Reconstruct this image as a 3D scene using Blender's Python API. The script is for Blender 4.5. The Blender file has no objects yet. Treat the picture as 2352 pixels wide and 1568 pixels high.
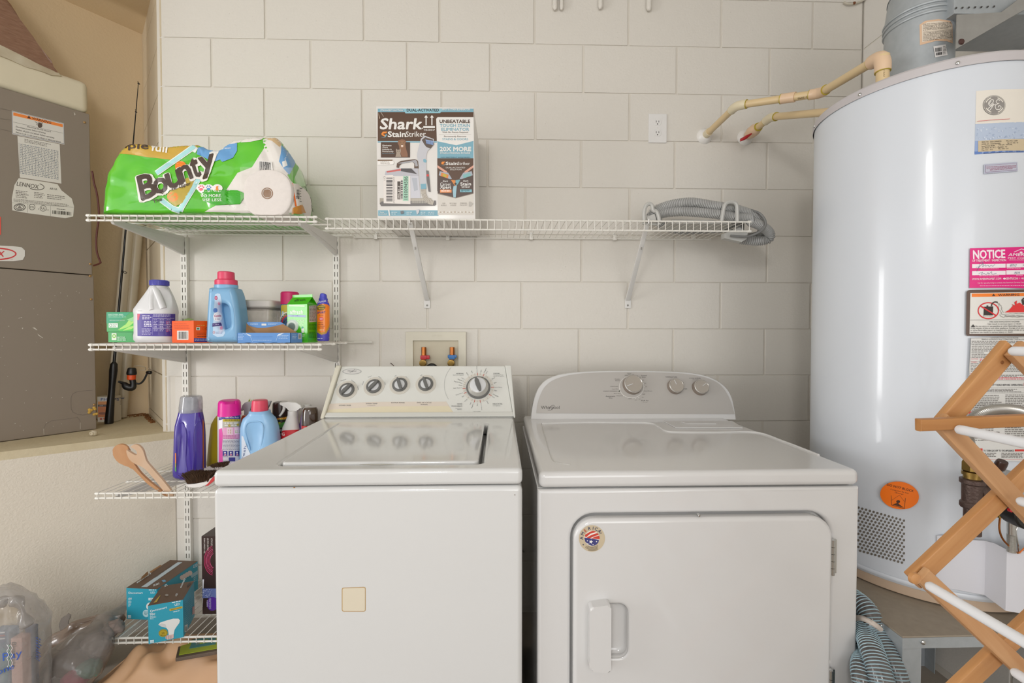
import bpy, bmesh, math, random
from math import sin, cos, pi, radians, sqrt, atan2
from mathutils import Vector, Matrix, noise
from mathutils.bvhtree import BVHTree
from mathutils.geometry import tessellate_polygon
random.seed(7)
SC = bpy.context.scene
COL = SC.collection
V = Vector
# ------------------------------------------------------------------ camera
F = 1020.0                                  # focal length in pixels of the 2352 x 1568 frame
YAW, PIT, ROL = .0275, .0205, -.0004
EYE = 1.23
CAM = V((0, -1.924, EYE))
fw = V((sin(YAW)*cos(PIT), cos(YAW)*cos(PIT), -sin(PIT)))
_r = V((cos(YAW), -sin(YAW), 0)); _d = fw.cross(_r)
rt = _r*cos(ROL)+_d*sin(ROL); dn = _d*cos(ROL)-_r*sin(ROL)
cam = bpy.data.cameras.new('camera'); camo = bpy.data.objects.new('camera', cam); COL.objects.link(camo)
cam.sensor_width = 36; cam.sensor_fit = 'HORIZONTAL'; cam.lens = 36*F/2352; cam.clip_start = .02
m = Matrix.Identity(4)
for i in range(3):
    m[i][0] = rt[i]; m[i][1] = -dn[i]; m[i][2] = -fw[i]; m[i][3] = CAM[i]
camo.matrix_world = m
SC.camera = camo
# ------------------------------------------------------------------ light
w = bpy.data.worlds.new('daylight'); SC.world = w; w.use_nodes = True
bg = w.node_tree.nodes['Background']; bg.inputs[0].default_value = (.985, .99, 1.0, 1); bg.inputs[1].default_value = 1.38
def area(name, loc, target, sx, sy, power, col):
    l = bpy.data.lights.new(name, 'AREA'); l.shape = 'RECTANGLE'; l.size = sx; l.size_y = sy; l.energy = power; l.color = col
    o = bpy.data.objects.new(name, l); COL.objects.link(o); o.location = loc
    o.rotation_euler = (V(target)-V(loc)).to_track_quat('-Z', 'Y').to_euler()
    return o
area('side_window_light', (-3.45, -1.78, 1.22), (0, -1.0, 1.22), .42, 1.35, 30, (1, .99, .98))
area('left_wall_fill_light', (1.1, -4.55, 1.25), (-1.2, 0, 1.5), 2.2, 1.9, 30, (1, .99, .98))  # added fill from behind right, brightens the left walls and niche
area('garage_lamp_light', (-.62, -3.35, 2.30), (-.2, 0, 1.2), .3, .5, 16, (1, .98, .95))
SC.view_settings.view_transform = 'Standard'; SC.view_settings.look = 'None'
SC.view_settings.gamma = 1; SC.view_settings.use_curve_mapping = False
SC.view_settings.exposure = 0.0
# ------------------------------------------------------------------ rays
def ray(px, py):
    return fw + rt*((px-1176)/F) + dn*((py-784)/F)
def P(px, py, y):
    d = ray(px, py); return CAM + d*((y-CAM.y)/d.y)
def PZ(px, py, z):
    d = ray(px, py); return CAM + d*((z-CAM.z)/d.z)
def PP(px, py, pt, n):
    d = ray(px, py); return CAM + d*((V(pt)-CAM).dot(n)/d.dot(n))
def S(y): return F/(y-CAM.y)
# ------------------------------------------------------------------ materials
def lin(h):
    h = h.lstrip('#'); c = [int(h[i:i+2], 16)/255 for i in (0, 2, 4)]
    return [x/12.92 if x <= .04045 else ((x+.055)/1.055)**2.4 for x in c]
MATS = {}
def mat(name, hexc, rough=.5, metal=0., var=.04, vscale=14., bump=0., bscale=60., coat=0., alpha=None, spec=.5, hex2=None, stretch=None, detail=3., world=False, rot=None):
    if name in MATS: return MATS[name]
    m = bpy.data.materials.new(name); m.use_nodes = True; nt = m.node_tree; N = nt.nodes; L = nt.links
    p = N['Principled BSDF']
    c = lin(hexc); p.inputs['Roughness'].default_value = rough; p.inputs['Metallic'].default_value = metal
    p.inputs['Coat Weight'].default_value = coat; p.inputs['Coat Roughness'].default_value = .08
    p.inputs['Specular IOR Level'].default_value = spec
    tc = N.new('ShaderNodeTexCoord'); mp = N.new('ShaderNodeMapping'); L.new(tc.outputs['Object'], mp.inputs[0])
    if world: L.new(N.new('ShaderNodeNewGeometry').outputs['Position'], mp.inputs[0])
    if rot is not None: mp.vector_type = 'TEXTURE'; mp.inputs['Rotation'].default_value = (0, rot, 0)
    if stretch: mp.inputs['Scale'].default_value = stretch
    nz = N.new('ShaderNodeTexNoise'); nz.inputs['Scale'].default_value = vscale; nz.inputs['Detail'].default_value = detail
    L.new(mp.outputs[0], nz.inputs['Vector'])
    mx = N.new('ShaderNodeMix'); mx.data_type = 'RGBA'
    L.new(nz.outputs['Fac'], mx.inputs['Factor'])
    c2 = lin(hex2) if hex2 else [max(0, x*(1-2*var)) for x in c]
    c1 = c if hex2 else [min(1, x*(1+.6*var)) for x in c]
    mx.inputs['A'].default_value = (*c1, 1); mx.inputs['B'].default_value = (*c2, 1)
    L.new(mx.outputs['Result'], p.inputs['Base Color'])
    if bump:
        n2 = N.new('ShaderNodeTexNoise'); n2.inputs['Scale'].default_value = bscale; n2.inputs['Detail'].default_value = 4
        L.new(mp.outputs[0], n2.inputs['Vector'])
        b = N.new('ShaderNodeBump'); b.inputs['Strength'].default_value = bump; b.inputs['Distance'].default_value = .004
        L.new(n2.outputs['Fac'], b.inputs['Height']); L.new(b.outputs[0], p.inputs['Normal'])
    if alpha is not None: p.inputs['Alpha'].default_value = alpha
    MATS[name] = m; return m
def film(name, hexc, clear=.7, rough=.12, bump=.0, bscale=40.):
    """thin plastic film: part transparent, part glossy tinted"""
    m = bpy.data.materials.new(name); m.use_nodes = True; nt = m.node_tree; N = nt.nodes; L = nt.links
    p = N['Principled BSDF']; c = lin(hexc); p.inputs['Base Color'].default_value = (*c, 1); p.inputs['Roughness'].default_value = rough
    p.inputs['Coat Weight'].default_value = .5
    t = N.new('ShaderNodeBsdfTransparent'); mx = N.new('ShaderNodeMixShader')
    nz = N.new('ShaderNodeTexNoise'); nz.inputs['Scale'].default_value = bscale
    tc = N.new('ShaderNodeTexCoord'); L.new(tc.outputs['Object'], nz.inputs['Vector'])
    mr = N.new('ShaderNodeMapRange'); mr.inputs['To Min'].default_value = clear-.12; mr.inputs['To Max'].default_value = clear+.12
    L.new(nz.outputs['Fac'], mr.inputs['Value']); L.new(mr.outputs[0], mx.inputs[0])
    L.new(p.outputs[0], mx.inputs[1]); L.new(t.outputs[0], mx.inputs[2]); L.new(mx.outputs[0], N['Material Output'].inputs[0])
    if bump:
        b = N.new('ShaderNodeBump'); b.inputs['Strength'].default_value = bump; b.inputs['Distance'].default_value = .01
        L.new(nz.outputs['Fac'], b.inputs['Height']); L.new(b.outputs[0], p.inputs['Normal'])
    return m
def ink(hexc, rough=.42):
    return mat('print_'+hexc.lstrip('#'), hexc, rough, var=.015, vscale=30)
# ------------------------------------------------------------------ object making
def root_of(o):
    while o.parent: o = o.parent
    return o
def tag(o, label=None, cat=None, group=None, kind=None):
    if label: o['label'] = label
    if cat: o['category'] = cat
    if group: o['group'] = group
    if kind: o['kind'] = kind
    return o
def thing(name, label, cat, base, group=None):
    o = bpy.data.objects.new(name, None); COL.objects.link(o); o.location = base; o.empty_display_size = .05
    return tag(o, label, cat, group)
def finish(me, mats, ang=38):
    for mm in (mats if isinstance(mats, (list, tuple)) else [mats]): me.materials.append(mm)
    if len(me.polygons):
        me.polygons.foreach_set('use_smooth', [True]*len(me.polygons))
        me.set_sharp_from_angle(angle=radians(ang))
def obj(name, b, mats, parent=None, base=None, label=None, kind=None, ang=38):
    """link a builder's mesh (world coordinates) as ONE object, under parent or with its origin at base"""
    bm = b.bm if isinstance(b, B) else b
    off = V(root_of(parent).location) if parent else V(base if base is not None else (0, 0, 0))
    bmesh.ops.translate(bm, verts=bm.verts, vec=-off)
    if not (isinstance(b, B) and b.keep): bmesh.ops.recalc_face_normals(bm, faces=bm.faces)
    me = bpy.data.meshes.new(name); bm.to_mesh(me); bm.free(); finish(me, mats, ang)
    o = bpy.data.objects.new(name, me); COL.objects.link(o)
    if 5 < len(me.polygons) < 4000 and not (isinstance(b, B) and b.keep): wnorm(o)
    if parent: o.parent = parent
    else: o.location = off
    if label: o['label'] = label
    if kind: o['kind'] = kind
    return o
def frame_of(n):
    n = V(n).normalized(); a = V((0, 0, 1)) if abs(n.z) < .9 else V((1, 0, 0))
    u = a.cross(n).normalized(); return u, n.cross(u), n
def wnorm(o):
    m_ = o.modifiers.new('shading', 'WEIGHTED_NORMAL'); m_.keep_sharp = True; m_.weight = 60
class B:
    def __init__(s): s.bm = bmesh.new(); s.mi = 0; s.keep = False
    def _m(s, faces):
        for f in faces: f.material_index = s.mi
    def face(s, pts):
        f = s.bm.faces.new([s.bm.verts.new(p) for p in pts]); f.material_index = s.mi; return f
    def hexa(s, p, bev=0, seg=2):
        """8 corners: bottom ring 0-3, top ring 4-7"""
        vs = [s.bm.verts.new(q) for q in p]
        fs = [s.bm.faces.new([vs[i] for i in f]) for f in ((0, 3, 2, 1), (4, 5, 6, 7), (0, 1, 5, 4), (1, 2, 6, 5), (2, 3, 7, 6), (3, 0, 4, 7))]
        s._m(fs)
        if bev:
            es = list({e for f in fs for e in f.edges})
            r = bmesh.ops.bevel(s.bm, geom=es, offset=bev, segments=seg, profile=.5, affect='EDGES', clamp_overlap=True); s._m(r['faces'])
        return s
    def box(s, x0, x1, y0, y1, z0, z1, bev=0, seg=2):
        return s.hexa([(x0, y0, z0), (x1, y0, z0), (x1, y1, z0), (x0, y1, z0), (x0, y0, z1), (x1, y0, z1), (x1, y1, z1), (x0, y1, z1)], bev, seg)
    def prism(s, pts, vec, bev=0, seg=2):
        vec = V(vec); a = [s.bm.verts.new(p) for p in pts]; b = [s.bm.verts.new(V(p)+vec) for p in pts]; n = len(a)
        fs = [s.bm.faces.new(a), s.bm.faces.new(b[::-1])]+[s.bm.faces.new((a[i], b[i], b[(i+1) % n], a[(i+1) % n])) for i in range(n)]
        s._m(fs)
        if bev:
            es = list({e for f in fs[:2] for e in f.edges})
            r = bmesh.ops.bevel(s.bm, geom=es, offset=bev, segments=seg, profile=.5, affect='EDGES', clamp_overlap=True); s._m(r['faces'])
        return s
    def loft(s, rings, cap0=True, cap1=True, closed=False):
        R = [[s.bm.verts.new(p) for p in r] for r in rings]; n = len(R[0]); fs = []
        K = len(R); rng = range(K if closed else K-1)
        for k in rng:
            a, b = R[k], R[(k+1) % K]
            for i in range(n): fs.append(s.bm.faces.new((a[i], a[(i+1) % n], b[(i+1) % n], b[i])))
        if not closed:
            if cap0: fs.append(s.bm.faces.new(R[0][::-1]))
            if cap1: fs.append(s.bm.faces.new(R[-1]))
        s._m(fs); return s
    def lathe(s, prof, c, axis=(0, 0, 1), n=24, cap0=True, cap1=True):
        u, v, w_ = frame_of(axis); c = V(c)
        return s.loft([[c+w_*h+(u*cos(2*pi*i/n)+v*sin(2*pi*i/n))*max(r, 1e-5) for i in range(n)] for r, h in prof], cap0, cap1)
    def cyl(s, p0, p1, r0, r1=None, n=12):
        p0 = V(p0); p1 = V(p1); r1 = r0 if r1 is None else r1
        return s.lathe([(r0, 0), (r1, (p1-p0).length)], p0, p1-p0, n)
    def tube(s, path, r, n=8, closed=False, cap=True):
        path = [V(p) for p in path]; K = len(path); rings = []; u = None
        for k in range(K):
            t = (path[(k+1) % K]-path[k-1]) if closed else (path[min(k+1, K-1)]-path[max(k-1, 0)])
            t.normalize()
            if u is None: u = frame_of(t)[0]
            u = (u-t*u.dot(t)).normalized(); v = t.cross(u); rr = r(k) if callable(r) else r
            rings.append([path[k]+(u*cos(2*pi*i/n)+v*sin(2*pi*i/n))*rr for i in range(n)])
        return s.loft(rings, cap, cap, closed)
    def torus(s, c, axis, R, r, n=20, m=6):
        u, v, w_ = frame_of(axis); c = V(c)
        return s.tube([c+(u*cos(2*pi*i/n)+v*sin(2*pi*i/n))*R for i in range(n)], r, m, closed=True)
    def grid(s, nu, nv, fn):
        vs = [[s.bm.verts.new(fn(i/nu, j/nv)) for i in range(nu+1)] for j in range(nv+1)]
        s._m([s.bm.faces.new((vs[j][i], vs[j][i+1], vs[j+1][i+1], vs[j+1][i])) for j in range(nv) for i in range(nu)]); return s
    def subdiv_noise(s, cuts, amp, scale, seed=0.):
        bmesh.ops.subdivide_edges(s.bm, edges=s.bm.edges[:], cuts=cuts, use_grid_fill=True)
        for v in s.bm.verts: v.co += noise.noise_vector(v.co*scale+V((seed, seed*1.7, 0)))*amp
        return s
    def add_mesh(s, me, M_=None):
        n0 = len(s.bm.verts); f0 = len(s.bm.faces); s.bm.from_mesh(me); s.bm.verts.ensure_lookup_table(); s.bm.faces.ensure_lookup_table()
        if M_ is not None:
            for v in s.bm.verts[n0:]: v.co = M_ @ v.co
        s._m(s.bm.faces[f0:]); return s
    def plate(s, outer, holes, o, ux, uy, th, bev=0, res=2):
        """flat plate from a 2-D outline with holes (closed point lists), thickness th centred on the plane, rounded by bev"""
        cu = bpy.data.curves.new('plate', 'CURVE'); cu.dimensions = '2D'; cu.fill_mode = 'BOTH'
        cu.extrude = max(0, th/2-bev); cu.bevel_depth = bev; cu.bevel_resolution = res; cu.offset = -bev
        for pl in [outer]+list(holes):
            sp = cu.splines.new('POLY'); sp.points.add(len(pl)-1); sp.use_cyclic_u = True
            for k, q in enumerate(pl): sp.points[k].co = (q[0], q[1], 0, 1)
        ob = bpy.data.objects.new('plate', cu); me = ob.to_mesh()
        ux = V(ux); uy = V(uy); n = ux.cross(uy); M_ = Matrix(((ux.x, uy.x, n.x, o[0]), (ux.y, uy.y, n.y, o[1]), (ux.z, uy.z, n.z, o[2]), (0, 0, 0, 1)))
        s.add_mesh(me, M_); bmesh.ops.remove_doubles(s.bm, verts=s.bm.verts[:], dist=1e-6)
        ob.to_mesh_clear(); bpy.data.objects.remove(ob); bpy.data.curves.remove(cu); return s
def rrect(x0, y0, x1, y1, r, n=6):
    pts = []
    for cx, cy, a in ((x1-r, y1-r, 0), (x0+r, y1-r, 90), (x0+r, y0+r, 180), (x1-r, y0+r, 270)):
        for k in range(n+1):
            t = radians(a+90*k/n); pts.append((cx+r*cos(t), cy+r*sin(t)))
    return pts
def spline(pts, n=8, closed=False):
    """Catmull-Rom through points"""
    pts = [V(p) for p in pts]; K = len(pts); out = []
    for k in range(K if closed else K-1):
        g = (lambda i: pts[i % K]) if closed else (lambda i: pts[max(0, min(K-1, i))])
        p0, p1, p2, p3 = g(k-1), g(k), g(k+1), g(k+2)
        for i in range(n):
            t = i/n; out.append(.5*((2*p1)+(p2-p0)*t+(2*p0-5*p1+4*p2-p3)*t*t+(3*p1-p0-3*p2+p3)*t**3))
    if not closed: out.append(pts[-1])
    return out
# ------------------------------------------------------------------ flat print laid on real surfaces
TXT = {}
def text_mesh(s, bold):
    k = (s, bold)
    if k in TXT: return TXT[k]
    cu = bpy.data.curves.new('txt', 'FONT'); cu.body = s; cu.size = 1; cu.resolution_u = 2; cu.offset = .018*bold
    ob = bpy.data.objects.new('txt', cu); me = ob.to_mesh(); me.calc_loop_triangles()
    vs = [(v.co.x, v.co.y) for v in me.vertices]; tr = [tuple(t.vertices) for t in me.loop_triangles]
    ob.to_mesh_clear(); bpy.data.objects.remove(ob); bpy.data.curves.remove(cu)
    TXT[k] = (vs, tr); return TXT[k]
class Print:
    """shapes given where they stand in the photograph, laid on the surface of the mesh objects `on`"""
    def __init__(s, on, step=None, lift=.0003):
        s.tr = []; s.mats = []; s.step = step; s.lift = lift; s.lay = lift; s.bv = []
        dg = None
        for o in (on if isinstance(on, (list, tuple)) else [on]):
            off = V(root_of(o).location)
            me = o.data; s.bv.append(BVHTree.FromPolygons([v.co+off for v in me.vertices], [tuple(p.vertices) for p in me.polygons]))
    def _mi(s, c):
        m_ = ink(c) if isinstance(c, str) else c
        if m_ not in s.mats: s.mats.append(m_)
        return s.mats.index(m_)
    def tris(s, pts, tr, c, step=None, same=False):
        mi = s._mi(c); step = step or s.step
        if not same: s.lay += 5e-6
        if not step:
            s.tr.append((pts, tr, mi, s.lay)); return s
        pts = list(pts); out = []; st = [tuple(t) for t in tr]; mid = {}
        while st:
            a, b, d = st.pop(); L = [((pts[p][0]-pts[q][0])**2+(pts[p][1]-pts[q][1])**2, p, q, r) for p, q, r in ((a, b, d), (b, d, a), (d, a, b))]
            l, p, q, r = max(L)
            if l <= step*step: out.append((a, b, d)); continue
            k = (min(p, q), max(p, q))
            if k not in mid: mid[k] = len(pts); pts.append(((pts[p][0]+pts[q][0])/2, (pts[p][1]+pts[q][1])/2))
            st += [(p, mid[k], r), (mid[k], q, r)]
        s.tr.append((pts, out, mi, s.lay)); return s
    def poly(s, pts, c):
        return s.tris([tuple(p) for p in pts], tessellate_polygon([[V((p[0], p[1], 0)) for p in pts]]), c)
    def rect(s, x0, y0, x1, y1, c, sk=0.):
        return s.poly([(x0, y0), (x1, y0+sk), (x1, y1+sk), (x0, y1)], c)
    def ell(s, cx, cy, rx, ry, c, n=24, rot=0.):
        return s.poly([(cx+rx*cos(2*pi*i/n)*cos(rot)-ry*sin(2*pi*i/n)*sin(rot), cy+rx*cos(2*pi*i/n)*sin(rot)+ry*sin(2*pi*i/n)*cos(rot)) for i in range(n)], c)
    def ring(s, cx, cy, rx, ry, wd, c, n=32, a0=0, a1=360, rot=0.):
        pts = []; tr = []
        for i in range(n+1):
            t = radians(a0+(a1-a0)*i/n)
            for k in (0, wd):
                ex, ey = (rx-k)*cos(t), (ry-k)*sin(t); pts.append((cx+ex*cos(rot)-ey*sin(rot), cy+ex*sin(rot)+ey*cos(rot)))
            if i: tr += [(2*i-2, 2*i-1, 2*i), (2*i-1, 2*i+1, 2*i)]
        return s.tris(pts, tr, c)
    def line(s, pts, wd, c):
        for (x0, y0), (x1, y1) in zip(pts, pts[1:]):
            l = sqrt((x1-x0)**2+(y1-y0)**2) or 1; nx, ny = -(y1-y0)/l*wd/2, (x1-x0)/l*wd/2
            s.poly([(x0+nx, y0+ny), (x1+nx, y1+ny), (x1-nx, y1-ny), (x0-nx, y0-ny)], c)
        return s
    def text(s, t, x0, y0, x1, h, c, y1=None, bold=0, sh=0., up=None):
        """baseline from (x0,y0) to (x1,y1), capital height h, lean sh"""
        vs, tr = text_mesh(t, 0)
        if not vs: return s
        a = min(v[0] for v in vs); b = max(v[0] for v in vs); y1 = y0 if y1 is None else y1
        ax, ay = (x1-x0)/(b-a), (y1-y0)/(b-a); l = sqrt((x1-x0)**2+(y1-y0)**2) or 1
        ux, uy = up if up else ((y1-y0)/l, -(x1-x0)/l); k = h/.70; dx, dy = (x1-x0)/l, (y1-y0)/l
        for ox, oy in s.fat(bold, k):
            s.tris([(x0+ox+(v[0]-a)*ax+v[1]*k*(ux+sh*dx), y0+oy+(v[0]-a)*ay+v[1]*k*(uy+sh*dy)) for v in vs], tr, c)
        return s
    def fat(s, bold, k):
        if bold <= 0: return [(0, 0)]
        n = 2 if bold < 1 else 4 if bold < 2 else 8 if bold < 4 else 14; r = .0125*bold*k
        return [(r*cos(2*pi*i/n), r*sin(2*pi*i/n)) for i in range(n)]
    def arc(s, t, cx, cy, r, a0, a1, h, c, bold=0, wd=None, ry=None):
        """letters set one by one round a circle from angle a0 to a1 (degrees, clockwise from 12 o'clock)"""
        n = len(t); ry = ry or r
        for i, ch in enumerate(t):
            if ch == ' ': continue
            a = radians(a0+(a1-a0)*(i/(n-1) if n > 1 else .5)); vs, tr = text_mesh(ch, 0); xm = (min(v[0] for v in vs)+max(v[0] for v in vs))/2
            k = h/.70; ca, sa = cos(a), sin(a); kx = k*(wd or 1)
            for ox, oy in s.fat(bold, k): s.tris([(cx+ox+r*sa+(v[0]-xm)*kx*ca+v[1]*k*sa, cy+oy-ry*ca+(v[0]-xm)*kx*sa-v[1]*k*ca) for v in vs], tr, c)
        return s
    def rows(s, x0, y0, x1, n, dy, h, c, sk=0., ragged=.25, seed=1, gap=.5):
        """rows of words too small to read"""
        rnd = random.Random(seed)
        for i in range(n):
            y = y0+i*dy; x = x0; xe = x1-(x1-x0)*ragged*rnd.random()
            while x < xe-h:
                l = min(h*(1.2+3.2*rnd.random()), xe-x); q = lambda xx: sk*(xx-x0)/(x1-x0)
                s.tris([(x, y+q(x)), (x+l, y+q(x+l)), (x+l, y+h+q(x+l)), (x, y+h+q(x))], [(0, 1, 2), (0, 2, 3)], c, step=s.step, same=True); x += l+h*gap*(1+rnd.random())
        return s
    def bars(s, x0, y0, x1, y1, c='#2a2a2a', seed=3, vert=True, sk=0.):
        rnd = random.Random(seed); a, b = (x0, x1) if vert else (y0, y1); x = a; u = (b-a)/46
        while x < b-u:
            l = u*rnd.choice((1, 1, 2, 3))
            if vert: s.rect(x, y0+sk*(x-x0)/(x1-x0), min(x+l, b), y1+sk*(x-x0)/(x1-x0), c)
            else: s.rect(x0, x, x1, min(x+l, b), c, sk)
            x += l+u*rnd.choice((1, 1, 2))
        return s
    def up(s): s.lay += s.lift*.6; return s
    def build(s, name, parent, label=None):
        b = B(); b.keep = True
        for pts, tr, mi, lay in s.tr:
            h = lay; vs = []; hit = []
            for x, y in pts:
                d = ray(x, y).normalized(); best = None
                for bv in s.bv:
                    q = bv.ray_cast(CAM, d)
                    if q[0] is not None and (best is None or q[3] < best[3]): best = q
                hit.append((d, best))
            good = [k for k, q in enumerate(hit) if q[1] is not None]
            if not good: continue
            flat = None
            if not s.step:                # one flat face under most of the shape: keep the whole shape on that face
                for k in good:
                    q = hit[k][1]; c_ = sum(1 for i in good if abs((hit[i][1][0]-q[0]).dot(q[1])) < .0002)
                    if flat is None or c_ > flat[0]: flat = (c_, q[0], q[1])
                    if c_ > .6*len(good): break
            for k, (d, best) in enumerate(hit):
                if best is None:          # just off the edge: nearest point of the surface, on the plane of the closest hit
                    g = min(good, key=lambda i: (pts[i][0]-pts[k][0])**2+(pts[i][1]-pts[k][1])**2); q = hit[g][1]
                    e = d.dot(q[1]); p0 = CAM+d*((q[0]-CAM).dot(q[1])/e) if abs(e) > .05 else q[0]
                    r = min((bv.find_nearest(p0) for bv in s.bv), key=lambda q: q[3]); co, n = r[0], q[1]
                else: co, n = best[0], best[1]
                if flat and abs((co-flat[1]).dot(flat[2])) < .005 and abs(d.dot(flat[2])) > .05: n = flat[2]; co = CAM+d*((flat[1]-CAM).dot(n)/d.dot(n))
                n = -n if n.dot(d) > 0 else n
                vs.append(b.bm.verts.new(co+n*h))
            for t in tr:
                try: f = b.bm.faces.new([vs[i] for i in t])
                except ValueError: continue
                f.material_index = mi
        b.bm.normal_update()
        for f in b.bm.faces:
            if f.normal.dot(f.calc_center_median()-CAM) > 0: f.normal_flip()
        o = obj(name, b, s.mats, parent, label=label)
        return o
# ------------------------------------------------------------------ common materials
WHITE = mat('white_enamel', '#d6d6d5', .1, var=.01, vscale=3, coat=.6)
BISQ = mat('off_white_plastic', '#d9d9d3', .3, var=.015, vscale=5)
WIRE = mat('white_coated_wire', '#e4e1d9', .32, var=.02, vscale=20)
GALV = mat('galvanised_steel', '#b2b7ba', .45, .3, hex2='#9da3a6', vscale=55, detail=6)
CHROME = mat('bright_steel', '#c9c9c7', .2, 1., var=.05)
BLACKP = mat('black_plastic', '#1b1a19', .35, var=.08)
DARK = mat('dark_gap', '#2c2721', .8)
CARD = mat('brown_cardboard', '#a37d57', .8, var=.06, vscale=30)
# ================================================================== the setting
Z0 = EYE+1.2345                              # height of the first horizontal joint in view; courses of 0.2032
ZC = 2.765                                   # ceiling (and soffit of the niche)
wallm = mat('painted_block', '#dad5cc', .6, var=.015, vscale=1.3, bump=.3, bscale=110, world=True)
def pits(m):                                 # pores of the block showing through the paint
    nt = m.node_tree; N = nt.nodes; L = nt.links; g = N.new('ShaderNodeNewGeometry'); v = N.new('ShaderNodeTexNoise'); v.inputs['Scale'].default_value = 170; v.inputs['Detail'].default_value = 1
    L.new(g.outputs['Position'], v.inputs['Vector']); r = N.new('ShaderNodeMapRange'); r.inputs['From Min'].default_value = .19; r.inputs['From Max'].default_value = .26; L.new(v.outputs['Fac'], r.inputs['Value'])
    b0 = next(n for n in N if n.type == 'BUMP'); b = N.new('ShaderNodeBump'); b.inputs['Strength'].default_value = .55; b.inputs['Distance'].default_value = .003; L.new(r.outputs[0], b.inputs['Height']); L.new(b0.outputs[0], b.inputs['Normal']); L.new(b.outputs[0], N['Principled BSDF'].inputs['Normal'])
pits(wallm)
jointm = mat('painted_mortar', '#d7d1c6', .65, var=.02, bump=.2, bscale=90)
stucco = mat('painted_stucco', '#e1d8c9', .7, var=.02, vscale=2.5, bump=.4, bscale=150)
nichem = mat('tan_painted_wall', '#dec8a5', .72, var=.03, vscale=3, bump=.3, bscale=90)
XR = P(1981, 140, 0).x                       # right-hand corner
XLU = P(372, 200, 0).x; XLL = P(403, 1120, 0).x
wb = obj('wall_back', B().box(XLU-.02, XR+.0, .0034, .12, 0, ZC), jointm); tag(wb, kind='structure')
rows = {-2: [480, 714, 935, 1126, 1340, 1555, 1768], -1: [609, 836, 1010, 1228, 1444, 1657, 1867], 0: [486, 714, 935.5, 1126, 1340, 1554.6, 1768], 1: [607.6, 832, 1015, 1229.6, 1445.7, 1658, 1871],
        2: [482, 708, 925, 1120, 1334.5, 1550, 1762], 3: [607, 830, 1020, 1206, 1445.7, 1658.4, 1868], 4: [432, 651, 874.5, 1092, 1335.5, 1549.5, 1761.7],
        5: [545, 765, 981.6, 1198, 1442.5, 1654.7, 1862], 6: [432, 655, 873.5, 1100, 1330, 1546, 1755.8], 7: [544, 762, 985, 1213, 1432, 1648, 1858],
        8: [433, 655, 873, 1100, 1325, 1540, 1751], 9: [545, 765, 985, 1213, 1430, 1645, 1853], 10: [435, 655, 875, 1105, 1320, 1536, 1750, 1960], 11: [545, 765, 985, 1213, 1428, 1642, 1850]}
BLK = {}
for r, js in rows.items():
    zt = min(Z0-.2032*r, ZC); zb = Z0-.2032*(r+1); yy = 763-(zt-.1-EYE)*530
    xs = [(XLL if r >= 7 else XLU)]+[P(j, yy, 0).x for j in js]+[XR-.0005]
    for x0, x1 in zip(xs, xs[1:]):
        w_ = round(x1-x0, 3); h_ = round(zt-zb, 3)
        k = (w_, h_)
        if k not in BLK:
            b = B().box(-w_/2+.0042, w_/2-.0042, 0, .02, .0012, h_-.0012, .0026, 2); bm = b.bm; me = bpy.data.meshes.new('concrete_block'); bm.to_mesh(me); bm.free(); finish(me, wallm); BLK[k] = me
        o = bpy.data.objects.new('concrete_block', BLK[k]); COL.objects.link(o); o.parent = wb; wnorm(o)
        o.location = ((x0+x1)/2, random.uniform(-.0008, .0006), zb)
# floor, ceiling, right wall
fl = obj('floor', B().box(-3.6, 3.2, -6.6, .3, -.1, 0), mat('concrete_floor', '#a0968a', .75, var=.1, vscale=4, bump=.2)); tag(fl, kind='structure')
ce = obj('ceiling', B().box(-4.6, 3.2, -4.6, 1.8, ZC, ZC+.1), mat('ceiling_paint', '#d9d6d0', .8, var=.02, bump=.4, bscale=60)); tag(ce, kind='structure')
wr = obj('wall_right', B().box(XR+.0035, XR+.12, -4.6, .12, 0, ZC), jointm); tag(wr, kind='structure')
for r in range(-2, 12):
    zt = min(Z0-.2032*r, ZC); zb = Z0-.2032*(r+1); off = .2032*(r % 2)
    for k in range(5):
        y1 = -.4064*k-off; y0 = y1-.4064
        if k == 0 and off: 
            y1 = 0; y0 = -off
            pass
        elif off: y1 += .4064-.0; y0 += .4064
        key = ('r', round(y1-y0, 3), round(zt-zb, 3))
        if key not in BLK:
            b = B().box(0, .02, -(y1-y0)/2+.0035, (y1-y0)/2-.0035, .0022, zt-zb-.0022, .0028, 2); me = bpy.data.meshes.new('concrete_block'); b.bm.to_mesh(me); b.bm.free(); finish(me, mat('painted_block_right', '#dfdbd4', .6, var=.02, vscale=1.5, bump=.2, bscale=130, world=True)); BLK[key] = me
        o = bpy.data.objects.new('concrete_block', BLK[key]); COL.objects.link(o); o.parent = wr; wnorm(o); o.location = (XR, (y0+y1)/2, zb)
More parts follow.
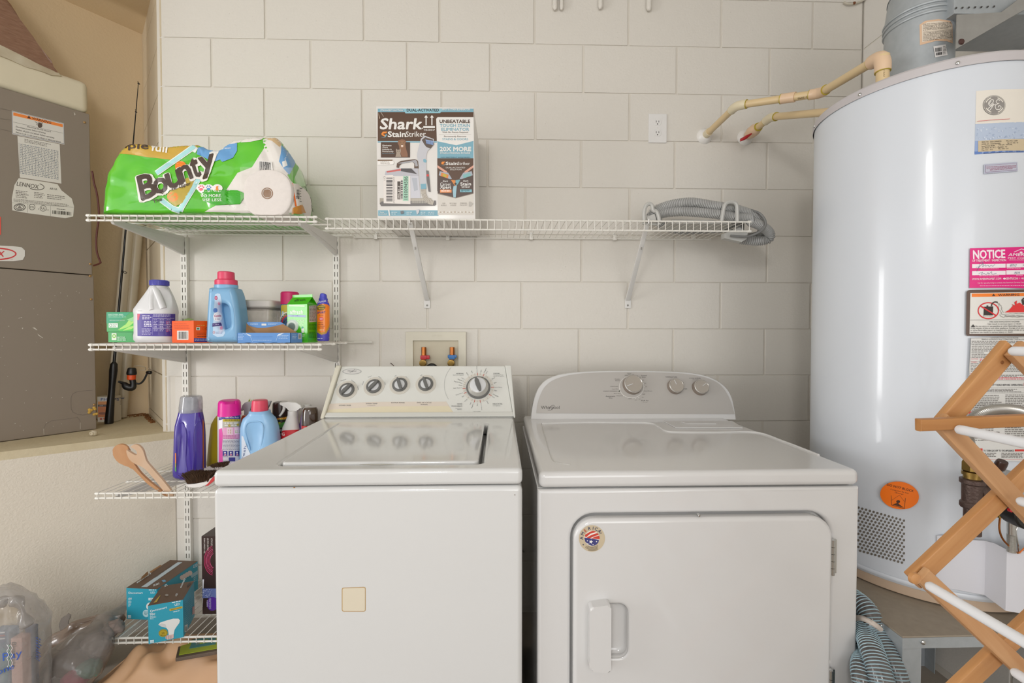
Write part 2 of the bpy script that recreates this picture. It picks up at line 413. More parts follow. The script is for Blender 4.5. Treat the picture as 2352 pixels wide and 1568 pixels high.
# left: a lower wall running out diagonally, a ledge on it, and a niche with the air handler
ZL = P(402, 991, 0).z                        # ledge height
CL = V((XLL, 0, 0)); e1 = PZ(0, 1038, ZL); uL = (V((e1.x, e1.y, 0))-CL).normalized(); nL = V((-uL.y, uL.x, 0))
if nL.y > 0: nL = -nL                        # points to the room
JB = PZ(331, 214, EYE+1.2345); JB.z = 0
SF = PZ(150, 0, ZC); SF.z = 0
uB = (SF-JB).normalized()
CU = V((XLU, 0, 0))
FAR = CL+uL*1.75
wl = obj('wall_left', B().prism([CL, FAR, FAR-nL*.12, CL-nL*.12+V((0, .0, 0))], (0, 0, ZL-.03)), stucco); tag(wl, kind='structure')
BK = JB+uB*2.0
obj('ledge', B().prism([CL+nL*.0+V((0, 0, ZL-.03)), FAR+V((0, 0, ZL-.03)), BK+V((0, 0, ZL-.03)), JB+V((0, 0, ZL-.03)), JB+V((.14, .12, ZL-.03)), CU+V((.12, .14, ZL-.03)), CU+V((.03, .0, ZL-.03))], (0, 0, .03), .007, 3), mat('ledge_paint', '#d6caae', .7, hex2='#c6b693', vscale=9, bump=.4, bscale=50), wl)
wn = obj('wall_niche', B().prism([JB+V((0, 0, ZL)), BK+V((0, 0, ZL)), BK+V((-.1, .1, ZL)), JB+V((-.08, .12, ZL))], (0, 0, ZC-ZL)), nichem); tag(wn, kind='structure')
nj = V(((JB-CU).y, -(JB-CU).x, 0)).normalized()*-.1
if nj.x < 0: nj = -nj
jw = obj('wall_jamb', B().prism([CU+V((0, .02, ZL)), JB+V((0, 0, ZL)), JB+V((.15, .1, ZL)), CU+V((.03, .12, ZL))], (0, 0, ZC-ZL)), jointm); tag(jw, kind='structure')
so = obj('ceiling_soffit', B().prism([CU+V((0, .004, ZC-.003)), JB+V((0, 0, ZC-.003)), BK+V((0, 0, ZC-.003)), FAR+V((0, 0, ZC-.003))], (0, 0, .0028)), nichem); tag(so, kind='structure')
# jamb courses
jd = (JB-CU); jl = jd.length; ju = jd.normalized(); jn = V((ju.y, -ju.x, 0))
if jn.x > 0: jn = -jn
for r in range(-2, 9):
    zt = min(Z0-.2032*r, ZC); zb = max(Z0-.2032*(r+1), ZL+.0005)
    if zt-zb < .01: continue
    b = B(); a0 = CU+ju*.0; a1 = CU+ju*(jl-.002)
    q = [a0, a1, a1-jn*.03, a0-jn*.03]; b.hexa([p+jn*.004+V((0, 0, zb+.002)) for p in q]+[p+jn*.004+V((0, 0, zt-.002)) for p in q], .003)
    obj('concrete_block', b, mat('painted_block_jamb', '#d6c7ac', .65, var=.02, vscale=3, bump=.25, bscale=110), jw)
# rounded corner bead between the block wall and the jamb
obj('corner_bead', B().cyl(CU+V((.004, .016, ZL)), CU+V((.004, .016, ZC)), .016, n=16), wallm, jw)
# crumbs of brown dirt along the foot of the niche
b = B()
for i in range(260):
    t = random.random(); q = CU+ju*(jl*(.45+.5*random.random()))+jn*(.01+.02*random.random())+uB*0 if t < .35 else JB+uB*(.02+.25*random.random()**1.5)+jn*(-.0)+V((uB.y*0, 0, 0))+(CU-JB).normalized()*(.004+.07*random.random()**2)
    s_ = .001+.003*random.random(); q = q+V((0, 0, ZL))
    b.box(q.x-s_, q.x+s_, q.y-s_, q.y+s_, q.z, q.z+s_*1.2)
dirt = obj('dirt_crumbs', b, mat('brown_dirt', '#8a5a2c', .9, var=.2), base=JB+V((0, 0, ZL)))
tag(dirt, 'scatter of brown dirt crumbs at the back of the ledge in the niche', 'dirt', kind='stuff')
# ================================================================== the washing machine
YW = F/1022-1.924
xa = P(487, 1100, YW).x; xb = P(1200.5, 1100, YW).x
ZT = P(843, 1079, YW).z; ZS = P(843, 1117, YW).z
YWB = -.205
wash = thing('washing_machine', 'white top-loading washing machine with five dial knobs on its slanted console', 'washing machine', ((xa+xb)/2, (YW+YWB)/2, 0))
obj('cabinet', B().box(xa-.002, xb, YW+.003, YWB, .012, ZS-.003, .012, 4), WHITE, wash)
for fx in (xa+.05, xb-.05):
    for fy in (YW+.06, YWB-.06): obj('foot', B().cyl((fx, fy, 0), (fx, fy, .02), .02), BLACKP, wash)
# top panel: a plate with the lid opening left out
lid = [PZ(783, 972, ZT), PZ(1117, 973, ZT), PZ(1102, 1062, ZT), PZ(640, 1066, ZT)]
ymid = (YW+YWB)/2
def loc2(p): return (p.x, p.y)
def roundpoly(pts, r, n=5):
    out = []
    K = len(pts)
    for i in range(K):
        p = V((*pts[i], 0)); a = (V((*pts[i-1], 0))-p).normalized(); b_ = (V((*pts[(i+1) % K], 0))-p).normalized()
        for k in range(n+1):
            t = k/n; q = (p+a*r)*(1-t)**2+2*p*t*(1-t)+(p+b_*r)*t*t; out.append((q.x, q.y))
    return out
hole = [(lid[3].x-.0, lid[3].y-.006), (lid[2].x+.006, lid[2].y-.006), (lid[1].x+.004, lid[1].y+.004), (lid[0].x-.004, lid[0].y+.004)]
lidp = [(lid[3].x+.004, lid[3].y-.0), (lid[2].x-.003, lid[2].y-.0), (lid[1].x-.005, lid[1].y), (lid[0].x, lid[0].y)]
tp = B().plate(rrect(xa, YW, xb, YWB-.001, .012, 4), [roundpoly(hole, .02)], (0, 0, (ZT+ZS)/2), (1, 0, 0), (0, 1, 0), ZT-ZS, .0105, 4)
obj('top_panel', tp, WHITE, wash, ang=30)
ld = B().plate(roundpoly(lidp, .016), [], (0, 0, ZT-.006), (1, 0, 0), (0, 1, 0), .02, .005, 3)
lido = obj('lid', ld, WHITE, wash, ang=30)
b = B()
g0 = PZ(866, 1066, ZT+.004)
b.loft([[V((g0.x+.041*cos(t)*k, g0.y-.001+.004*sin(t)*k, ZT+.0042-.0002*(1-k)-.003*(k < .5))) for t in [2*pi*i/24 for i in range(24)]] for k in (1, .6, .15)], False, True)
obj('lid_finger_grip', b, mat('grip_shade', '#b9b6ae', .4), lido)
# console: leaning face
cb = [PZ(733, 961, ZT), PZ(1186, 961, ZT)]; cyb = cb[0].y
cyt = cyb+.112
q0 = P(770, 841, cyt); q1 = P(1174, 840, cyt)
zt = (q0.z+q1.z)/2
zb = ZT-.001
def consoleface(x0b, x1b, x0t, x1t, ya, yb_, dep, bev):
    return B().hexa([(x0b, ya, zb), (x1b, ya, zb), (x1b, YWB+.02, zb), (x0b, YWB+.02, zb), (x0t, yb_, zt), (x1t, yb_, zt), (x1t-.0, YWB+.02, zt-.004), (x0t, YWB+.02, zt-.004)], bev, 3)
xl0, xl1 = P(744, 961, cyb).x, P(1180, 961, cyb).x; xt0, xt1 = P(782, 841, cyt).x, P(1160, 841, cyt).x
con = obj('console', consoleface(xl0, xl1, xt0, xt1, cyb+.012, cyt+.012, 0, .004), BISQ, wash)
# raised lower strip and end caps
n_c = V((0, -(zt-zb), (cyt-cyb))).normalized()
lerp = lambda a, b_, t: a+(b_-a)*t
def cpt(x, t, out=0.): return V((x, lerp(cyb+.012, cyt+.012, t), lerp(zb, zt, t)))+n_c*out
s0 = .095
strip = B().hexa([cpt(xl0, .0, .012), cpt(xl1, .0, .012), cpt(xl1, .0, -.01), cpt(xl0, .0, -.01), cpt(lerp(xl0, xt0, s0), s0, .006), cpt(lerp(xl1, xt1, s0), s0, .006), cpt(lerp(xl1, xt1, s0), s0, -.01), cpt(lerp(xl0, xt0, s0), s0, -.01)], .003, 3)
obj('console_ledge', strip, BISQ, wash)
cap1 = B().hexa([(xl0-.014, cyb-.003, zb), (xl0, cyb-.003, zb), (xl0, YWB+.022, zb), (xl0-.014, YWB+.022, zb), (q0.x, cyt+.004, zt+.003), (xt0, cyt+.004, zt+.003), (xt0, YWB+.022, zt), (q0.x, YWB+.022, zt)], .004, 3)
obj('end_cap', cap1, mat('cream_plastic', '#d9d5c4', .35), wash)
xr2 = P(1184, 961, cyb).x
cap2 = B().hexa([(xl1, cyb-.003, zb), (xr2, cyb-.003, zb), (xr2, YWB+.022, zb), (xl1, YWB+.022, zb), (xt1, cyt+.004, zt+.002), (q1.x, cyt+.004, zt+.002), (q1.x, YWB+.022, zt), (xt1, YWB+.022, zt)], .004, 3)
obj('end_cap', cap2, BISQ, wash)
KDARK = mat('knob_grey', '#6a6a68', .35, var=.03); KSIL = mat('silver_plastic', '#c3c1bb', .3, .35); KWHITE = mat('knob_cap', '#d6d7d8', .25)
def kframe(px, py):
    c = PP(px, py, cpt(0, .5), n_c); return c
def knob(px, py, rpx, ang, big=False):
    c = kframe(px, py); sc = 1/ (F/(c.y+1.924)); r = rpx*sc; u = V((1, 0, 0)); v = n_c.cross(u)
    if v.z < 0: v = -v
    dirp = u*sin(radians(ang))+v*cos(radians(ang)); side = dirp.cross(n_c)
    if not big:
        obj('knob_bezel', B().lathe([(r*1.38, 0), (r*1.38, .0012), (r*1.3, .0016)], c, n_c, 32), mat('bezel_beige', '#cfcabf', .4), wash)
        k = obj('knob', B().lathe([(r, .001), (r, .006), (r*.93, .008), (r*.72, .0085), (r*.68, .0075)], c, n_c, 32), KDARK, wash)
        obj('knob_face', B().lathe([(r*.70, .007), (r*.68, .0082), (r*.3, .0088)], c, n_c, 24), KWHITE, k)
        ou = [(-.9*r, -.16*r), (-.3*r, -.22*r), (.5*r, -.2*r), (.92*r, -.1*r), (.92*r, .1*r), (.5*r, .2*r), (-.3*r, .22*r), (-.9*r, .16*r)]
        b = B(); b.prism([c+n_c*.006+dirp*x+side*y for x, y in ou], n_c*.013, .0018)
        obj('pointer', b, KDARK, k)
    else:
        k = obj('dial', B().lathe([(r*1.0, .0), (r, .007), (r*.96, .009), (r*.86, .0095)], c, n_c, 40), KDARK, wash)
        obj('dial_ring', B().lathe([(r*.88, .008), (r*.84, .016), (r*.70, .026), (r*.66, .027)], c, n_c, 40), KSIL, k)
        obj('dial_cap', B().lathe([(r*.68, .024), (r*.66, .029), (r*.55, .031), (r*.2, .032)], c, n_c, 40), KWHITE, k)
        ou = [(-.62*r, -.08*r), (-.4*r, -.16*r), (0*r, -.19*r), (.4*r, -.17*r), (.64*r, -.05*r), (.64*r, .05*r), (.4*r, .17*r), (0, .19*r), (-.4*r, .16*r), (-.62*r, .08*r)]
        b = B(); b.prism([c+n_c*.028+dirp*x+side*y for x, y in ou], n_c*.009, .002)
        obj('pointer', b, KDARK, k)
    return c
knob(797, 896, 17, 38); knob(859, 887.5, 17, 38); knob(918.5, 884, 17, -22); knob(978, 882.5, 17, -22); knob(1098.5, 890.5, 27.5, -18, True)
pr = Print(con)
T = '#55585c'
pr.poly([(742, 950), (757, 927), (860, 922.5), (1025, 922), (1040, 945), (1044, 949)], '#d9cdbf').up()
pr.poly([(745, 948), (750, 941), (880, 933), (1030, 932), (1043, 948.5)], '#dcd2b6')
pr.ell(808.5, 853, 22, 6.6, '#a9aaa8').up(); pr.ell(808.5, 853, 20, 5.3, '#d2d0cc').up()
pr.text('Whirlpool', 798, 853.5, 818, 3.2, '#39393b', sh=.25)
pr.line([(803, 856), (811, 852), (816, 847)], .5, '#39393b')
for t, a, y, b_ in (('LOAD SIZE', 779, 932, 806), ('WASH TEMP', 840, 928, 867), ('EXTRA RINSE', 899, 926, 929.5), ('END OF CYCLE', 958, 925.7, 991), ('SIGNAL', 966, 930, 983)):
    pr.text(t, a, y, b_, 2.7, T, bold=.3)
pr.text('ALL CYCLES RINSED COLD', 844, 931.8, 862, 1.1, T)
for cx, cy, ws in ((797, 896, (('Small', -68), ('Medium', -18), ('Large', 34), ('Super', 78))), (859, 887.5, (('Cold', -72), ('Cool', -22), ('Warm', 30), ('Hot', 74)))):
    for t, a in ws:
        r_ = radians(a); ox, oy = cx+25.5*sin(r_), cy-23.5*cos(r_); l = len(t)*1.05
        pr.text(t, ox-l*cos(r_), oy-l*sin(r_), ox+l*cos(r_), 2.2, '#7c7d80', y1=oy+l*sin(r_))
        pr.ell(cx+21.8*sin(r_), cy-20*cos(r_), .9, .9, '#3b3b3d', 8)
for cx, cy in ((918.5, 884), (978, 882.5)):
    for t, a in (('Off', -24), ('On', 36)):
        r_ = radians(a); ox, oy = cx+24.5*sin(r_), cy-21.5*cos(r_); pr.text(t, ox-2.4*cos(r_), oy-2.4*sin(r_), ox+2.4*cos(r_), 2.2, '#7c7d80', y1=oy+2.4*sin(r_))
    pr.ell(cx+13, cy-17, .9, .9, '#3b3b3d', 8)
pr.ring(1098.5, 890.5, 35.5, 33, 5, '#d3cec4', 40)
pr.ring(1095, 884, 75, 66, .6, '#a8a9a6', 20, 150, 218); pr.up()
for a, l in ((-3, 1), (22, 1), (88, 1), (122, 1), (172, 1), (195, 1), (248, 1), (267, 1)):
    r_ = radians(a); pr.line([(1098.5+29*sin(r_), 890.5-28*cos(r_)), (1098.5+36*sin(r_), 890.5-34.5*cos(r_))], 1.2, '#b8453f')
for a in (-40, -28, -14, 8, 33, 40, 60, 76, 100, 140, 158, 184, 206, 224, 256, 276, 284, 292):
    r_ = radians(a); pr.line([(1098.5+31*sin(r_), 890.5-29.5*cos(r_)), (1098.5+35*sin(r_), 890.5-33.5*cos(r_))], .9, '#a9a59d')
for t, a in (('Extra Rinse', -3), ('9 Regular', 22), ('Light', 29), ('Rinse', 58), ('Spin', 74), ('Extra Rinse', 90), ('Spin', 101), ('6 Regular', 116), ('Light', 124), ('Rinse', 150), ('Extra Rinse', 172), ('Spin', 182), ('Regular 6', 196), ('Light', 204), ('Rinse', 222), ('Spin', 238), ('Extra Rinse', 250), ('Super Wash 14', 268), ('Heavy', 277), ('Regular/Heavy', 285), ('Regular 9', 293), ('Light', 301), ('Rinse', 322), ('Spin', 338), ('Spin', 10)):
    r_ = radians(a); l = len(t)*1.55; i_ = 37.5; j = i_+l
    p, q = (1098.5+i_*sin(r_), 890.5-i_*.95*cos(r_)), (1098.5+j*sin(r_), 890.5-j*.95*cos(r_))
    if a > 180: p, q = q, p
    pr.text(t, p[0], p[1], q[0], 2.1, '#4a4c50' if t[0] in 'RSH69' else '#8a8b8d', y1=q[1])
for t, a, y, b_, h in (('NORMAL', 1048, 859.3, 1065, 2.6), ('High & Low Agitation', 1040, 862, 1065, 1.4), ('CASUAL', 1133, 859, 1148, 2.6), ('Permanent Press', 1133, 862, 1156, 1.7), ('High & Low Agitation', 1133, 865, 1158, 1.4), ('HAND', 1050, 929, 1062, 2.9), ('WASHABLES', 1036.5, 934, 1062, 2.9), ('Intermittent', 1046, 938, 1061, 1.6), ('Agitation', 1050, 941, 1061, 1.6), ('DELICATES', 1132, 929, 1153.5, 2.9), ('Low Agitation', 1132, 932.5, 1149, 1.5), ('PULL TO START', 1088, 945.5, 1104, 1.2), ('PUSH TO STOP', 1088, 948, 1104, 1.2)):
    pr.text(t, a, y, b_, h, T, bold=.4 if h > 2.4 else 0)
pr.build('printing', con)
cabf = [o for o in wash.children if o.name.startswith('cabinet')][0]
pr = Print(cabf)
pr.poly(roundpoly([(785, 1349), (840, 1347), (840, 1404), (785, 1404)], 5), '#b99a6a').up()
pr.poly(roundpoly([(787, 1350.5), (838.5, 1349), (838.5, 1402.5), (787, 1402.5)], 4), '#d9cfba')
pr.build('sticker', cabf, 'small yellowed square sticker')
for x_, y_, a_, c_ in ((1182.5, 1136, 1.3, '#6a5a48'), (676, 1119.5, 2.6, '#a8773f')): pr = Print(cabf); pr.ell(x_, y_, a_, min(a_, 1.4), c_, 10); pr.build('rust_spot', cabf)
# ================================================================== the dryer
YD = F/1002-1.924
da = P(1238, 1100, YD).x; db = P(1976, 1100, YD).x
DT = P(1600, 1082, YD).z; DS = P(1600, 1119, YD).z
YDB = -.20
dry = thing('clothes_dryer', 'white front-door clothes dryer with a grey arched console and three knobs', 'dryer', ((da+db)/2, (YD+YDB)/2, 0))
WD = mat('dryer_enamel', '#d4d3d2', .11, var=.008, vscale=3, coat=.5)
# front: panel with the door opening left out
zf = lambda py: P(1600, py, YD).z
xf = lambda px: P(px, 1350, YD).x
dx0, dx1, dz1, dz0 = xf(1311), xf(1906), zf(1178), .10
fp = B().plate([(da-.003, .012), (db, .012), (db, DS-.003), (da-.003, DS-.003)], [rrect(dx0, dz0, dx1, dz1, .055, 8)], (0, YD+.010, 0), (1, 0, 0), (0, 0, 1), .020, .009, 3)
obj('front_panel', fp, WD, dry, ang=30)
obj('cabinet', B().box(da-.003, db, YD+.019, YDB, .012, DS-.003, .004, 2), WD, dry)
for fx in (da+.05, db-.05):
    for fy in (YD+.06, YDB-.06): obj('foot', B().cyl((fx, fy, 0), (fx, fy, .02), .02), BLACKP, dry)
hx0, hx1, hz0, hz1 = xf(1393), xf(1441), zf(1494), zf(1376)
do = B().plate(rrect(dx0+.004, dz0+.005, dx1-.006, dz1-.005, .05, 8), [rrect(hx0-.03, hz0, hx1-.004, hz1, .02, 6)], (0, YD-.002, 0), (1, 0, 0), (0, 0, 1), .03, .009, 4)
door = obj('door', do, WD, dry, ang=30)
# scooped grip recess and handle
b = B()
rr = rrect(hx0-.032, hz0-.002, hx1-.002, hz1+.002, .022, 6)
rings = []
for k, dep in ((1.0, 0), (.97, .006), (.9, .013), (.7, .018), (.3, .02)):
    cxm, czm = (hx0+hx1)/2-.01, (hz0+hz1)/2
    rings.append([V((cxm+(x-cxm)*k, YD-.0158+dep, czm+(z-czm)*(k*.3+.7))) for x, z in rr])
b.loft(rings, False, True)
obj('grip_recess', b, WD, door)
hb = B().prism([V((x, YD-.014, z)) for x, z in roundpoly([(xf(1347), zf(1506)), (xf(1394), zf(1512)), (xf(1394), zf(1360)), (xf(1347), zf(1366))], .008)], (0, -.028, 0), .011, 4)
obj('handle', hb, WD, door)
b = B(); c = P(1605, 1183, YD-.012); b.lathe([(.0035, 0), (.0035, .006), (.002, .008)], c+V((0, .004, 0)), (0, -1, 0), 10)
obj('door_screw', b, CHROME, door)
for py0, py1 in ((1237, 1318), (1535, 1640)):
    b = B(); x = xf(1902.5); z1 = zf(py0); z0 = zf(py1); K = 5
    for k in range(K):
        a = z0+(z1-z0)*k/K; c_ = z0+(z1-z0)*(k+1)/K-.0012; b.cyl((x, YD-.011, a), (x, YD-.011, c_), .0052, n=14)
    b.box(x-.0005, x+.012, YD-.009, YD-.005, z0+.002, z1-.002)
    obj('hinge', b, CHROME, dry)
# top with raised lip round the work surface
tb = B().plate(rrect(da, YD, db, YDB, .014, 4), [], (0, 0, (DT+DS)/2), (1, 0, 0), (0, 1, 0), DT-DS, .013, 5)
dtop = obj('top_panel', tb, WD, dry, ang=30)
path = [PZ(x, y, DT+.0005) for x, y in ((1244, 973), (1330, 970.5), (1420, 970.5), (1492, 972), (1512, 980), (1530, 990), (1560, 992.5), (1640, 993), (1735, 993), (1800, 1014), (1880, 1045))]
obj('raised_edge', B().tube(spline(path, 6), .0035, 8), WD, dtop)
path = [PZ(x, y, DT) for x, y in ((1243, 973), (1255, 1015), (1266, 1050), (1278, 1062), (1310, 1067))]
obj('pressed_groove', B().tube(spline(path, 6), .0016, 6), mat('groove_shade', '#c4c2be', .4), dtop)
lp = [PZ(1524, 968.5, DT), PZ(1682, 968.5, DT), PZ(1706, 983.5, DT), PZ(1551, 983, DT)]
lint = obj('lint_door', B().prism(lp, (0, 0, .004), .0015), WD, dtop)
lq = [PZ(1565, 969.6, DT+.004), PZ(1640, 969.6, DT+.004), PZ(1645, 974, DT+.004), PZ(1578, 974, DT+.004)]
obj('finger_pull', B().prism(lq, (0, 0, .003), .001), WD, lint)
# console
kb = PZ(1460, 962, DT); ny = V((0, -.17, .075)).normalized(); kpt = kb+V((0, .008, 0))
out = [(1219, 962), (1222, 935), (1229, 908), (1239, 888), (1254, 873), (1275, 863), (1300, 857.5), (1340, 853.5), (1390, 851.8), (1450, 851.6), (1510, 852.3), (1560, 854), (1600, 858), (1632, 866), (1655, 878), (1671, 893), (1682, 913), (1688, 938), (1692, 963)]
inn = [(1232, 948.5), (1234, 930), (1241, 907), (1251, 889), (1267, 875), (1287, 866.5), (1312, 860.5), (1345, 857), (1390, 854.8), (1450, 854.4), (1510, 855.1), (1556, 857), (1594, 861), (1624, 868), (1648, 879), (1664, 895), (1675, 914), (1682, 934), (1687, 951)]
sm2 = lambda q: [(p.x, p.y) for p in spline([V((x, y, 0)) for x, y in q], 4)]
ob_ = [PP(x, y, kpt, ny) for x, y in sm2(out)]; oc_ = (ob_[0]+ob_[-1])/2
rg = lambda k, dy: [V((oc_.x+(p.x-oc_.x)*k, p.y+dy, DT+(p.z-DT)*(k+.0) if p.z > DT else p.z)) for p in ob_]
b = B(); b.loft([rg(.984, .0), rg(.995, .002), rg(1, .007), rg(.985, .03), rg(.93, .07), rg(.80, .105)])
cd = obj('console', b, WD, dry)
b = B(); ib = [PP(x, y, kpt+ny*.0005, ny) for x, y in sm2(inn)]; b.prism(ib, -ny*-.0012)
GREYP = mat('silver_grey_panel', '#b8b4af', .42, .15, var=.015, vscale=3)
cp = obj('console_panel', b, GREYP, dry)
def dknob(px, py, rpx, ang):
    c = PP(px, py, kpt, ny); r = rpx*(c.y+1.924)/F; u = V((1, 0, 0)); v = ny.cross(u)
    if v.z < 0: v = -v
    kb_ = obj('knob', B().lathe([(r*1.06, .001), (r*1.04, .012), (r*1.0, .02)], c, ny, 36), mat('knob_skirt', '#96897e', .4, .2), dry)
    obj('knob_rim', B().lathe([(r*1.0, .018), (r*1.0, .0225), (r*.92, .0245), (r*.88, .023)], c, ny, 36), mat('satin_rim', '#c4c0ba', .25, .5), kb_)
    k = obj('knob_face', B().lathe([(r*.9, .02), (r*.89, .0232), (r*.1, .0232)], c, ny, 36), mat('knob_face_grey', '#ada59b', .35, .2), kb_)
    a = radians(ang); d_ = u*sin(a)+v*cos(a); sd = d_.cross(ny)
    b = B().prism([c+ny*.0228+d_*x*r+sd*y*r for x, y in ((.12, -.035), (.8, -.035), (.8, .035), (.12, .035))], ny*.002, .0003)
    obj('marker', b, KWHITE, kb_)
    return c
dknob(1452, 884.5, 21.5, 251); dknob(1549.5, 888.5, 17, -16); dknob(1606.5, 891, 17, 57)
pr = Print(cp); G = '#4e4a47'
pr.ring(1450.5, 888, 28.5, 26, .9, '#e3e1dd', 40)
pr.text('Whirlpool', 1242.5, 939, 1285, 7.6, '#413c39')
pr.line(spline([V((1258, 941, 0)), V((1264, 942, 0)), V((1270, 937, 0)), V((1273, 931, 0)), V((1268, 931, 0)), V((1263, 936, 0)), V((1262, 940, 0))], 4) and [(p.x, p.y) for p in spline([V((1258, 941, 0)), V((1264, 942, 0)), V((1270, 937, 0)), V((1273, 931, 0)), V((1268, 931, 0)), V((1263, 936, 0)), V((1262, 940, 0))], 4)], .7, '#413c39')
for t, a, y, b_, h in (('Heavy', 1440, 857.8, 1450, 1.8), ('Dry', 1442.5, 860.5, 1448, 1.8), ('OFF', 1435, 862.8, 1442, 2), ('70', 1452.5, 860, 1456, 1.6), ('60', 1461, 863.3, 1465, 1.7), ('50', 1469, 867, 1472.5, 1.7), ('Timed', 1472, 863.5, 1485, 2.6), ('Dry', 1475, 867.3, 1483, 2.6), ('40', 1475, 873.5, 1479, 1.7), ('30', 1480, 880.8, 1484, 1.7), ('20', 1482, 888.5, 1486, 1.7), ('Cool Down', 1479.5, 898.6, 1498, 1.9), ('OFF', 1475, 906.3, 1482, 2), ('30', 1474, 913, 1478, 1.7), ('20', 1467, 917.3, 1471, 1.7), ('10', 1458, 919.3, 1462, 1.7), ('Fluff Air', 1473, 921, 1490, 2.6), ('No Heat', 1477, 924, 1487, 1.2), ('OFF', 1443.5, 916.3, 1450.5, 2), ('Automatic', 1391, 911, 1413, 2.6), ('Dry', 1399, 915, 1406.5, 2.6), ('Very Dry', 1416, 909.5, 1430, 1.9), ('More Dry', 1410, 904.4, 1425, 1.9), ('ENERGY PREFERRED', 1386, 899, 1418.5, 1.9), ('Less Dry', 1406, 894, 1420, 1.9), ('Cool Down', 1402, 888, 1420, 1.9), ('Wrinkle', 1411.5, 871.3, 1423.5, 1.8), ('Shield', 1413, 874.9, 1423.5, 1.8), ('TEMPERATURE', 1528, 866.8, 1555, 2.3), ('Low', 1545, 874, 1552, 1.8), ('Med', 1562, 879.5, 1569.5, 1.8), ('High', 1570.5, 893.6, 1578.5, 1.8), ('CYCLE SIGNAL', 1583, 869.5, 1610, 2.3), ('End of Cycle', 1591, 872.3, 1603, 1.2), ('Off', 1600, 875.8, 1606, 1.8), ('On', 1621.5, 886.3, 1627, 1.8)):
    pr.text(t, a, y, b_, h, G if h > 1.75 else '#66615d', bold=.5 if t.isupper() or h > 2.5 else 0)
pr.ell(1422.5, 898, 2.2, 1.3, '#3f4536', 10, -.5)
for x, y in ((1454, 862.8), (1462.5, 866), (1469, 870), (1474, 875), (1478, 881), (1479, 888), (1424, 893), (1425, 898), (1428, 903), (1432, 908.5), (1460, 915.5), (1467, 913), (1543, 873), (1560, 879), (1568, 891), (1598, 876), (1620, 886.5)): pr.ell(x, y, .9, .9, '#e6e4e0', 8)
pr.build('printing', cp)
pr = Print(door)
pr.ell(1359.5, 1236, 30, 30.5, '#c6b69a', 40).up()
pr.ell(1359.8, 1235.5, 17.3, 17.3, '#f0ece6', 30).up()
def clipc(pts, cx=1359.8, cy=1235.5, r=17.3):
    o = []
    for x, y in pts:
        dx, dy = x-cx, y-cy; l = sqrt(dx*dx+dy*dy); k = min(1, r/l) if l else 1; o.append((cx+dx*k, cy+dy*k))
    return o
dense = lambda pts: [(a[0]+(b_[0]-a[0])*k/5, a[1]+(b_[1]-a[1])*k/5) for a, b_ in zip(pts, pts[1:]+pts[:1]) for k in range(5)]
for s_ in ([(1343, 1228), (1352, 1222), (1366, 1216), (1372, 1220), (1356, 1225), (1345, 1234)], [(1347, 1234), (1358, 1228), (1378, 1221), (1380, 1226), (1362, 1232), (1354, 1236)], [(1358, 1236), (1366, 1232), (1380, 1228), (1378, 1238), (1368, 1237)]):
    pr.poly(clipc(dense(s_)), '#c8402f')
pr.poly(clipc(dense([(1342, 1234), (1352, 1235), (1362, 1237), (1376, 1239), (1374, 1246), (1368, 1252), (1360, 1253), (1350, 1249), (1344, 1243)])), '#3d3d78').up()
def star(cx, cy, r, c, rot=0.): pr.poly([(cx+(r if i % 2 == 0 else r*.4)*sin(rot+pi*i/5), cy-(r if i % 2 == 0 else r*.4)*cos(rot+pi*i/5)) for i in range(10)], c)
star(1357, 1243.5, 5, '#f2eee8', .2)
for x, y in ((1370, 1243), (1362, 1250), (1349, 1241), (1350, 1248)): star(x, y, 2, '#f2eee8')
star(1339.5, 1250, 2.4, '#3a3f58'); star(1380, 1223.5, 2.2, '#3a3f58')
for ch, a in zip('AMERICA', (-88, -62, -40, -14, 6, 24, 46)):
    pr.arc(ch, 1359.5, 1236, 20.5, a, a, 7.2, '#b5432c' if ch == 'E' else '#333a5c', bold=1.2)
for k, (r_, w_) in enumerate(((20.5, 52), (23.2, 60), (25.8, 58), (28.3, 40))):
    pr.ring(1359.5, 1236, r_, r_, 1.1, '#7d705c', 26, 70-20+k*4, 70+w_)
pr.build('sticker', door, 'round flag sticker')
# ================================================================== water heater on its stand
HX, HY, HR = 1.2268, -.6452, .255
ZHB, ZHT = .556, 1.869
SZ = .548                                    # top of the stand
HW = mat('heater_white', '#d3d8df', .3, var=.008, vscale=3, coat=.35)
heater = thing('water_heater', 'tall white cylindrical gas water heater covered in warning labels', 'water heater', (HX, HY, SZ))
hc = V((HX, HY, 0))
body = obj('tank_jacket', B().lathe([(HR-.004, ZHB+.02), (HR-.001, ZHB+.024), (HR, ZHB+.03), (HR, 1.1), (HR, 1.6), (HR, ZHT+.004)], hc, n=128), HW, heater)
obj('base_ring', B().lathe([(HR-.012, SZ+.0005), (HR-.006, ZHB-.004), (HR-.006, ZHB+.022)], hc, n=96), mat('base_tan', '#c3ab93', .5), heater)
obj('base_seam', B().lathe([(HR+.001, ZHB+.026), (HR+.003, ZHB+.029), (HR+.003, ZHB+.034), (HR+.001, ZHB+.037)], hc, n=96, cap0=False, cap1=False), HW, heater)
obj('top_cap', B().lathe([(HR+.003, ZHT), (HR+.004, ZHT+.002), (HR+.004, ZHT+.020), (HR+.0, ZHT+.025), (HR-.02, ZHT+.027), (.02, ZHT+.03)], hc, n=128, cap0=False), mat('cap_grey_lilac', '#c2bdbe', .4), heater)
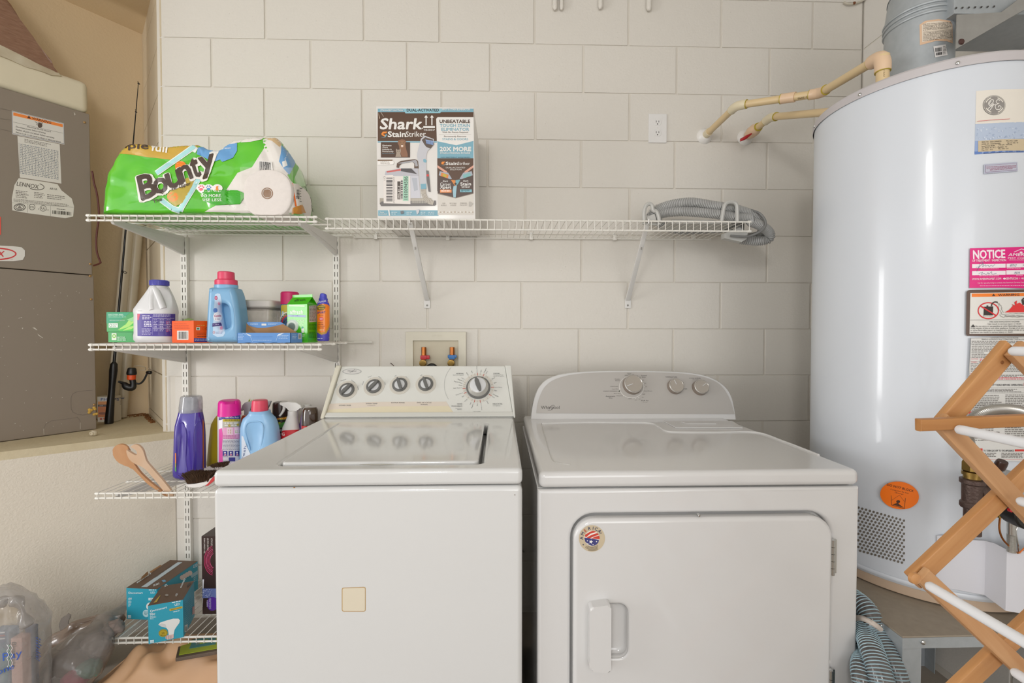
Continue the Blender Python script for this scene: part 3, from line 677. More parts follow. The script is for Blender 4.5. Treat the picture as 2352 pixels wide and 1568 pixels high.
for px, py in ((1976, 219), (2198.5, 146), (1871, 291)):
    a = None
    for k in range(720):
        t = 2*pi*k/720; q = hc+V((cos(t)*(HR+.004), sin(t)*(HR+.004), ZHT+.009)); e = q-CAM; z_ = e.dot(fw); u_ = 1176+F*e.dot(rt)/z_
        if e.dot(V((cos(t), sin(t), 0))) < 0 and (a is None or abs(u_-px) < a[0]): a = (abs(u_-px), t)
    t = a[1]; n_ = V((cos(t), sin(t), 0)); obj('cap_screw', B().lathe([(.0045, 0), (.004, .0025), (.001, .004)], hc+n_*(HR+.004)+V((0, 0, ZHT+.009)), n_, 12), CHROME, heater)
def hp(px, py, out=0.):
    """a point over the jacket, `out` metres off its surface"""
    d = ray(px, py); a = d.x**2+d.y**2; ox, oy = CAM.x-HX, CAM.y-HY; b_ = 2*(ox*d.x+oy*d.y); c = ox*ox+oy*oy-(HR+out)**2
    q = b_*b_-4*a*c
    t = (-b_-sqrt(q))/(2*a) if q > 0 else -b_/(2*a)
    return CAM+d*t
pr = Print(body, step=9, lift=.0004)
BL = '#26252a'
# maker's panel
pr.poly([(2242, 209), (2300, 205), (2365, 204), (2365, 281), (2300, 282), (2240, 285)], '#e3ddd2')
pr.poly([(2240, 285), (2300, 281.5), (2365, 280), (2365, 318), (2239, 324)], '#b3c0d4')
pr.poly([(2239, 324), (2365, 317), (2365, 350), (2300, 350), (2238, 355)], '#8fa5cf')
pr.poly([(2238, 348), (2300, 344.5), (2365, 343), (2365, 350), (2300, 350.5), (2238, 355)], '#5f7fbd').up()
rnd = random.Random(5)
for k in range(60): pr.ell(2243+rnd.random()*108, 291+rnd.random()*30, .8+rnd.random()*1.5, .8+rnd.random()*1.5, '#c9d3e2' if k % 2 else '#a3b3cc', 8)
pr.poly([(2246, 324), (2300, 320), (2365, 319), (2365, 346), (2300, 346.5), (2246, 349)], '#c9b899').up()
pr.text('SERIAL NO.  GELN 1209A00705', 2254, 328.2, 2299, 3, BL, y1=326); pr.text('MFG. DATE  12/2009', 2310, 325.5, 2336, 3, BL, y1=325)
pr.text('MODEL NO.  GG50T06AVK00', 2254, 333, 2297, 3, BL, y1=331); pr.text('Cap. U.S. Gals.  50', 2312, 329.8, 2337, 3, BL, y1=329.4)
pr.text('Input BTU/H 38,000', 2254, 338, 2284, 3, BL, y1=336); pr.text('TYPE GAS -  NATURAL', 2292, 334.5, 2324, 3, BL, y1=333.5)
pr.text('Gas PRESS. IN. W.C. - Manifold - 4.0', 2254, 342, 2312, 3, BL, y1=338.5)
pr.text('Max. Inlet - 10.5', 2254, 346.5, 2279, 3, BL, y1=345); pr.text('Min. Inlet - 5.0', 2292, 343.5, 2315, 3, BL, y1=342.5)
pr.rows(2258, 351.5, 2350, 1, 2, 1.3, '#33487a', sk=-4, ragged=0)
pr.ell(2282.5, 242, 25.5, 22.5, '#5d5a58', 40).up(); pr.ell(2282.5, 242, 24.6, 21.6, '#e3ddd2', 40).up(); pr.ell(2282.5, 242, 23.6, 20.7, '#8f8a85', 40).up()
for a in (20, 110, 200, 290): pr.ring(2282.5, 242, 21.5, 18.6, 2.2, '#e3ddd2', 10, a, a+48)
def sp2(pts, n=5): return [(p.x, p.y) for p in spline([V((x, y, 0)) for x, y in pts], n)]
pr.line(sp2([(2275, 233), (2271, 238), (2274, 241), (2279, 236), (2280, 231), (2276, 230), (2270, 235), (2269, 241), (2274, 244), (2280, 239), (2277, 247), (2270, 255), (2268, 250), (2277, 244), (2285, 240)]), 1.5, '#eae6df')
pr.line(sp2([(2295, 232), (2290, 230), (2286, 234), (2289, 239), (2293, 238)]), 1.6, '#eae6df'); pr.line(sp2([(2290, 239), (2284, 244), (2286, 252), (2294, 252), (2297, 246), (2292, 244), (2290, 248)]), 1.6, '#eae6df')
pr.line([(2243, 279.5), (2280, 276), (2317, 274)], .9, '#cf5a5f')
# small altitude label
pr.poly([(2258.5, 378), (2334, 372.5), (2335, 394), (2258, 400)], '#b4b8c8').up(); pr.poly([(2261, 380.5), (2331.5, 375.5), (2332.5, 391.5), (2261, 397)], '#8d6f8d').up(); pr.poly([(2261.7, 381.2), (2330.8, 376.2), (2331.8, 390.8), (2261.7, 396.2)], '#b9bbc9').up()
for k, (t, a, b_) in enumerate((('THIS WATER HEATER IS CERTIFIED FOR INSTALLATION', 2262.5, 2330), ('UP TO 10,200 FEET ABOVE SEA LEVEL. INSTALLATION', 2263.5, 2330), ('ABOVE 10,200 FEET ARE NOT AUTHORIZED.', 2271, 2323))):
    pr.text(t, a, 386+k*3.3, b_, 2.3, '#a0345e', y1=382.6+k*3.3, bold=.6)
# pest-control notice
pk = '#dd0f7c'
pr.poly([(2226, 570.5), (2365, 567), (2365, 663), (2300, 660.5), (2224.5, 661.5)], pk).up()
pr.text('NOTICE', 2233.5, 594.5, 2305, 19, '#f2e3ea', y1=592.5, bold=2.2); pr.text('OF TREATMENT / INSPECTION', 2231, 601.7, 2307, 5, '#f2e3ea', y1=600, bold=1.2)
pr.text('AMERIPRO', 2312, 588.5, 2378, 6.8, '#f2e3ea', y1=588.5, bold=1.5, sh=.25); pr.text('PEST CONTROL', 2311.5, 595, 2376, 4, '#f2e3ea', bold=.8)
pr.line([(2325, 579.5), (2341.5, 572.3), (2365, 577)], 1.4, '#f2e3ea'); pr.ell(2341, 580, 3.5, 2, '#f2e3ea', 10); pr.rows(2314, 597, 2356, 1, 1, 1, '#f2c6dc', ragged=0)
for (x0, y0, x1, y1) in ((2230.5, 607, 2306, 616), (2308, 606, 2365, 615), (2230.5, 623, 2306, 632.5), (2307.5, 621, 2365, 631)): pr.rect(x0, y0, x1, y1, '#eee6ea', -1)
pr.rows(2250, 617, 2290, 1, 1, 1, '#f2c6dc', ragged=0); pr.rows(2309, 615.8, 2340, 1, 1, 1, '#f2c6dc', ragged=0); pr.rows(2247, 633, 2291, 1, 1, 1, '#f2c6dc', ragged=0); pr.rows(2330, 631.8, 2345, 1, 1, 1, '#f2c6dc', ragged=0)
pr.text('WWW.AMERIPROPEST.COM', 2230.5, 643.3, 2296, 4.4, '#f2e3ea', y1=642, bold=1); pr.text('SENTRICON', 2307.5, 642, 2334, 4.6, '#f2e3ea', bold=1); pr.ell(2303.5, 640, 3.6, 2.1, '#f2e3ea', 10); pr.text('1-800-991', 2337.5, 641.5, 2362, 3.8, '#f2e3ea', bold=.6)
pr.text('Call for special pricing to activate the Sentricon Termite Colony', 2243, 651.5, 2352, 3, '#f2d3e2', y1=650); pr.rows(2248, 656, 2352, 1, 1, 1.2, '#f2c6dc', sk=-1, ragged=0); pr.up()
ik = '#6a7890'
pr.line(sp2([(2239, 614.5), (2248, 612), (2255, 604), (2250, 603), (2243, 620), (2241, 623), (2247, 613), (2256, 606), (2254, 613), (2260, 608), (2261, 612), (2266, 609), (2269, 613), (2273, 609), (2277, 612), (2282, 607)], 3), .7, ik)
pr.line(sp2([(2245, 629), (2254, 625), (2251, 631), (2257, 628), (2262, 631), (2266, 626), (2268, 630), (2274, 624), (2275, 630), (2285, 628)], 3), .7, ik)
pr.text('8/7/12', 2315, 612.5, 2329, 5.5, ik, sh=.4); pr.text('10980', 2345, 611, 2358, 3.6, '#3b3036'); pr.text('N/A', 2325, 629, 2337, 5, ik, sh=.4)
# flammable-vapour warning
pr.poly([(2220, 667.5), (2226, 666), (2365, 664.5), (2365, 771.5), (2219, 771), (2216.5, 767), (2218, 671)], '#574033').up(); pr.poly([(2226, 673), (2365, 671), (2365, 766), (2224, 766.5)], '#dedcd6').up()
pr.poly([(2229, 674.5), (2365, 672.5), (2365, 680), (2229, 682)], '#ef7d1b').up()
pr.text('WARNING', 2288, 680, 2335.5, 4.8, BL, y1=679.2, bold=1.6); pr.poly([(2274, 680), (2278, 674.7), (2282, 680)], '#3a2a1c')
pr.ring(2266, 713.5, 24, 19.5, 2.6, '#d4222a', 40); pr.poly([(2256, 704.5), (2277, 703.5), (2276, 726), (2255, 727)], '#2e2320')
pr.poly([(2262, 701.5), (2266, 701.5), (2266, 704), (2262, 704)], '#2e2320'); pr.line(sp2([(2273, 703), (2275, 696.5), (2281, 693.5), (2287, 694.5)]), 2.8, '#3a302c'); pr.rect(2255.5, 724, 2276, 727, '#dedcd6'); pr.text('FLAMMABLES', 2256, 726.6, 2275.5, 2.1, BL, bold=.6); pr.up()
pr.line([(2248, 702.5), (2283, 724.5)], 3, '#d4222a')
pr.poly([(2301.5, 717.5), (2312, 712), (2321, 702), (2318, 698), (2326, 702), (2324, 694), (2330, 690), (2329, 698), (2336, 695), (2342, 700), (2352, 707), (2347, 717)], '#dc3030')
pr.poly([(2342, 698), (2340, 689), (2344, 684), (2347, 684), (2344, 690), (2350, 687), (2356, 690), (2352, 697), (2353, 702), (2347, 698), (2343, 702)], '#38302c'); pr.ell(2349.5, 687, 2.8, 3, '#38302c', 10)
for pth in ([(2285, 695), (2290, 700), (2289, 708), (2294, 716), (2297, 722), (2310, 721), (2330, 720), (2352, 720)], [(2288, 695), (2295, 704), (2296, 712), (2300, 718)], [(2291, 722), (2297, 728), (2310, 727), (2330, 728), (2352, 726)]):
    q = sp2(pth, 6); pr.line([(x+.6*sin(i*1.7), y+.6*cos(i*1.7)) for i, (x, y) in enumerate(q)], .7, '#77716c')
pr.text('Flammable Vapors', 2302.5, 726.5, 2344, 3, BL, bold=.8)
pr.line([(2225, 735), (2352, 734)], .6, '#4a4540')
pr.text('FIRE AND EXPLOSION HAZARD', 2268.5, 740.5, 2335.5, 3, BL, y1=740, bold=.4); pr.text('Can result in serious injury or death', 2264, 745.3, 2339, 3, BL, y1=744.7, bold=.4)
pr.poly([(2226.5, 751), (2231.5, 744.5), (2236.5, 751)], '#2e2a24')
for k, (t, a, b_) in enumerate((('Do not store or use gasoline or other flammable vapors and liquids', 2237, 2364), ('in the vicinity of this or any other appliance. Storage of or use of gasoline', 2226, 2366), ('or other flammable vapors or liquids in the vicinity of this or any other', 2225.5, 2360), ('appliance can result in serious injury or death.', 2225.5, 2321))):
    pr.text(t, a, 750.5+k*4.6, b_, 3.1, BL, y1=749.7+k*4.6, bold=.3)
# long instruction sheet
pr.poly([(2226.5, 775.5), (2365, 772), (2365, 1058), (2300, 1057), (2220, 1056), (2219, 900)], '#d8d7d3').up()
pr.text('AUTOMATIC STORAGE WATER HEATER', 2270, 776.8, 2332, 2.3, BL, bold=.5); pr.text('MINIMUM CLEARANCES FROM COMBUSTIBLE CONSTRUCTION', 2250, 780, 2348, 2.2, BL, bold=.4)
pr.text('FOR SAFE INSTALLATION AND OPERATION:', 2228, 792.5, 2296, 2.5, BL, bold=.5); pr.text('WATER LEAKAGE -', 2227.5, 811, 2257, 2.5, BL, bold=.4)
pr.rows(2228, 782.5, 2352, 2, 3.2, 1.6, '#7d7975', ragged=.1, seed=2); pr.rows(2228, 794.5, 2352, 4, 3.4, 1.7, '#7d7975', seed=3, ragged=.1); pr.rows(2228, 813, 2352, 3, 3.4, 1.7, '#7d7975', seed=4, ragged=.15)
pr.text('CAUTION:', 2226.5, 825, 2243, 2.5, '#d23a44'); pr.rows(2246, 823, 2352, 2, 3, 1.6, '#cc5560', seed=5, ragged=.1); pr.text('WARNING:', 2226.5, 832, 2241, 2.3, '#d23a44'); pr.rows(2244, 830, 2352, 1, 3, 1.6, '#7d7975', ragged=0)
pr.rows(2226, 834, 2352, 6, 3.4, 1.7, '#7d7975', seed=6, ragged=.15); pr.text('WARNING:', 2224, 858, 2238, 2.3, '#d23a44'); pr.rows(2224, 860, 2352, 2, 3, 1.7, '#7d7975', seed=8); pr.text('CAUTION:', 2224, 868, 2238, 2.3, '#d23a44'); pr.rows(2240, 865.5, 2352, 2, 3.2, 1.6, '#cc5560', seed=9, ragged=.1)
for p in ([(2226, 776.5), (2352, 774)], [(2226, 789), (2352, 787)], [(2225, 820), (2352, 819)], [(2225, 829), (2352, 828)], [(2226, 776.5), (2222.5, 873)], [(2222.5, 873), (2352, 872)]): pr.line(p, .5, '#6b6864')
pr.rect(2219, 878.5, 2238, 887, '#d2332c', -.3); pr.text('FOR YOUR SAFETY READ BEFORE OPERATING', 2240, 885, 2342, 4, BL, bold=1.3); pr.rect(2344, 878.3, 2362, 886, '#d2332c')
pr.line([(2222, 890), (2347, 889), (2347, 901), (2222, 902), (2222, 890)], .5, '#6b6864'); pr.rows(2225, 892, 2342, 3, 3, 1.6, '#7d7975', seed=11)
pr.rows(2224, 906, 2297, 10, 3.9, 1.8, '#7d7975', seed=12); pr.rows(2303, 905, 2352, 10, 3.9, 1.8, '#7d7975', seed=13)
pr.rect(2220, 943.5, 2256, 948.5, '#d2332c'); pr.rows(2224, 953, 2292, 13, 4.6, 2, '#7d7975', seed=14, ragged=.3); pr.rows(2302, 952, 2352, 13, 4.6, 2, '#7d7975', seed=15, ragged=.3)
pr.line([(2220.5, 920), (2219.5, 1052), (2346, 1054), (2347, 1018)], .6, '#d4606a')
pr.rect(2224, 1028, 2252, 1034, '#d2332c'); pr.text('TO TURN GAS OFF TO THE APPLIANCE', 2254, 1035, 2322, 4, BL, bold=1); pr.rect(2324, 1030, 2347, 1034.5, '#d2332c'); pr.rows(2226, 1038, 2288, 3, 3.6, 1.8, '#7d7975', seed=16); pr.rows(2294, 1038, 2345, 4, 3.4, 1.8, '#7d7975', seed=17, ragged=.1)
# orange air-inlet sticker
pr.ell(2067, 1136, 43.5, 31.5, '#fa7800', 48, rot=.16).up()
pr.text('DO NOT BLOCK', 2038.5, 1113.5, 2098, 5, '#4a2a12', y1=1128.5, bold=1.2); pr.text('Combustion Air Inlet', 2046, 1123, 2087.5, 3, '#6b3a14', y1=1132.5); pr.text('Openings', 2056, 1130, 2075, 3, '#6b3a14', y1=1134.5)
pr.line([(2048, 1136), (2049, 1158), (2078, 1166), (2080, 1142)], 1.1, '#5a3315'); pr.line([(2050, 1147), (2067, 1135), (2078, 1150)], .5, '#5a3315'); pr.ell(2064, 1150, 4.5, 3.4, '#4a2812', 12); pr.poly([(2051, 1157), (2062, 1153), (2077, 1164)], '#5a3315'); pr.line([(2063.5, 1152), (2064.5, 1160)], 2, '#4a2812')
pr.build('printed_label', body)
# perforated air inlet: dark holes set in the jacket
pr = Print(body, lift=.0006)
for r in range(14):
    for c in range(13):
        x = 1972+c*8.7+(4.3 if r % 2 else 0); y = 1166.5+r*7.5+(x-1976)*.285
        if 1970 < x < 2079-(1 if r % 2 else 0): pr.ell(x, y, 3.2*(1-.18*(x-1976)/100), 2.9, '#6f685e', 10, .25)
o = pr.build('vent_hole', body); tag(o, kind='stuff')
b = B(); 
# burner access shield
pts = [(hp(2151, 1290, .004)), (hp(2175, 1290, .010)), (hp(2210, 1290, .012)), (hp(2263, 1290, .014)), (hp(2285, 1290, .035)), (hp(2312, 1290, .058)), (hp(2352, 1290, .064)), (hp(2400, 1290, .064)), hp(2420, 1290, .03)]
tops = [1230, 1229, 1238, 1242, 1248, 1262, 1266, 1266, 1262]; bots = [1344, 1350, 1356, 1366, 1382, 1402, 1409, 1409, 1400]
def atz(p, py):
    px = 1176+F*(p-CAM).dot(rt)/(p-CAM).dot(fw); q = PP(px, py, p, V((0, -1, 0))); return V((p.x, p.y, q.z))
tp_ = [atz(p, t) for p, t in zip(pts, tops)]; bt_ = [atz(p, t) for p, t in zip(pts, bots)]
hn = lambda p: V((p.x-HX, p.y-HY, 0)).normalized()
b = B(); b.loft([[bt_[i] for i in range(9)]+[bt_[i]-hn(bt_[i])*.003 for i in range(8, -1, -1)], [tp_[i] for i in range(9)]+[tp_[i]-hn(tp_[i])*.003 for i in range(8, -1, -1)]])
obj('burner_shield', b, mat('shield_white', '#d4d4da', .3, var=.01), heater, ang=60)
# gas train on the front of the jacket
IRON = mat('black_iron', '#5b4a44', .45, .5, var=.1, bump=.3, bscale=200); BRASS = mat('brass', '#a58a4c', .3, .9, hex2='#7c5f35', vscale=40); COPPER = mat('copper', '#b5713f', .28, 1., var=.1)
YG = -.965
def gz(px, py, y=YG): return P(px, py, y)
b = B(); c0 = gz(2231, 1215); c1 = gz(2231, 1056); sx = 1/S(YG)
def zz(py): return gz(2231, py).z
gx = c0.x
gas = obj('gas_tee', B().lathe([(20*sx, zz(1166)), (22*sx, zz(1163)), (22*sx, zz(1154)), (18.5*sx, zz(1150)), (19*sx, zz(1112)), (23*sx, zz(1109)), (23*sx, zz(1100)), (17*sx, zz(1098))], (gx, YG, 0), n=24), IRON, heater)
b = B(); e0 = gz(2240, 1132); b.lathe([(18*sx, .0), (18*sx, .022), (21*sx, .024), (21*sx, .036), (12*sx, .037)], e0, (1, .15, 0), 20); b.tube(spline([e0+V((.03, .004, 0)), e0+V((.06, .02, .0)), e0+V((.075, .045, -.0))], 6), 15*sx, 14)
obj('gas_elbow', b, IRON, heater)
obj('gas_pipe', B().cyl((gx, YG, zz(1215)), (gx, YG, zz(1164)), 15*sx, n=20), IRON, heater)
obj('pipe_cap', B().cyl((gx, YG, zz(1226)), (gx, YG, zz(1204)), 18*sx, n=20), IRON, heater)
obj('union_nut', B().lathe([(17*sx, zz(1100)), (17*sx, zz(1090)), (20*sx, zz(1090)), (20*sx, zz(1083)), (17*sx, zz(1082))], (gx, YG, 0), n=12), BRASS, heater)
obj('union_nut', B().lathe([(15*sx, zz(1083)), (19.5*sx, zz(1080)), (19.5*sx, zz(1062)), (17*sx, zz(1056)), (9*sx, zz(1055))], (gx, YG, 0), n=6), BRASS, heater)
fp_ = spline([V((gx, YG, zz(1056))), gz(2224, 1020), gz(2222, 990), gz(2236, 962), gz(2262, 946), gz(2300, 939), gz(2340, 943), gz(2375, 958), gz(2395, 990)], 18)
n_ = len(fp_); fp2 = []
L_ = 0; rr_ = []
for i in range(n_): rr_.append((13 if i % 2 else 10.5)*sx)
obj('gas_flex_line', B().tube(fp_, lambda k: rr_[k], 14), mat('corrugated_steel', '#b9b6b0', .3, .8), heater)
# thermostat gas valve
tv = gz(2318, 1085, -.955)
vb = obj('gas_valve', B().box(tv.x-.03, tv.x+.05, -.985, -.885, tv.z-.085, tv.z-.005, .012, 3), mat('cast_aluminium', '#b5b4b2', .4, .6), heater)
b = B(); k0 = gz(2308, 1080, -.985); b.lathe([(.014, -.012), (.0155, .0), (.0155, .006), (.014, .007)], k0+V((0, .02, -.004)), (0, -.5, .86), 20); obj('valve_flange', b, mat('cast_aluminium', '#b5b4b2', .4, .6), vb)
b = B(); b.lathe([(.0105, 0), (.0105, .010), (.0098, .017), (.009, .019)], k0+V((0, .012, .002)), (0, -.4, .9), 14); obj('valve_knob', b, mat('dark_brown_plastic', '#3a241c', .3), vb)
b = B(); k1 = gz(2349, 1176, -.985); b.lathe([(.032, -.02), (.034, .0), (.034, .012), (.031, .015)], k1, (0, -1, 0), 28); obj('temperature_dial', b, BLACKP, vb)
b = B(); k1 = gz(2317, 1170, -.99); b.lathe([(.004, 0), (.004, .006), (.002, .007)], k1, (0, -1, 0), 12); obj('red_button', b, mat('red_plastic', '#b32228', .35), vb)
obj('manifold_tube', B().cyl(gz(2323, 1178, -.96), gz(2323, 1228, -.96), 8*sx, n=16), CHROME, heater)
fl_ = [gz(2323, 1226+i*1.05, -.96) for i in range(40)]
obj('manifold_flex', B().tube(fl_, lambda k: (8.6 if k % 2 else 7.4)*sx, 14), mat('corrugated_steel', '#b9b6b0', .3, .8), heater)
obj('pilot_nut', B().lathe([(7*sx, 0), (7*sx, .008), (4*sx, .009)], gz(2297, 1188, -.96), (0, 0, 1), 6), BRASS, heater)
obj('pilot_tube', B().tube(spline([gz(2297, 1186, -.96), gz(2295.5, 1215, -.96), gz(2303, 1237, -.96), gz(2318, 1254, -.96), gz(2338, 1270, -.96)], 8), 2*sx, 8), COPPER, heater)
obj('thermocouple', B().tube(spline([gz(2333, 1186, -.96), gz(2336, 1207, -.96), gz(2333, 1222, -.96), gz(2338, 1250, -.96), gz(2341, 1270, -.96)], 8), 1.8*sx, 8), CHROME, heater)
obj('igniter_wire', B().tube([gz(2341, 1270, -.97), gz(2352, 1259, -.97), gz(2365, 1250, -.97)], 1.6*sx, 6), mat('orange_wire', '#d8742c', .5), heater)
# stand
c0 = PZ(2073, 1461, SZ); sx0, sy0 = c0.x, c0.y; sx1, sy1 = XR-.012, HY+.30
stand = thing('heater_stand', 'low galvanised steel stand carrying the water heater', 'stand', ((sx0+sx1)/2, (sy0+sy1)/2, 0))
DUST = mat('dusty_galvanised', '#958a7b', .7, .25, hex2='#a89c8b', vscale=60, detail=6)
obj('stand_top', B().box(sx0, sx1, sy0, sy1, SZ-.004, SZ, .001), DUST, stand)
b = B(); h = .024
obj('apron', B().box(sx0, sx1, sy0, sy0+.002, SZ-h-.004, SZ-.004), GALV, stand); obj('apron', B().box(sx0, sx0+.002, sy0+.002, sy1, SZ-h-.004, SZ-.004), GALV, stand); obj('apron', B().box(sx1-.002, sx1, sy0+.002, sy1, SZ-h-.004, SZ-.004), GALV, stand); obj('apron', B().box(sx0+.002, sx1-.002, sy1-.002, sy1, SZ-h-.004, SZ-.004), GALV, stand)
for lx, sg in ((sx0+.004, 1), (sx1-.004, -1)):
    for ly, tg in ((sy0+.004, 1), (sy1-.004, -1)):
        b = B(); L_ = .044 if sg > 0 and tg > 0 else .04
        q = [(lx, ly), (lx+sg*L_, ly), (lx+sg*L_, ly+tg*.003), (lx+sg*.003, ly+tg*.003), (lx+sg*.003, ly+tg*L_), (lx, ly+tg*L_)]
        b.prism([V((x, y, 0)) for x, y in q], (0, 0, SZ-.005)); obj('leg', b, GALV, stand)
b = B(); c = P(2119, 1474, sy0); b.lathe([(.0055, 0), (.005, .003), (.002, .005)], c, (0, -1, 0), 14); obj('bolt', b, CHROME, stand)
b = B(); c = PZ(2026, 1436, SZ-.012); b.lathe([(.0055, 0), (.005, .003), (.002, .005)], (sx0, c.y, c.z), (-1, 0, 0), 14); obj('bolt', b, CHROME, stand)
# flue on the heater: draught pipe, elbow, run to the wall
ZC0 = ZHT+.029
dc = P(2108, 150, HY); DR = 62/S(HY)
flue = thing('vent_duct', 'galvanised vent duct rising from the water heater and elbowing to the right wall', 'duct', (dc.x, HY, ZC0))
ze = P(2108, 42, HY).z
dp = obj('duct_pipe', B().lathe([(DR*1.0, ZC0), (DR, ZC0+.12), (DR, ze)], (dc.x, HY, 0), n=64), GALV, flue)
b = B(); RB = .15; rings = []
for k in range(6):
    a = radians(90*k/5); cx = dc.x+RB*(1-cos(a)); cz = ze+RB*sin(a); ax = V((cos(a), 0, -sin(a)))
    for e in ((1.0,) if k in (0, 5) else (1.0, 1.03, 1.0)):
        o_ = .006*((1.03 == e))
        rings.append([V((cx, HY, cz))+(ax*cos(2*pi*i/48)+V((0, 1, 0))*sin(2*pi*i/48))*DR*(e+.0) for i in range(48)])
b.loft(rings); obj('elbow', b, GALV, flue, ang=20)
for dz in (.004, .018, .03): 
    obj('crimp_ring', B().torus((dc.x, HY, ze-.035+dz), (0, 0, 1), DR, .0045, 64, 8), GALV, flue)
cz = ze+RB
hz_ = obj('horizontal_run', B().cyl((dc.x+RB, HY, cz), (XR-.001, HY, cz), DR*1.0, n=64), GALV, flue)
# lower sheet-metal housing seen at the right of the elbow
hb0 = P(2192, 31, HY-.10); 
obj('duct_boot', B().prism([V((hb0.x, HY-.10, P(2192, 31, HY-.1).z)), V((XR-.002, HY-.10, P(2192, 29, HY-.1).z)), V((XR-.002, HY-.10, 2.36)), V((hb0.x, HY-.10, 2.36))], (0, .16, 0), .004), GALV, flue)
for k in range(7):
    c = P(2196+k*14.5, 18.5-k*.6, HY-.102); obj('rivet', B().lathe([(.0026, 0), (.0015, .002)], c, (0, -1, 0), 8), mat('dark_steel', '#4c4a47', .5, .5), flue)
pr = Print(dp, step=8, lift=.0005)
pr.poly([(2112, 57), (2125, 48), (2155, 44), (2182, 48), (2187, 56), (2188, 100), (2175, 95), (2150, 94), (2113, 104)], '#d7b596').up(); pr.poly([(2117, 58), (2130, 51), (2156, 48), (2180, 52), (2185, 58), (2186, 93), (2172, 90), (2150, 90), (2118, 97)], '#dccfbd').up()
for k, (t, a) in enumerate((('THIS VENT SYSTEM IS DESIGNED FOR USE', 2184), ('AS AN INTEGRAL PART OF A WATER HEATER', 2185), ('THEREFORE IT IS TO BE USED ON', 2185), ('WATER HEATERS MANUFACTURED BY', 2185), ('A. O. SMITH WATER PRODUCTS CO.', 2178), ('', 0), ('CE SYSTEME DE VENTILATION EST POUR', 2185), ('CSA INTERNATIONAL COMME UN', 2185), ('CHAUFFE-EAU OU TOIT A', 2185), ('CONSEQUENCE A SERVIR POUR', 2185), ('MODELES DE CHAUFFE-EAU DE', 2186), ('STATE INDUSTRIES, INC. A O SMITH', 2186))):
    if t: pr.text(t, 2120, 57.5+k*3.4, a, 2.2, '#3d342c', y1=53+k*3.15, bold=.4)
pr.line([(2120, 74), (2185, 68)], .4, '#6a5c4c')
pr.poly([(2143, 107), (2171, 102.5), (2175.5, 127), (2147.5, 132.5)], '#d8d5d2').up(); pr.bars(2147, 111, 2162, 120, sk=-2); pr.bars(2149, 122, 2163, 128, seed=8, sk=-2); pr.rows(2165, 107, 2172, 6, 3.4, 1.3, '#6c6865', sk=-1)
pr.build('printed_label', dp)
# brace plate
yb = HY-.125
br = B().prism([P(2199.5, 33, yb), P(2300, 29, yb), P(2352, -12, yb), P(2395, -30, yb), P(2395, -2, yb), P(2197, 112, yb)], (0, .004, 0), .001)
brace = obj('support_bracket', br, mat('brace_steel', '#a3a29e', .5, .3, hex2='#8d8b86', vscale=30), base=P(2197, 112, yb)); tag(brace, 'grey triangular sheet-metal support bracket beside the vent duct', 'bracket')
o = obj('bolt_head', B().lathe([(.008, 0), (.006, .003), (.001, .003)], P(2208, 96, yb-.0005), (0, -1, 0), 12), mat('rusty_bolt', '#4a2e28', .7), brace)
# ------------------------------------------------------------------ CPVC supply pipes
CPVC = mat('cpvc', '#d8bf93', .35, var=.03); FIT = mat('cpvc_fitting', '#dfc0a0', .35, var=.03); FITW = mat('cpvc_fitting_ivory', '#dcd0b2', .3, var=.02); GLUE = mat('yellow_cement', '#b5a23a', .4)
pa = P(1618, 313, 0); pa2 = V((pa.x, -.262, pa.z)); pa3 = P(1884, 214, -.47); pa4b = P(2028, 128, HY-.10); pa5 = V((pa4b.x, pa4b.y, ZC0))
sup = thing('supply_pipe', 'upper tan plastic water pipe bending from the wall to the top of the heater', 'pipe', pa)
def seg(par, a, b_, r=.0128, m_=CPVC, name='pipe_run'): return obj(name, B().cyl(a, b_, r, n=18), m_, par)
def elbow(par, a, c, b_, r=.0165, m_=FIT, l=.03):
    u = (V(a)-V(c)).normalized(); w_ = (V(b_)-V(c)).normalized(); c = V(c)
    q = [c+u*l, c+u*l*.55, c+u*l*.22+w_*l*.1, c+w_*l*.22+u*l*.1, c+w_*l*.55, c+w_*l]
    obj('elbow', B().tube(spline(q, 4), r, 18), m_, par)
    for e in (u, w_): obj('glue_ring', B().cyl(c+e*l, c+e*(l+.002), r*.97, n=18), GLUE, par)
ESC = mat('escutcheon_white', '#e6e3de', .3)
def escut(par, c): return obj('escutcheon', B().lathe([(.034, 0), (.032, .006), (.024, .016), (.015, .02)], c, (0, -1, 0), 28), ESC, par)
escut(sup, pa); seg(sup, pa, pa2); seg(sup, pa2, pa3); seg(sup, pa3, pa4b); seg(sup, pa4b, pa5, .0150)
elbow(sup, pa, pa2, pa3, m_=FITW, l=.036); elbow(sup, pa2, pa3, pa4b, l=.03); elbow(sup, pa3, pa4b, pa5, r=.0185, l=.042)
q = pa2+(pa3-pa2)*.64; e = (pa3-pa2).normalized(); seg(sup, q-e*.02, q+e*.024, .0165, FIT, 'coupling'); seg(sup, q-e*.022, q-e*.0195, .0168, GLUE, 'glue_ring')
obj('base_sleeve', B().cyl(pa+V((0, -.016, 0)), pa+V((0, -.045, 0)), .0165, n=18), FITW, sup)
o = [c for c in sup.children if c.name.startswith('pipe_run')]
pr = Print(o, lift=.0003); pr.text('ASTM D-2846', 1878, 216, 1832, 4.5, '#5a4526', y1=224.5, up=(.18, 1)); pr.text('PIPE.COM', 2032.5, 176, 2032, 3.2, '#6a5530', y1=147, up=(-1, 0)); pr.rect(2027, 136.5, 2033, 143, '#7a4428'); pr.build('printing', o[1])
pb = P(1711, 316, 0); pb2 = V((pb.x, -.185, pb.z)); pb3 = P(1915, 256, -.50)
sup2 = thing('supply_pipe', 'lower tan plastic water pipe with a red valve handle next to the heater', 'pipe', pb)
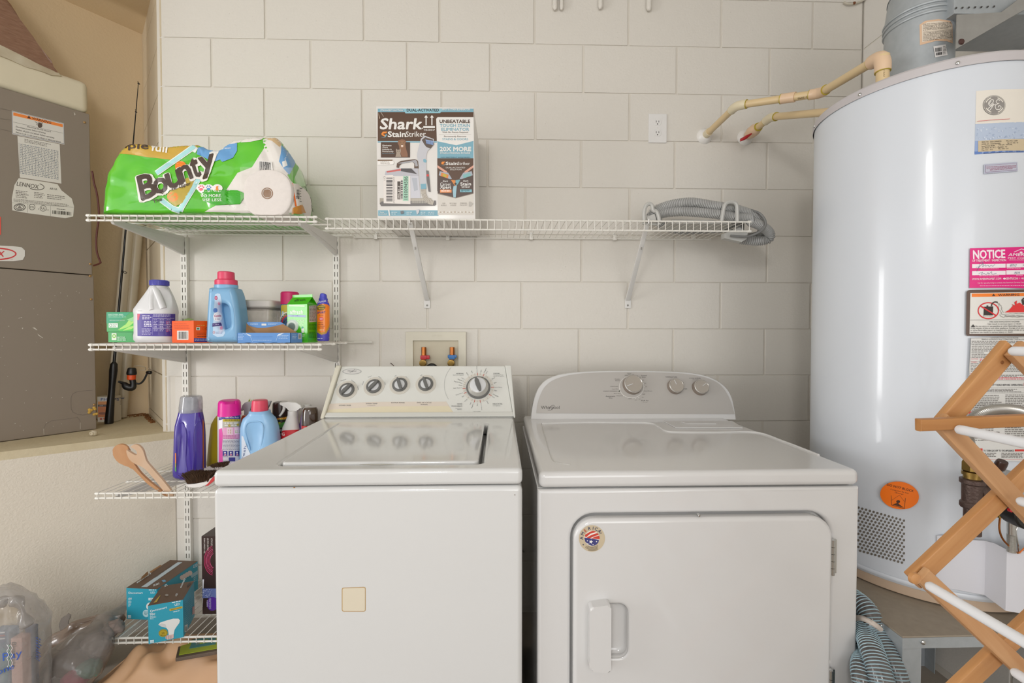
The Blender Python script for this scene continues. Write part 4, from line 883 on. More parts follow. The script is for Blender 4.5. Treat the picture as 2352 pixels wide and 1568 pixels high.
escut(sup2, pb); seg(sup2, pb, pb2); seg(sup2, pb2, pb3); elbow(sup2, pb, pb2, pb3, m_=FITW, l=.034)
obj('valve_body', B().lathe([(.0165, 0), (.019, .01), (.024, .028), (.024, .055), (.019, .07), (.0175, .078)], pb+V((0, -.022, 0)), (0, -1, 0), 22), FIT, sup2)
obj('glue_ring', B().cyl(pb+V((0, -.099, 0)), pb+V((0, -.102, 0)), .0178, n=18), GLUE, sup2)
vh = pb+V((-.008, -.075, -.022)); RED = mat('red_plastic', '#c2201f', .35)
b = B(); a0 = P(1700, 324, -.085); a1 = P(1726, 307, -.085); b.tube([a0, a0.lerp(a1, .3), a0.lerp(a1, .5), a0.lerp(a1, .8), a1], lambda k: (.002, .006, .0075, .005, .003)[k], 10); b.cyl(a0.lerp(a1, .45), a0.lerp(a1, .45)+V((0, .03, .006)), .006)
obj('valve_handle', b, RED, sup2)
# ------------------------------------------------------------------ clothes drying rack
OAK = mat('rack_wood', '#d3a26c', .45, hex2='#a3662f', vscale=80, stretch=(14, 1, 1), rot=-.75, detail=4, coat=.15); OAK2 = mat('rack_wood_light', '#d4a97e', .5, hex2='#a9723f', vscale=80, stretch=(14, 1, 1), rot=.85, detail=4); OAKR = mat('rack_rail_wood', '#c48e55', .45, hex2='#98602c', vscale=80, stretch=(14, 1, 1), rot=0, detail=4)
YRK = F/1690-1.924
rack = thing('drying_rack', 'folding wooden clothes drying rack with white dowels in front of the heater', 'drying rack', P(2300, 1300, YRK)*1)
rack.location.z = 0
def bar(n0, n1, w_, y0, th, m_=OAK, name='arm', ext=(.012, .012), rnd=.003):
    a = P(*n0, YRK); c = P(*n1, YRK); u = (c-a).normalized(); a = a-u*ext[0]; c = c+u*ext[1]; v = V((-u.z, 0, u.x))*w_/2
    y = YRK+y0
    b = B().prism([V((p.x, y, p.z)) for p in (a-v, c-v, c+v, a+v)], (0, th, 0), rnd, 2); return obj(name, b, m_, rack)
Lx = lambda k: (2118 if k else 2158, 975+350*k); Rx = lambda k: (2490, 975+350*k)
AP = (2322, 806)
yN = -.45
for off, nm in ((0, 'far'), (yN, 'near')):
    t = .012
    bar((2090, 968), (2500, 950), .0165, off-.026, t, OAKR, 'rail', (.008, .012))
    bar((2180, 972), AP, .027, off, t, OAK, 'arm', (.012, .008)); bar(AP, (2490, 975), .027, off-.013, t, OAK2, 'arm', (.006, .012))
    for k in range(0, 5):
        bar(Lx(k), Rx(k+1), .0235, off-.013, t, OAK2, 'arm')
        bar(Lx(k+1), Rx(k), .0265, off, t, OAK, 'arm')
    bar(Lx(5), (2330, 2950), .025, off-.013, t, OAK, 'leg', (.012, 0)); bar(Rx(5), (2270, 2950), .025, off, t, OAK, 'leg', (.012, 0))
for c in rack.children:                      # trim the legs at the floor
    if c.name.startswith('leg'):
        for v in c.data.vertices: v.co.z = max(v.co.z, 0)
DOW = mat('white_dowel', '#e6e7ea', .35)
for p in ((2199, 985), (2131, 1343), (2340, 1149), (2327, 1541), (2118, 1694), (2322, 806), (2487, 1325), (2487, 1675), (2118, 2043), (2118, 2392), (2487, 2040)):
    c = P(*p, YRK-.026); b = B(); b.lathe([(.004, 0), (.0062, .003), (.0064, .01), (.0064, -yN-.004), (.004, -yN)], V((c.x, YRK-.0255, c.z)), (0, -1, 0), 16); obj('dowel', b, DOW, rack)
b = B(); c = P(2098, 1326, YRK-.026); b.lathe([(.008, 0), (.007, .004), (.003, .0055)], c, (0, -1, 0), 16); obj('pivot_peg', b, OAK, rack)
b = B(); c = P(2302, 832, YRK); b.lathe([(.0028, 0), (.002, .0008)], (c.x, YRK, c.z), (0, -1, 0), 10); obj('nail_hole', b, mat('dark_wood', '#8a5526', .7), rack)
# ------------------------------------------------------------------ spiral pool hose beside the dryer
HB = mat('hose_dark_wall', '#39332f', .25, hex2='#6b6664', vscale=60, coat=.5); HBL = mat('hose_blue_rib', '#a5bfc9', .3)
hose = thing('spiral_hose', 'blue-ribbed clear spiral hose bunched between dryer and heater stand', 'hose', P(2010, 1500, -.84)*1); hose.location.z = 0
def spiral(pts, r, ribs):
    path = spline(pts, 14); obj('hose_wall', B().tube(path, r*.94, 16), HB, hose)
    L_ = [0]
    for a, c in zip(path, path[1:]): L_.append(L_[-1]+(c-a).length)
    b = B(); n_ = int(L_[-1]/.0056); j = 0
    for i in range(n_):
        s_ = (i+.5)*.0056
        while L_[j+1] < s_: j += 1
        p = path[j].lerp(path[j+1], (s_-L_[j])/(L_[j+1]-L_[j])); b.torus(p, path[j+1]-path[j]+V((0, 0, 0)), r*.95, .0013, 18, 4)
    o = obj('hose_rib', b, HBL, hose); tag(o, kind='stuff')
spiral([P(1876, 1330, -.70), P(1976, 1385, -.853), P(2015, 1455, -.905), P(2056, 1545, -.96), P(2082, 1660, -.99), P(2088, 1780, -1.0)], .024, 1)
spiral([P(1900, 1405, -.78), P(1976, 1440, -.872), P(2005, 1500, -.945), P(2030, 1585, -.99), P(2038, 1700, -1.01), P(2040, 1800, -1.01)], .025, 1)
spiral([P(1930, 1470, -.84), P(1977, 1500, -.89), P(1978, 1540, -.945), P(1986, 1610, -.97), P(1988, 1740, -.975)], .021, 1)
b = B(); b.tube(spline([P(1960, 1420, -.865), P(1978, 1419, -.895), P(2003, 1430, -.93), P(2022, 1444, -.925)], 5), .006, 8); obj('strap', b, mat('strap_offwhite', '#cfc4ba', .6), hose)
# ------------------------------------------------------------------ wall fittings
out_ = P(1509.5, 295.5, 0)
outlet = thing('wall_outlet', 'white double wall outlet above the right end of the long shelf', 'outlet', out_)
pl = [P(1489, 262, 0), P(1531, 263, 0), P(1530, 329, 0), P(1488, 328, 0)]
x0, x1, z0, z1 = pl[0].x, pl[1].x, pl[2].z, pl[0].z
OW = mat('outlet_white', '#e4e2df', .3)
op = obj('cover_plate', B().box(x0, x1, -.006, -.0005, z0, z1, .003, 2), OW, outlet)
for py in (281, 305.5):
    c = P(1510, py, -.006); b = B(); b.prism([V((c.x+.0165*cos(a)*1.0, -.006, max(-.0125, min(.0125, .0165*sin(a)))+c.z)) for a in [2*pi*i/28 for i in range(28)]], (0, -.0015, 0), .0005, 1); f = obj('receptacle', b, OW, outlet)
    b = B()
    for dx in (-.0055, .0055): b.box(c.x+dx-.001, c.x+dx+.001, -.0079, -.0074, c.z-.001, c.z+.007)
    b.cyl((c.x, -.0074, c.z-.0075), (c.x, -.0079, c.z-.0075), .0025); o = obj('slot', b, DARK, f)
b = B(); c = P(1510, 293.5, -.006); b.lathe([(.003, 0), (.002, .001)], c, (0, -1, 0), 10); obj('screw', b, OW, outlet)
# washer outlet box in the wall
ob4 = [P(933, 762, 0), P(1071, 762, 0), P(1067, 880, 0)]; x0, x1, z1 = ob4[0].x, ob4[1].x, ob4[0].z; z0 = P(1000, 905, 0).z
ix0, ix1, iz1, iz0 = P(950, 800, 0).x, P(1053, 800, 0).x, P(1000, 782, 0).z, P(1000, 890, 0).z
obx = thing('washer_outlet_box', 'cream plumbing outlet box in the wall behind the washing machine', 'outlet box', ((x0+x1)/2, 0, z0))
OB = mat('cream_plastic_box', '#d8d2c0', .4)
obj('frame', B().plate([(x0, z0), (x1, z0), (x1, z1), (x0, z1)], [[(ix0, iz0), (ix1, iz0), (ix1, iz1), (ix0, iz1)]], (0, -.007, 0), (1, 0, 0), (0, 0, 1), .013, .002, 2), OB, obx)
ff = [c for c in obx.children][0]
b = B(); b.keep = True
bm_ = b.bm; bm_.free()
obj('recess_back', B().box(ix0-.002, ix1+.002, -.0022, -.0012, iz0-.002, iz1+.002), mat('box_shade', '#c9c0a9', .5), obx)
for px, hexh, dx in ((973.5, '#c01f2a', 1), (1038.5, '#2f6fb0', -1)):
    c = P(px, 810, -.022)
    obj('copper_stub', B().cyl((c.x, -.022, P(px, 826, -.022).z), (c.x, -.022, P(px, 797, -.022).z), .0105, n=18), COPPER, obx)
    z_ = P(px, 820.5, -.03).z; b = B(); b.box(c.x-.013, c.x+.013, -.036, -.012, z_-.009, z_+.009, .003, 2); b.box(c.x+.010, c.x+.026, -.034, -.022, z_-.007, z_+.009, .003, 2) if dx > 0 else b.box(c.x-.018, c.x+.02, -.034, -.02, z_-.003, z_+.011, .003, 2)
    obj('valve_handle', b, mat('handle_'+hexh[1:], hexh, .35), obx)
    c2 = P(px-3, 834, -.03); obj('valve_body', B().lathe([(.006, 0), (.0155, .002), (.0155, .012), (.011, .014)], V((c2.x, -.012, c2.z)), (0, -1, 0), 16), BRASS, obx)
c = P(992, 846, -.03); obj('rubber_hose', B().tube([V((c.x+.02*cos(t), -.03, c.z-.01+.024*sin(t))) for t in [pi*i/12 for i in range(13)]], .009, 10), BLACKP, obx)
pr = Print(ff); pr.text('GUY GRAY', 992, 772.5, 1016, 3.2, '#cbc4b0'); pr.build('embossing', ff)
# stubs of old pipes at the top of the wall, and small odds and ends
for px, py, r, g in ((1275, 14, .010, 0), (1290, 14, .008, 0), (1379.5, 12, .010, 0), (1491, 16, .011, 0)):
    c = P(px, py, -.014); b = B(); b.lathe([(r*.35, -.016), (r*.8, -.012), (r*1.08, -.002), (r, .008), (r, .03), (r*.98, .30)], c, (0, 0, 1), 14)
    for v in b.bm.verts: v.co += noise.noise_vector(v.co*70)*.0016
    o = obj('pipe_stub', b, wallm, base=c); tag(o, {1275: 'leftmost white-painted pipe stub hanging down the top of the wall', 1290: 'second white-painted pipe stub from the left, touching the leftmost one', 1379.5: 'single white-painted pipe stub between the pair and the stub over the outlet', 1491: 'rightmost white-painted pipe stub, above the wall outlet'}[px], 'pipe stub', 'painted pipe stubs at the top of the wall')
b = B(); b.tube(spline([P(1938, 5, -.012), P(1950, 9, -.014), P(1966, 7, -.014), P(1984, 0, -.010), P(1992, -8, -.006)], 5), .004, 8)
o = obj('wire_hook', b, mat('old_white_paint', '#c9c2b2', .6), base=P(1966, 7, -.012)); tag(o, 'short bent pipe strap at the top right corner of the wall', 'hook')
obj('rust_spot', B().cyl(P(1960, 7, -.018), P(1964, 7, -.0185), .0052), mat('rust', '#7a4a2c', .8), o)
b = B(); b.tube([P(897, 833.5, -.002), P(899, 835, -.02), P(904, 839.5, -.03), P(912, 850, -.04)], .0016, 6)
o = obj('wire_end', b, mat('dark_wire', '#4b2f28', .5), base=P(900, 836, -.002)); tag(o, 'thin dark wire end poking up behind the washing machine', 'wire')
# wire and red-capped bottles in the gap between the machines
b = B(); b.tube(spline([P(1185, 1268, -.02), P(1203, 1250, -.02), P(1212, 1243, -.02), P(1213, 1256, -.02), P(1222, 1256, -.02), P(1235, 1262, -.02)], 6), .0035, 6)
o = obj('loose_cable', b, BLACKP, base=P(1210, 1250, -.02)); tag(o, 'black cable end hanging on the wall in the gap between the machines', 'cable')
# ================================================================== shelving
YF, YB_ = -.379, -.022
def wire_shelf(label, x0, x1, zf, zb, yf, yb, lip, pitch, rails=(.35, .7), group=None, cut=(0, 0)):
    t = thing('wire_shelf', label, 'shelf', ((x0+x1)/2, (yf+yb)/2, min(zf, zb)-lip), group)
    dz = lambda y: zf+(zb-zf)*(y-yf)/(yb-yf)
    def rod(name, y, z, r=.0034, a=x0, b_=x1):
        b = B(); b.cyl((a, y, z), (b_, y, z), r, n=8)
        o = obj(name, b, WIRE, t)
        for x, s_ in ((a, -1), (b_, 1)): obj('end_cap', B().lathe([(r*1.5, -.012), (r*1.6, -.002), (r*.8, .002)], (x, y, z), (s_, 0, 0), 8), WIRE, o)
    rod('front_rail', yf, zf-.004); rod('lip_rail', yf, zf-lip); rod('back_rail', yb, zb-.004, .003, x0+cut[0], x1-cut[1])
    for k in rails: y = yf+(yb-yf)*k; rod('middle_rail', y, dz(y)-.0052, .003)
    n = int(round((x1-x0-.016)/pitch)); me = None
    for i in range(n+1):
        x = x0+.008+(x1-x0-.016)*i/n
        if me is None:
            b = B(); yq = yf-.0038; b.tube([(0, yb, zb-.0005), (0, yf+.004, zf-.0005), (0, yq, zf-.003), (0, yq, zf-lip-.003)], .00135, 6)
            bmesh.ops.translate(b.bm, verts=b.bm.verts, vec=-V((0, t.location.y, t.location.z))); me = bpy.data.meshes.new('deck_wire'); b.bm.to_mesh(me); b.bm.free(); finish(me, WIRE)
        o = bpy.data.objects.new('deck_wire', me); COL.objects.link(o); o.parent = t; o.location = (x-t.location.x, 0, 0)
    return t
xs0 = P(199, 495, YF).x; xs1 = P(736, 497, YF).x
SH = {}
lv = {1: (494, 536), 2: (789, 783.5), 3: (1128, None), 4: (1459, None)}
names = {1: 'top white wire shelf on brackets, carrying the paper towel pack', 2: 'white wire shelf on brackets at eye level, carrying the bleach jug', 3: 'white wire shelf left of the washing machine, carrying the purple bottle', 4: 'lowest white wire shelf, carrying the light bulb boxes'}
for k, (pf, pb_) in lv.items():
    zf = P(470, pf, YF).z; zb = P(470, pb_, YB_).z if pb_ else zf-.001
    SH[k] = zf; off = {1: 0, 2: 0, 3: .012, 4: .022}[k]
    wire_shelf(names[k], xs0+off, xs1+off-{1: .012, 2: 0, 3: .045, 4: .055}[k], zf, zb, YF, YB_, .020, .0264, group='wire shelves on the two slotted uprights', cut=(0, -.07 if k == 2 else 0))
# slotted uprights
def upright(px0, px1, py0, py1, label):
    x0, x1 = P(px0, 750, -.018).x, P(px1, 750, -.018).x; z1, z0 = P(px0, py0, -.018).z, P(px0, py1, -.018).z
    w_ = x1-x0; b = B(); y0, y1 = -.018, -.0165; sw = .0034
    c1, c2 = x0+w_*.27, x0+w_*.73
    for a, c in ((x0, c1-sw/2), (c1+sw/2, c2-sw/2), (c2+sw/2, x1)): b.box(a, c, y0, y1, z0, z1)
    z = z1-.008
    while z > z0+.02:
        for c in (c1, c2): b.box(c-sw/2, c+sw/2, y0, y1, z-.013, z)
        z -= .0322
    b.box(x0, x0+.0015, y1, -.001, z0, z1); b.box(x1-.0015, x1, y1, -.001, z0, z1); b.box(x0+.0015, x1-.0015, -.0035, -.002, z0, z1)
    o = obj('slotted_upright', b, WIRE, base=((x0+x1)/2, -.01, z0)); tag(o, label, 'shelf upright', None)
    return (x0+x1)/2
XU1 = upright(416.5, 430.5, 543, 1345, 'left white slotted upright on the block wall, running down to the bulb boxes')
XU2 = upright(766, 779.5, 543, 1345, 'right white slotted upright, running down behind the washing machine')
BRK = mat('bracket_white', '#dcdad6', .4, var=.015)
for k in (1, 2, 3, 4):
    for x, side in ((XU1, 'left'), (XU2, 'right'))[:2 if k < 3 else 1]:
        z = SH[k]-.0085-.0025; zr = z
        if k == 1: zr = P(470, 536, YB_).z-.011
        b = B(); pts = [(-.0185, zr), (-.0185, zr-.078), (-.045, zr-.074), (-.16, zr-.052), (-.355, z-.016), (-.362, z-.008), (-.36, z)]
        th = .011
        b.prism([V((x-th/2, y, zz_)) for y, zz_ in pts], (th, 0, 0), .002, 2)
        o = obj('shelf_bracket', b, BRK, base=(x, -.02, zr-.078))
        tag(o, 'white tapered steel bracket under the %s end of the %s shelf' % (side, {1: 'top bracketed wire', 2: 'eye-level bracketed wire', 3: 'purple bottle', 4: 'lowest wire'}[k]), 'shelf bracket', 'tapered shelf brackets')
        b = B(); b.prism([V((x+(th/2+.0003), y, zz_)) for y, zz_ in [(-.03, zr-.018), (-.03, zr-.06), (-.15, zr-.042), (-.29, z-.014), (-.29, z-.008)]], (.0006, 0, 0), .0003, 1); obj('embossed_panel', b, BRK, o)
# long wall-mounted shelf on the right
YR = F/636-1.924
rx0, rx1 = P(748, 510, YR).x, P(1725, 515, YR).x
zr1 = P(1230, 503.5, YR).z
RS = wire_shelf('long white wire shelf with diagonal braces, carrying the carpet cleaner box', rx0, rx1, zr1, P(1200, 545, -.013).z, YR, -.013, .038, .0258, rails=(), cut=(.0, .0))
for px, py in ((863, 545), (1029, 547), (1220, 546), (1412, 547), (1593, 546)):
    c = P(px, py, -.013); b = B(); b.box(c.x-.008, c.x+.008, -.021, -.0015, c.z-.009, c.z+.012, .003, 2); b.box(c.x-.006, c.x+.006, -.006, -.0015, c.z+.008, c.z+.026, .002)
    o = obj('wall_clip', b, WIRE, RS); b = B(); b.lathe([(.003, 0), (.002, .0015)], (c.x, -.006, c.z+.02), (0, -1, 0), 8); obj('screw', b, CHROME, o)
for (px, py), (qx, qy), lab in (((942, 511), (981, 702), 'white diagonal brace under the carpet cleaner box'), ((1487, 512), (1442, 702), 'white diagonal brace under the coiled grey hose')):
    a = P(px, py, YR+.012); c = P(qx, qy-14, -.010); br_ = thing('shelf_brace', lab, 'shelf brace', P(qx, qy, -.004), 'diagonal braces of the long shelf')
    u = (c-a).normalized(); sx_ = u.cross(V((0, 1, 0))).normalized(); sx_ = V((sx_.x, sx_.y, sx_.z)) if sx_.x > 0 else -sx_
    nn = sx_.cross(u)
    w0, w1 = .0085, .0105
    q = [a-sx_*w0-nn*.004, a+sx_*w0-nn*.004, a+sx_*w0+nn*.004, a-sx_*w0+nn*.004]; q2 = [c-sx_*w1-nn*.005, c+sx_*w1-nn*.005, c+sx_*w1+nn*.005, c-sx_*w1+nn*.005]
    obj('strut', B().hexa(q+q2, .0025, 2), BRK, br_)
    c2 = P(qx, qy-3, -.003); obj('foot_plate', B().box(c2.x-.0135, c2.x+.0135, -.006, -.0015, c2.z-.016, c2.z+.024, .002, 2), BRK, br_)
    b = B(); b.lathe([(.0042, 0), (.003, .0025), (.001, .003)], P(qx, qy-1, -.006), (0, -1, 0), 12); obj('screw', b, mat('dull_screw', '#8d8b86', .4, .7), br_)
    obj('hook', B().tube([a+V((0, -.008, .012)), a+V((0, -.016, .010)), a+V((0, -.014, -.004)), a+V((0, 0, -.006))], .0028, 8), BRK, br_)
    m_ = a.lerp(c, .28); obj('slot_mark', B().box(m_.x-.002, m_.x+.002, m_.y-.006, m_.y-.002, m_.z-.010, m_.z+.006), mat('slot_shade', '#8f8b84', .6), br_)
# ================================================================== niche: air handler, fishing gear
HB_ = PZ(222, 985, ZL+.001); HL_ = PZ(0, 1015, ZL+.001); uH = (HL_-HB_); uH.z = 0; uH.normalize()
nH = V((-uH.y, uH.x, 0))
if nH.dot(CAM-HB_) < 0: nH = -nH             # to the room
zpt = PP(207, 262, HB_, nH).z; zpl = PP(203, 190, HB_, nH).z; zms = PP(214, 632, HB_, nH).z
WID = 1.0; DEP = .16
ah = thing('air_handler', 'tall brown-grey air handler cabinet with warning labels in the corner niche', 'air handler', HB_+uH*.3)
AHM = mat('handler_taupe', '#8b7f72', .45, var=.015, vscale=4)
def hbox(t0, t1, z0, z1, out=0., dep=DEP, bev=.003, ins=0.):
    a = HB_+uH*t0+nH*out; c = HB_+uH*t1+nH*out; a.z = c.z = 0
    return B().hexa([a+V((0, 0, z0)), c+V((0, 0, z0)), c-nH*dep+V((0, 0, z0)), a-nH*dep+V((0, 0, z0)), a+V((0, 0, z1)), c+V((0, 0, z1)), c-nH*dep+V((0, 0, z1)), a-nH*dep+V((0, 0, z1))], bev, 3)
lo_ = obj('lower_panel', hbox(0, WID, ZL+.002, zms-.0015), AHM, ah)
up_ = obj('upper_panel', hbox(0.004, WID, zms+.0015, zpt-.001), AHM, ah)
obj('plenum', hbox(.006, WID, zpt, zpl, .004, DEP, .022), mat('cream_insulation', '#d9cfb7', .75, var=.02, bump=.25, bscale=20), ah)
for px, py in ((194, 281), (207, 606), (206.5, 634), (209, 687), (216, 929)):
    c = PP(px, py, HB_, nH)+nH*.001; b = B(); b.lathe([(.005, -.002), (.0045, .002), (.001, .0035)], c, nH, 10); obj('panel_screw', b, mat('brass_screw', '#b08d5e', .45, .6), ah)
b = B(); c = PP(213, 944, HB_, nH)
for i in range(9): b.lathe([(.0001, -.005), (.006, -.002), (.005, .002), (.0001, .005)], c+uH*random.uniform(-.012, .012)+V((0, 0, random.uniform(-.025, .02)))+nH*.003, nH, 8)
o = obj('foam_blob', b, mat('yellow_foam', '#d0a851', .85, bump=.5), ah)
c = PZ(216, 994, ZL+.012); b = B(); b.lathe([(.0001, -.012), (.011, -.008), (.013, .0), (.009, .009), (.0001, .011)], c, (.3, .2, 1), 14); b.torus(c+V((0, -.012, 0)), (0, 1, .2), .006, .0022, 14, 6)
o = obj('drain_plug', b, mat('dirty_white', '#cbbfa6', .6), base=V((c.x, c.y, ZL))); tag(o, 'small dirty white drain plug lying at the corner foot of the air handler', 'plug')
# flexible insulated duct leaving the top of the plenum
bo = [(-220, -260), (-60, -90), (14, -8), (62, 62), (112, 140), (140, 171), (118, 166), (60, 139), (0, 108), (-220, 20)]
pts = [PP(x, y, HB_+nH*.002, nH) for x, y in bo]
b = B(); b.prism(pts, -nH*(DEP-.01), .008, 2); b.subdiv_noise(3, .006, 22, 3.)
dm = mat('brown_duct_wrap', '#6f452e', .25, hex2='#9a765e', vscale=38, stretch=(1, 1, 4), bump=1., bscale=30, coat=.6, detail=6)
obj('duct_boot', b, dm, ah)
b = B(); b.prism([PP(x, y, HB_+nH*.010, nH) for x, y in [(-220, 10), (0, 103), (62, 133), (112, 158), (138, 168), (142, 175), (118, 172), (60, 153), (0, 127), (-220, 40)]], -nH*.03, .004, 2); b.subdiv_noise(2, .003, 50, 1.)
obj('mastic_seal', b, mat('mastic', '#cfc6b2', .8, hex2='#a8977a', vscale=25), ah)
pr = Print(up_); K = '#3c342e'
pr.poly([(27, 254), (147, 283), (148, 332), (28, 308)], '#dcd8d2').up(); pr.poly([(30.5, 258), (144, 285.5), (144, 292), (30.5, 265)], '#f0883a'); pr.line([(28.5, 255.5), (146.5, 284), (147, 330), (29, 306.5), (28.5, 255.5)], .8, '#6d7185'); pr.line([(30, 280), (145, 306)], .5, '#6b6560')
pr.text('WARNING', 73, 274, 117, 5.6, '#4a2e1c', y1=284.5, bold=1.5); pr.poly([(62, 271), (66.5, 265.5), (71, 273)], '#4a2e1c'); pr.ell(92, 288, 5.4, 5.6, '#5a4a40', 12)
for dx in (-3.6, -1.2, 1.4, 3.8): pr.line([(92+dx, 286), (92+dx*1.25, 281)], 1.7, '#5a4a40')
pr.line([(80, 279), (86, 283), (84, 286), (90, 288)], 1, '#5a4a40')
for k, (t, a, b_) in enumerate((('Electrical Shock Hazard', 63, 116), ('Disconnect power before servicing.', 36, 105), ('Replace all parts and panels before operating.', 36, 125), ('Failure to do so can result in death or electrical shock.', 36, 140))):
    y0 = (292, 292, 298.5, 305)[k]; pr.text(t, a, y0, b_, 3.2, K, y1=y0+(b_-a)*.22, bold=.8)
pr.poly([(40, 312), (137, 331), (141, 421.5), (45.5, 407.5)], '#dedad3').up(); pr.rows(56, 319, 122, 3, 3, 1.3, '#807a74', sk=13, seed=3)
for i in range(18): pr.rows(46, 330+i*3.9, 134, 1, 3.4, 1.5, '#8d939b', sk=17-i*.15, seed=20+i, ragged=0, gap=.8)
for k in range(13): x = 43.5+k*7.4; pr.line([(x, 328+(x-43)*.2), (x+1.5, 398+(x-43)*.16)], .4, '#5c5853')
pr.poly([(43, 409), (105, 418), (132, 423), (141, 437), (165, 456), (170, 474), (168, 497), (150, 501), (120, 497), (60, 489), (28, 483), (27, 455), (33, 425)], '#dfdbd2').up()
pr.text('LENNOX', 38, 426, 88, 9.5, '#4a413a', y1=434, bold=.6); pr.ring(82, 428, 20, 8.5, 1.6, '#4a413a', 24, -65, 130, .12)
pr.text('AIR HANDLER', 114, 432, 150, 4.5, K, y1=440, bold=.5) if False else pr.text('AIR HA', 114, 435, 131, 4.6, K, y1=437, bold=.6)
pr.rows(36, 437, 66, 5, 3.6, 1.5, '#77706a', sk=3, seed=41); pr.rows(78, 441, 104, 4, 3.6, 1.4, '#77706a', sk=3, seed=42); pr.rows(108, 446, 150, 3, 4, 1.5, '#77706a', sk=5, seed=43); pr.rows(31, 456, 158, 3, 2.6, 1.2, '#847d76', sk=13, seed=44, ragged=.05)
pr.line([(28, 465.5), (169, 476)], .5, '#6b645d'); pr.line([(63.5, 468), (63, 488)], .5, '#6b645d'); pr.line([(116, 472), (116, 496)], .5, '#6b645d')
pr.ring(45, 476, 13.5, 8.5, 1.6, K, 28); pr.ring(45, 476, 9.5, 6, 1.3, K, 24); pr.poly([(45, 471), (51, 479), (39, 479)], '#8b8580'); pr.ring(73.5, 475.5, 7.5, 7, 1, K, 24); pr.text('ETL', 68.5, 478, 79, 4.6, K, bold=.8); pr.text('c', 87, 481, 90, 3.5, K); pr.ring(99, 478.5, 7.5, 7, 1, K, 24); pr.text('UL', 94.5, 480.5, 103.5, 4.8, K, y1=481.5, bold=.8); pr.text('us', 107, 483, 112, 3, K)
pr.bars(120, 483, 165, 491, K, sk=4); pr.rows(130, 479, 152, 1, 2, 1.2, K, sk=2, ragged=0)
pr.poly([(-20, 563), (30, 565), (50, 568), (57, 575), (57, 588), (52, 597), (30, 599.5), (-20, 599)], '#e0dcd7').up(); pr.ring(-14, 583, 52, 15, 3.4, '#d2383c', 40); pr.text('X', -6, 589, 8, 12.5, '#d2383c', bold=2, sh=.2); pr.text('TM', 23.5, 596, 29, 2, '#d2383c')
pr.rect(-14, 498, 2, 539, '#e2564a')
pr.line([(0, 249), (26, 254)], .6, '#7a7066'); pr.line([(0, 272), (26, 276)], .6, '#7a7066'); pr.line([(0, 296), (26, 302)], .6, '#7a7066'); pr.poly([(169, 258), (172, 260), (173, 264), (170, 265), (171, 262)], '#d8d2c8')
pr.build('label', up_)
pr = Print(lo_); rnd = random.Random(9); WSC = '#cfc8bd'
for k in range(46):
    x, y = rnd.uniform(0, 200), rnd.uniform(650, 990); pr.ell(x, y, rnd.uniform(.4, 1.3), rnd.uniform(.4, 1), WSC, 7)
for a in ([(74, 752), (80, 752), (86, 758), (84, 758)], [(41, 731), (46, 729), (45, 731)], [(46, 729), (51, 728), (50, 730)], [(50, 753), (53, 752), (52, 756)], [(86, 766), (99, 776), (97, 776), (88, 770)]): pr.poly(a, WSC)
pr.line([(212, 896), (195, 897), (175, 900), (166, 905), (163, 914), (163, 938), (167, 946), (178, 951), (190, 953), (212, 949)], .7, '#6f665c'); pr.line([(101, 998), (100, 985), (105, 974), (118, 966), (160, 961), (178, 958), (184, 966), (184, 978)], .7, '#6f665c'); pr.line([(101, 998), (100, 984)], .8, WSC); pr.line([(184.5, 970), (184.5, 985)], .8, WSC); pr.line([(0, 1014), (30, 1013), (120, 1002), (218, 989)], 1.5, '#5a4f40')
pr.build('scuff_mark', lo_)
b = B(); pts = [PP(x, y, HB_+nH*.012, nH) for x, y in ((211, 393), (213, 400), (216, 420), (222, 442), (226, 470), (227, 500), (223, 530), (221, 555), (223, 580), (230, 600), (231, 603), (224, 607), (214, 610))]
b.tube(spline(pts, 5), .0036, 8); o = obj('control_wire', b, mat('dark_red_wire', '#5e2a22', .45), ah)
# white tubes leaning in the niche
TUB = mat('pale_tube', '#c9bda6', .35, var=.02, vscale=5)
for k, (a, c, lab) in enumerate((((256, 945), (305, 420), 'left pale plastic tube leaning in the niche behind the fishing rod'), ((277, 938), (326, 420), 'right pale plastic tube leaning in the niche beside the fishing rod'))):
    nB = V((uB.y, -uB.x, 0)); nB = nB if nB.dot(CAM-JB) > 0 else -nB
    def onplane(px, py, off): return PP(px, py, JB+nB*off, nB)
    q = min((JB+uB*(i*.004)+nB*.055+V((0, 0, ZL+.004)) for i in range(120)), key=lambda p: abs(1176+F*(p-CAM).dot(rt)/(p-CAM).dot(fw)-a[0])); e = onplane(c[0], c[1], .03)
    b = B(); b.cyl(q, e, .0225, n=20); o = obj('plastic_tube', b, TUB, base=q); tag(o, lab, 'tube', 'pale tubes in the niche')
# fishing rod and reel
r0 = PZ(250, 972, ZL+.002); r1 = P(318, 190, .27); ax = (r1-r0); L_ = ax.length; ax.normalize()
rod = thing('fishing_rod', 'black fishing rod with an orange spinning reel standing in the niche', 'fishing rod', r0)
at = lambda t: r0+ax*(L_*t)
def tpy(py):
    lo, hi = 0, 1
    for _ in range(40):
        m_ = (lo+hi)/2; e = at(m_)-CAM; y_ = 784+F*e.dot(dn)/e.dot(fw)
        if y_ > py: lo = m_
        else: hi = m_
    return lo
BK_ = mat('rod_black', '#171616', .35)
obj('blank', B().tube([at(tpy(836)), at(tpy(700)), at(tpy(500)), at(tpy(330)), at(1)], lambda k: (.0062, .0048, .0036, .0026, .0013)[k], 10), BK_, rod)
obj('grip', B().tube([at(0), at(.004), at(tpy(930)), at(tpy(905)), at(tpy(885)), at(tpy(850)), at(tpy(836)), at(tpy(831))], lambda k: (.0155, .0165, .0145, .0125, .0125, .0155, .0135, .007)[k], 14), BK_, rod)
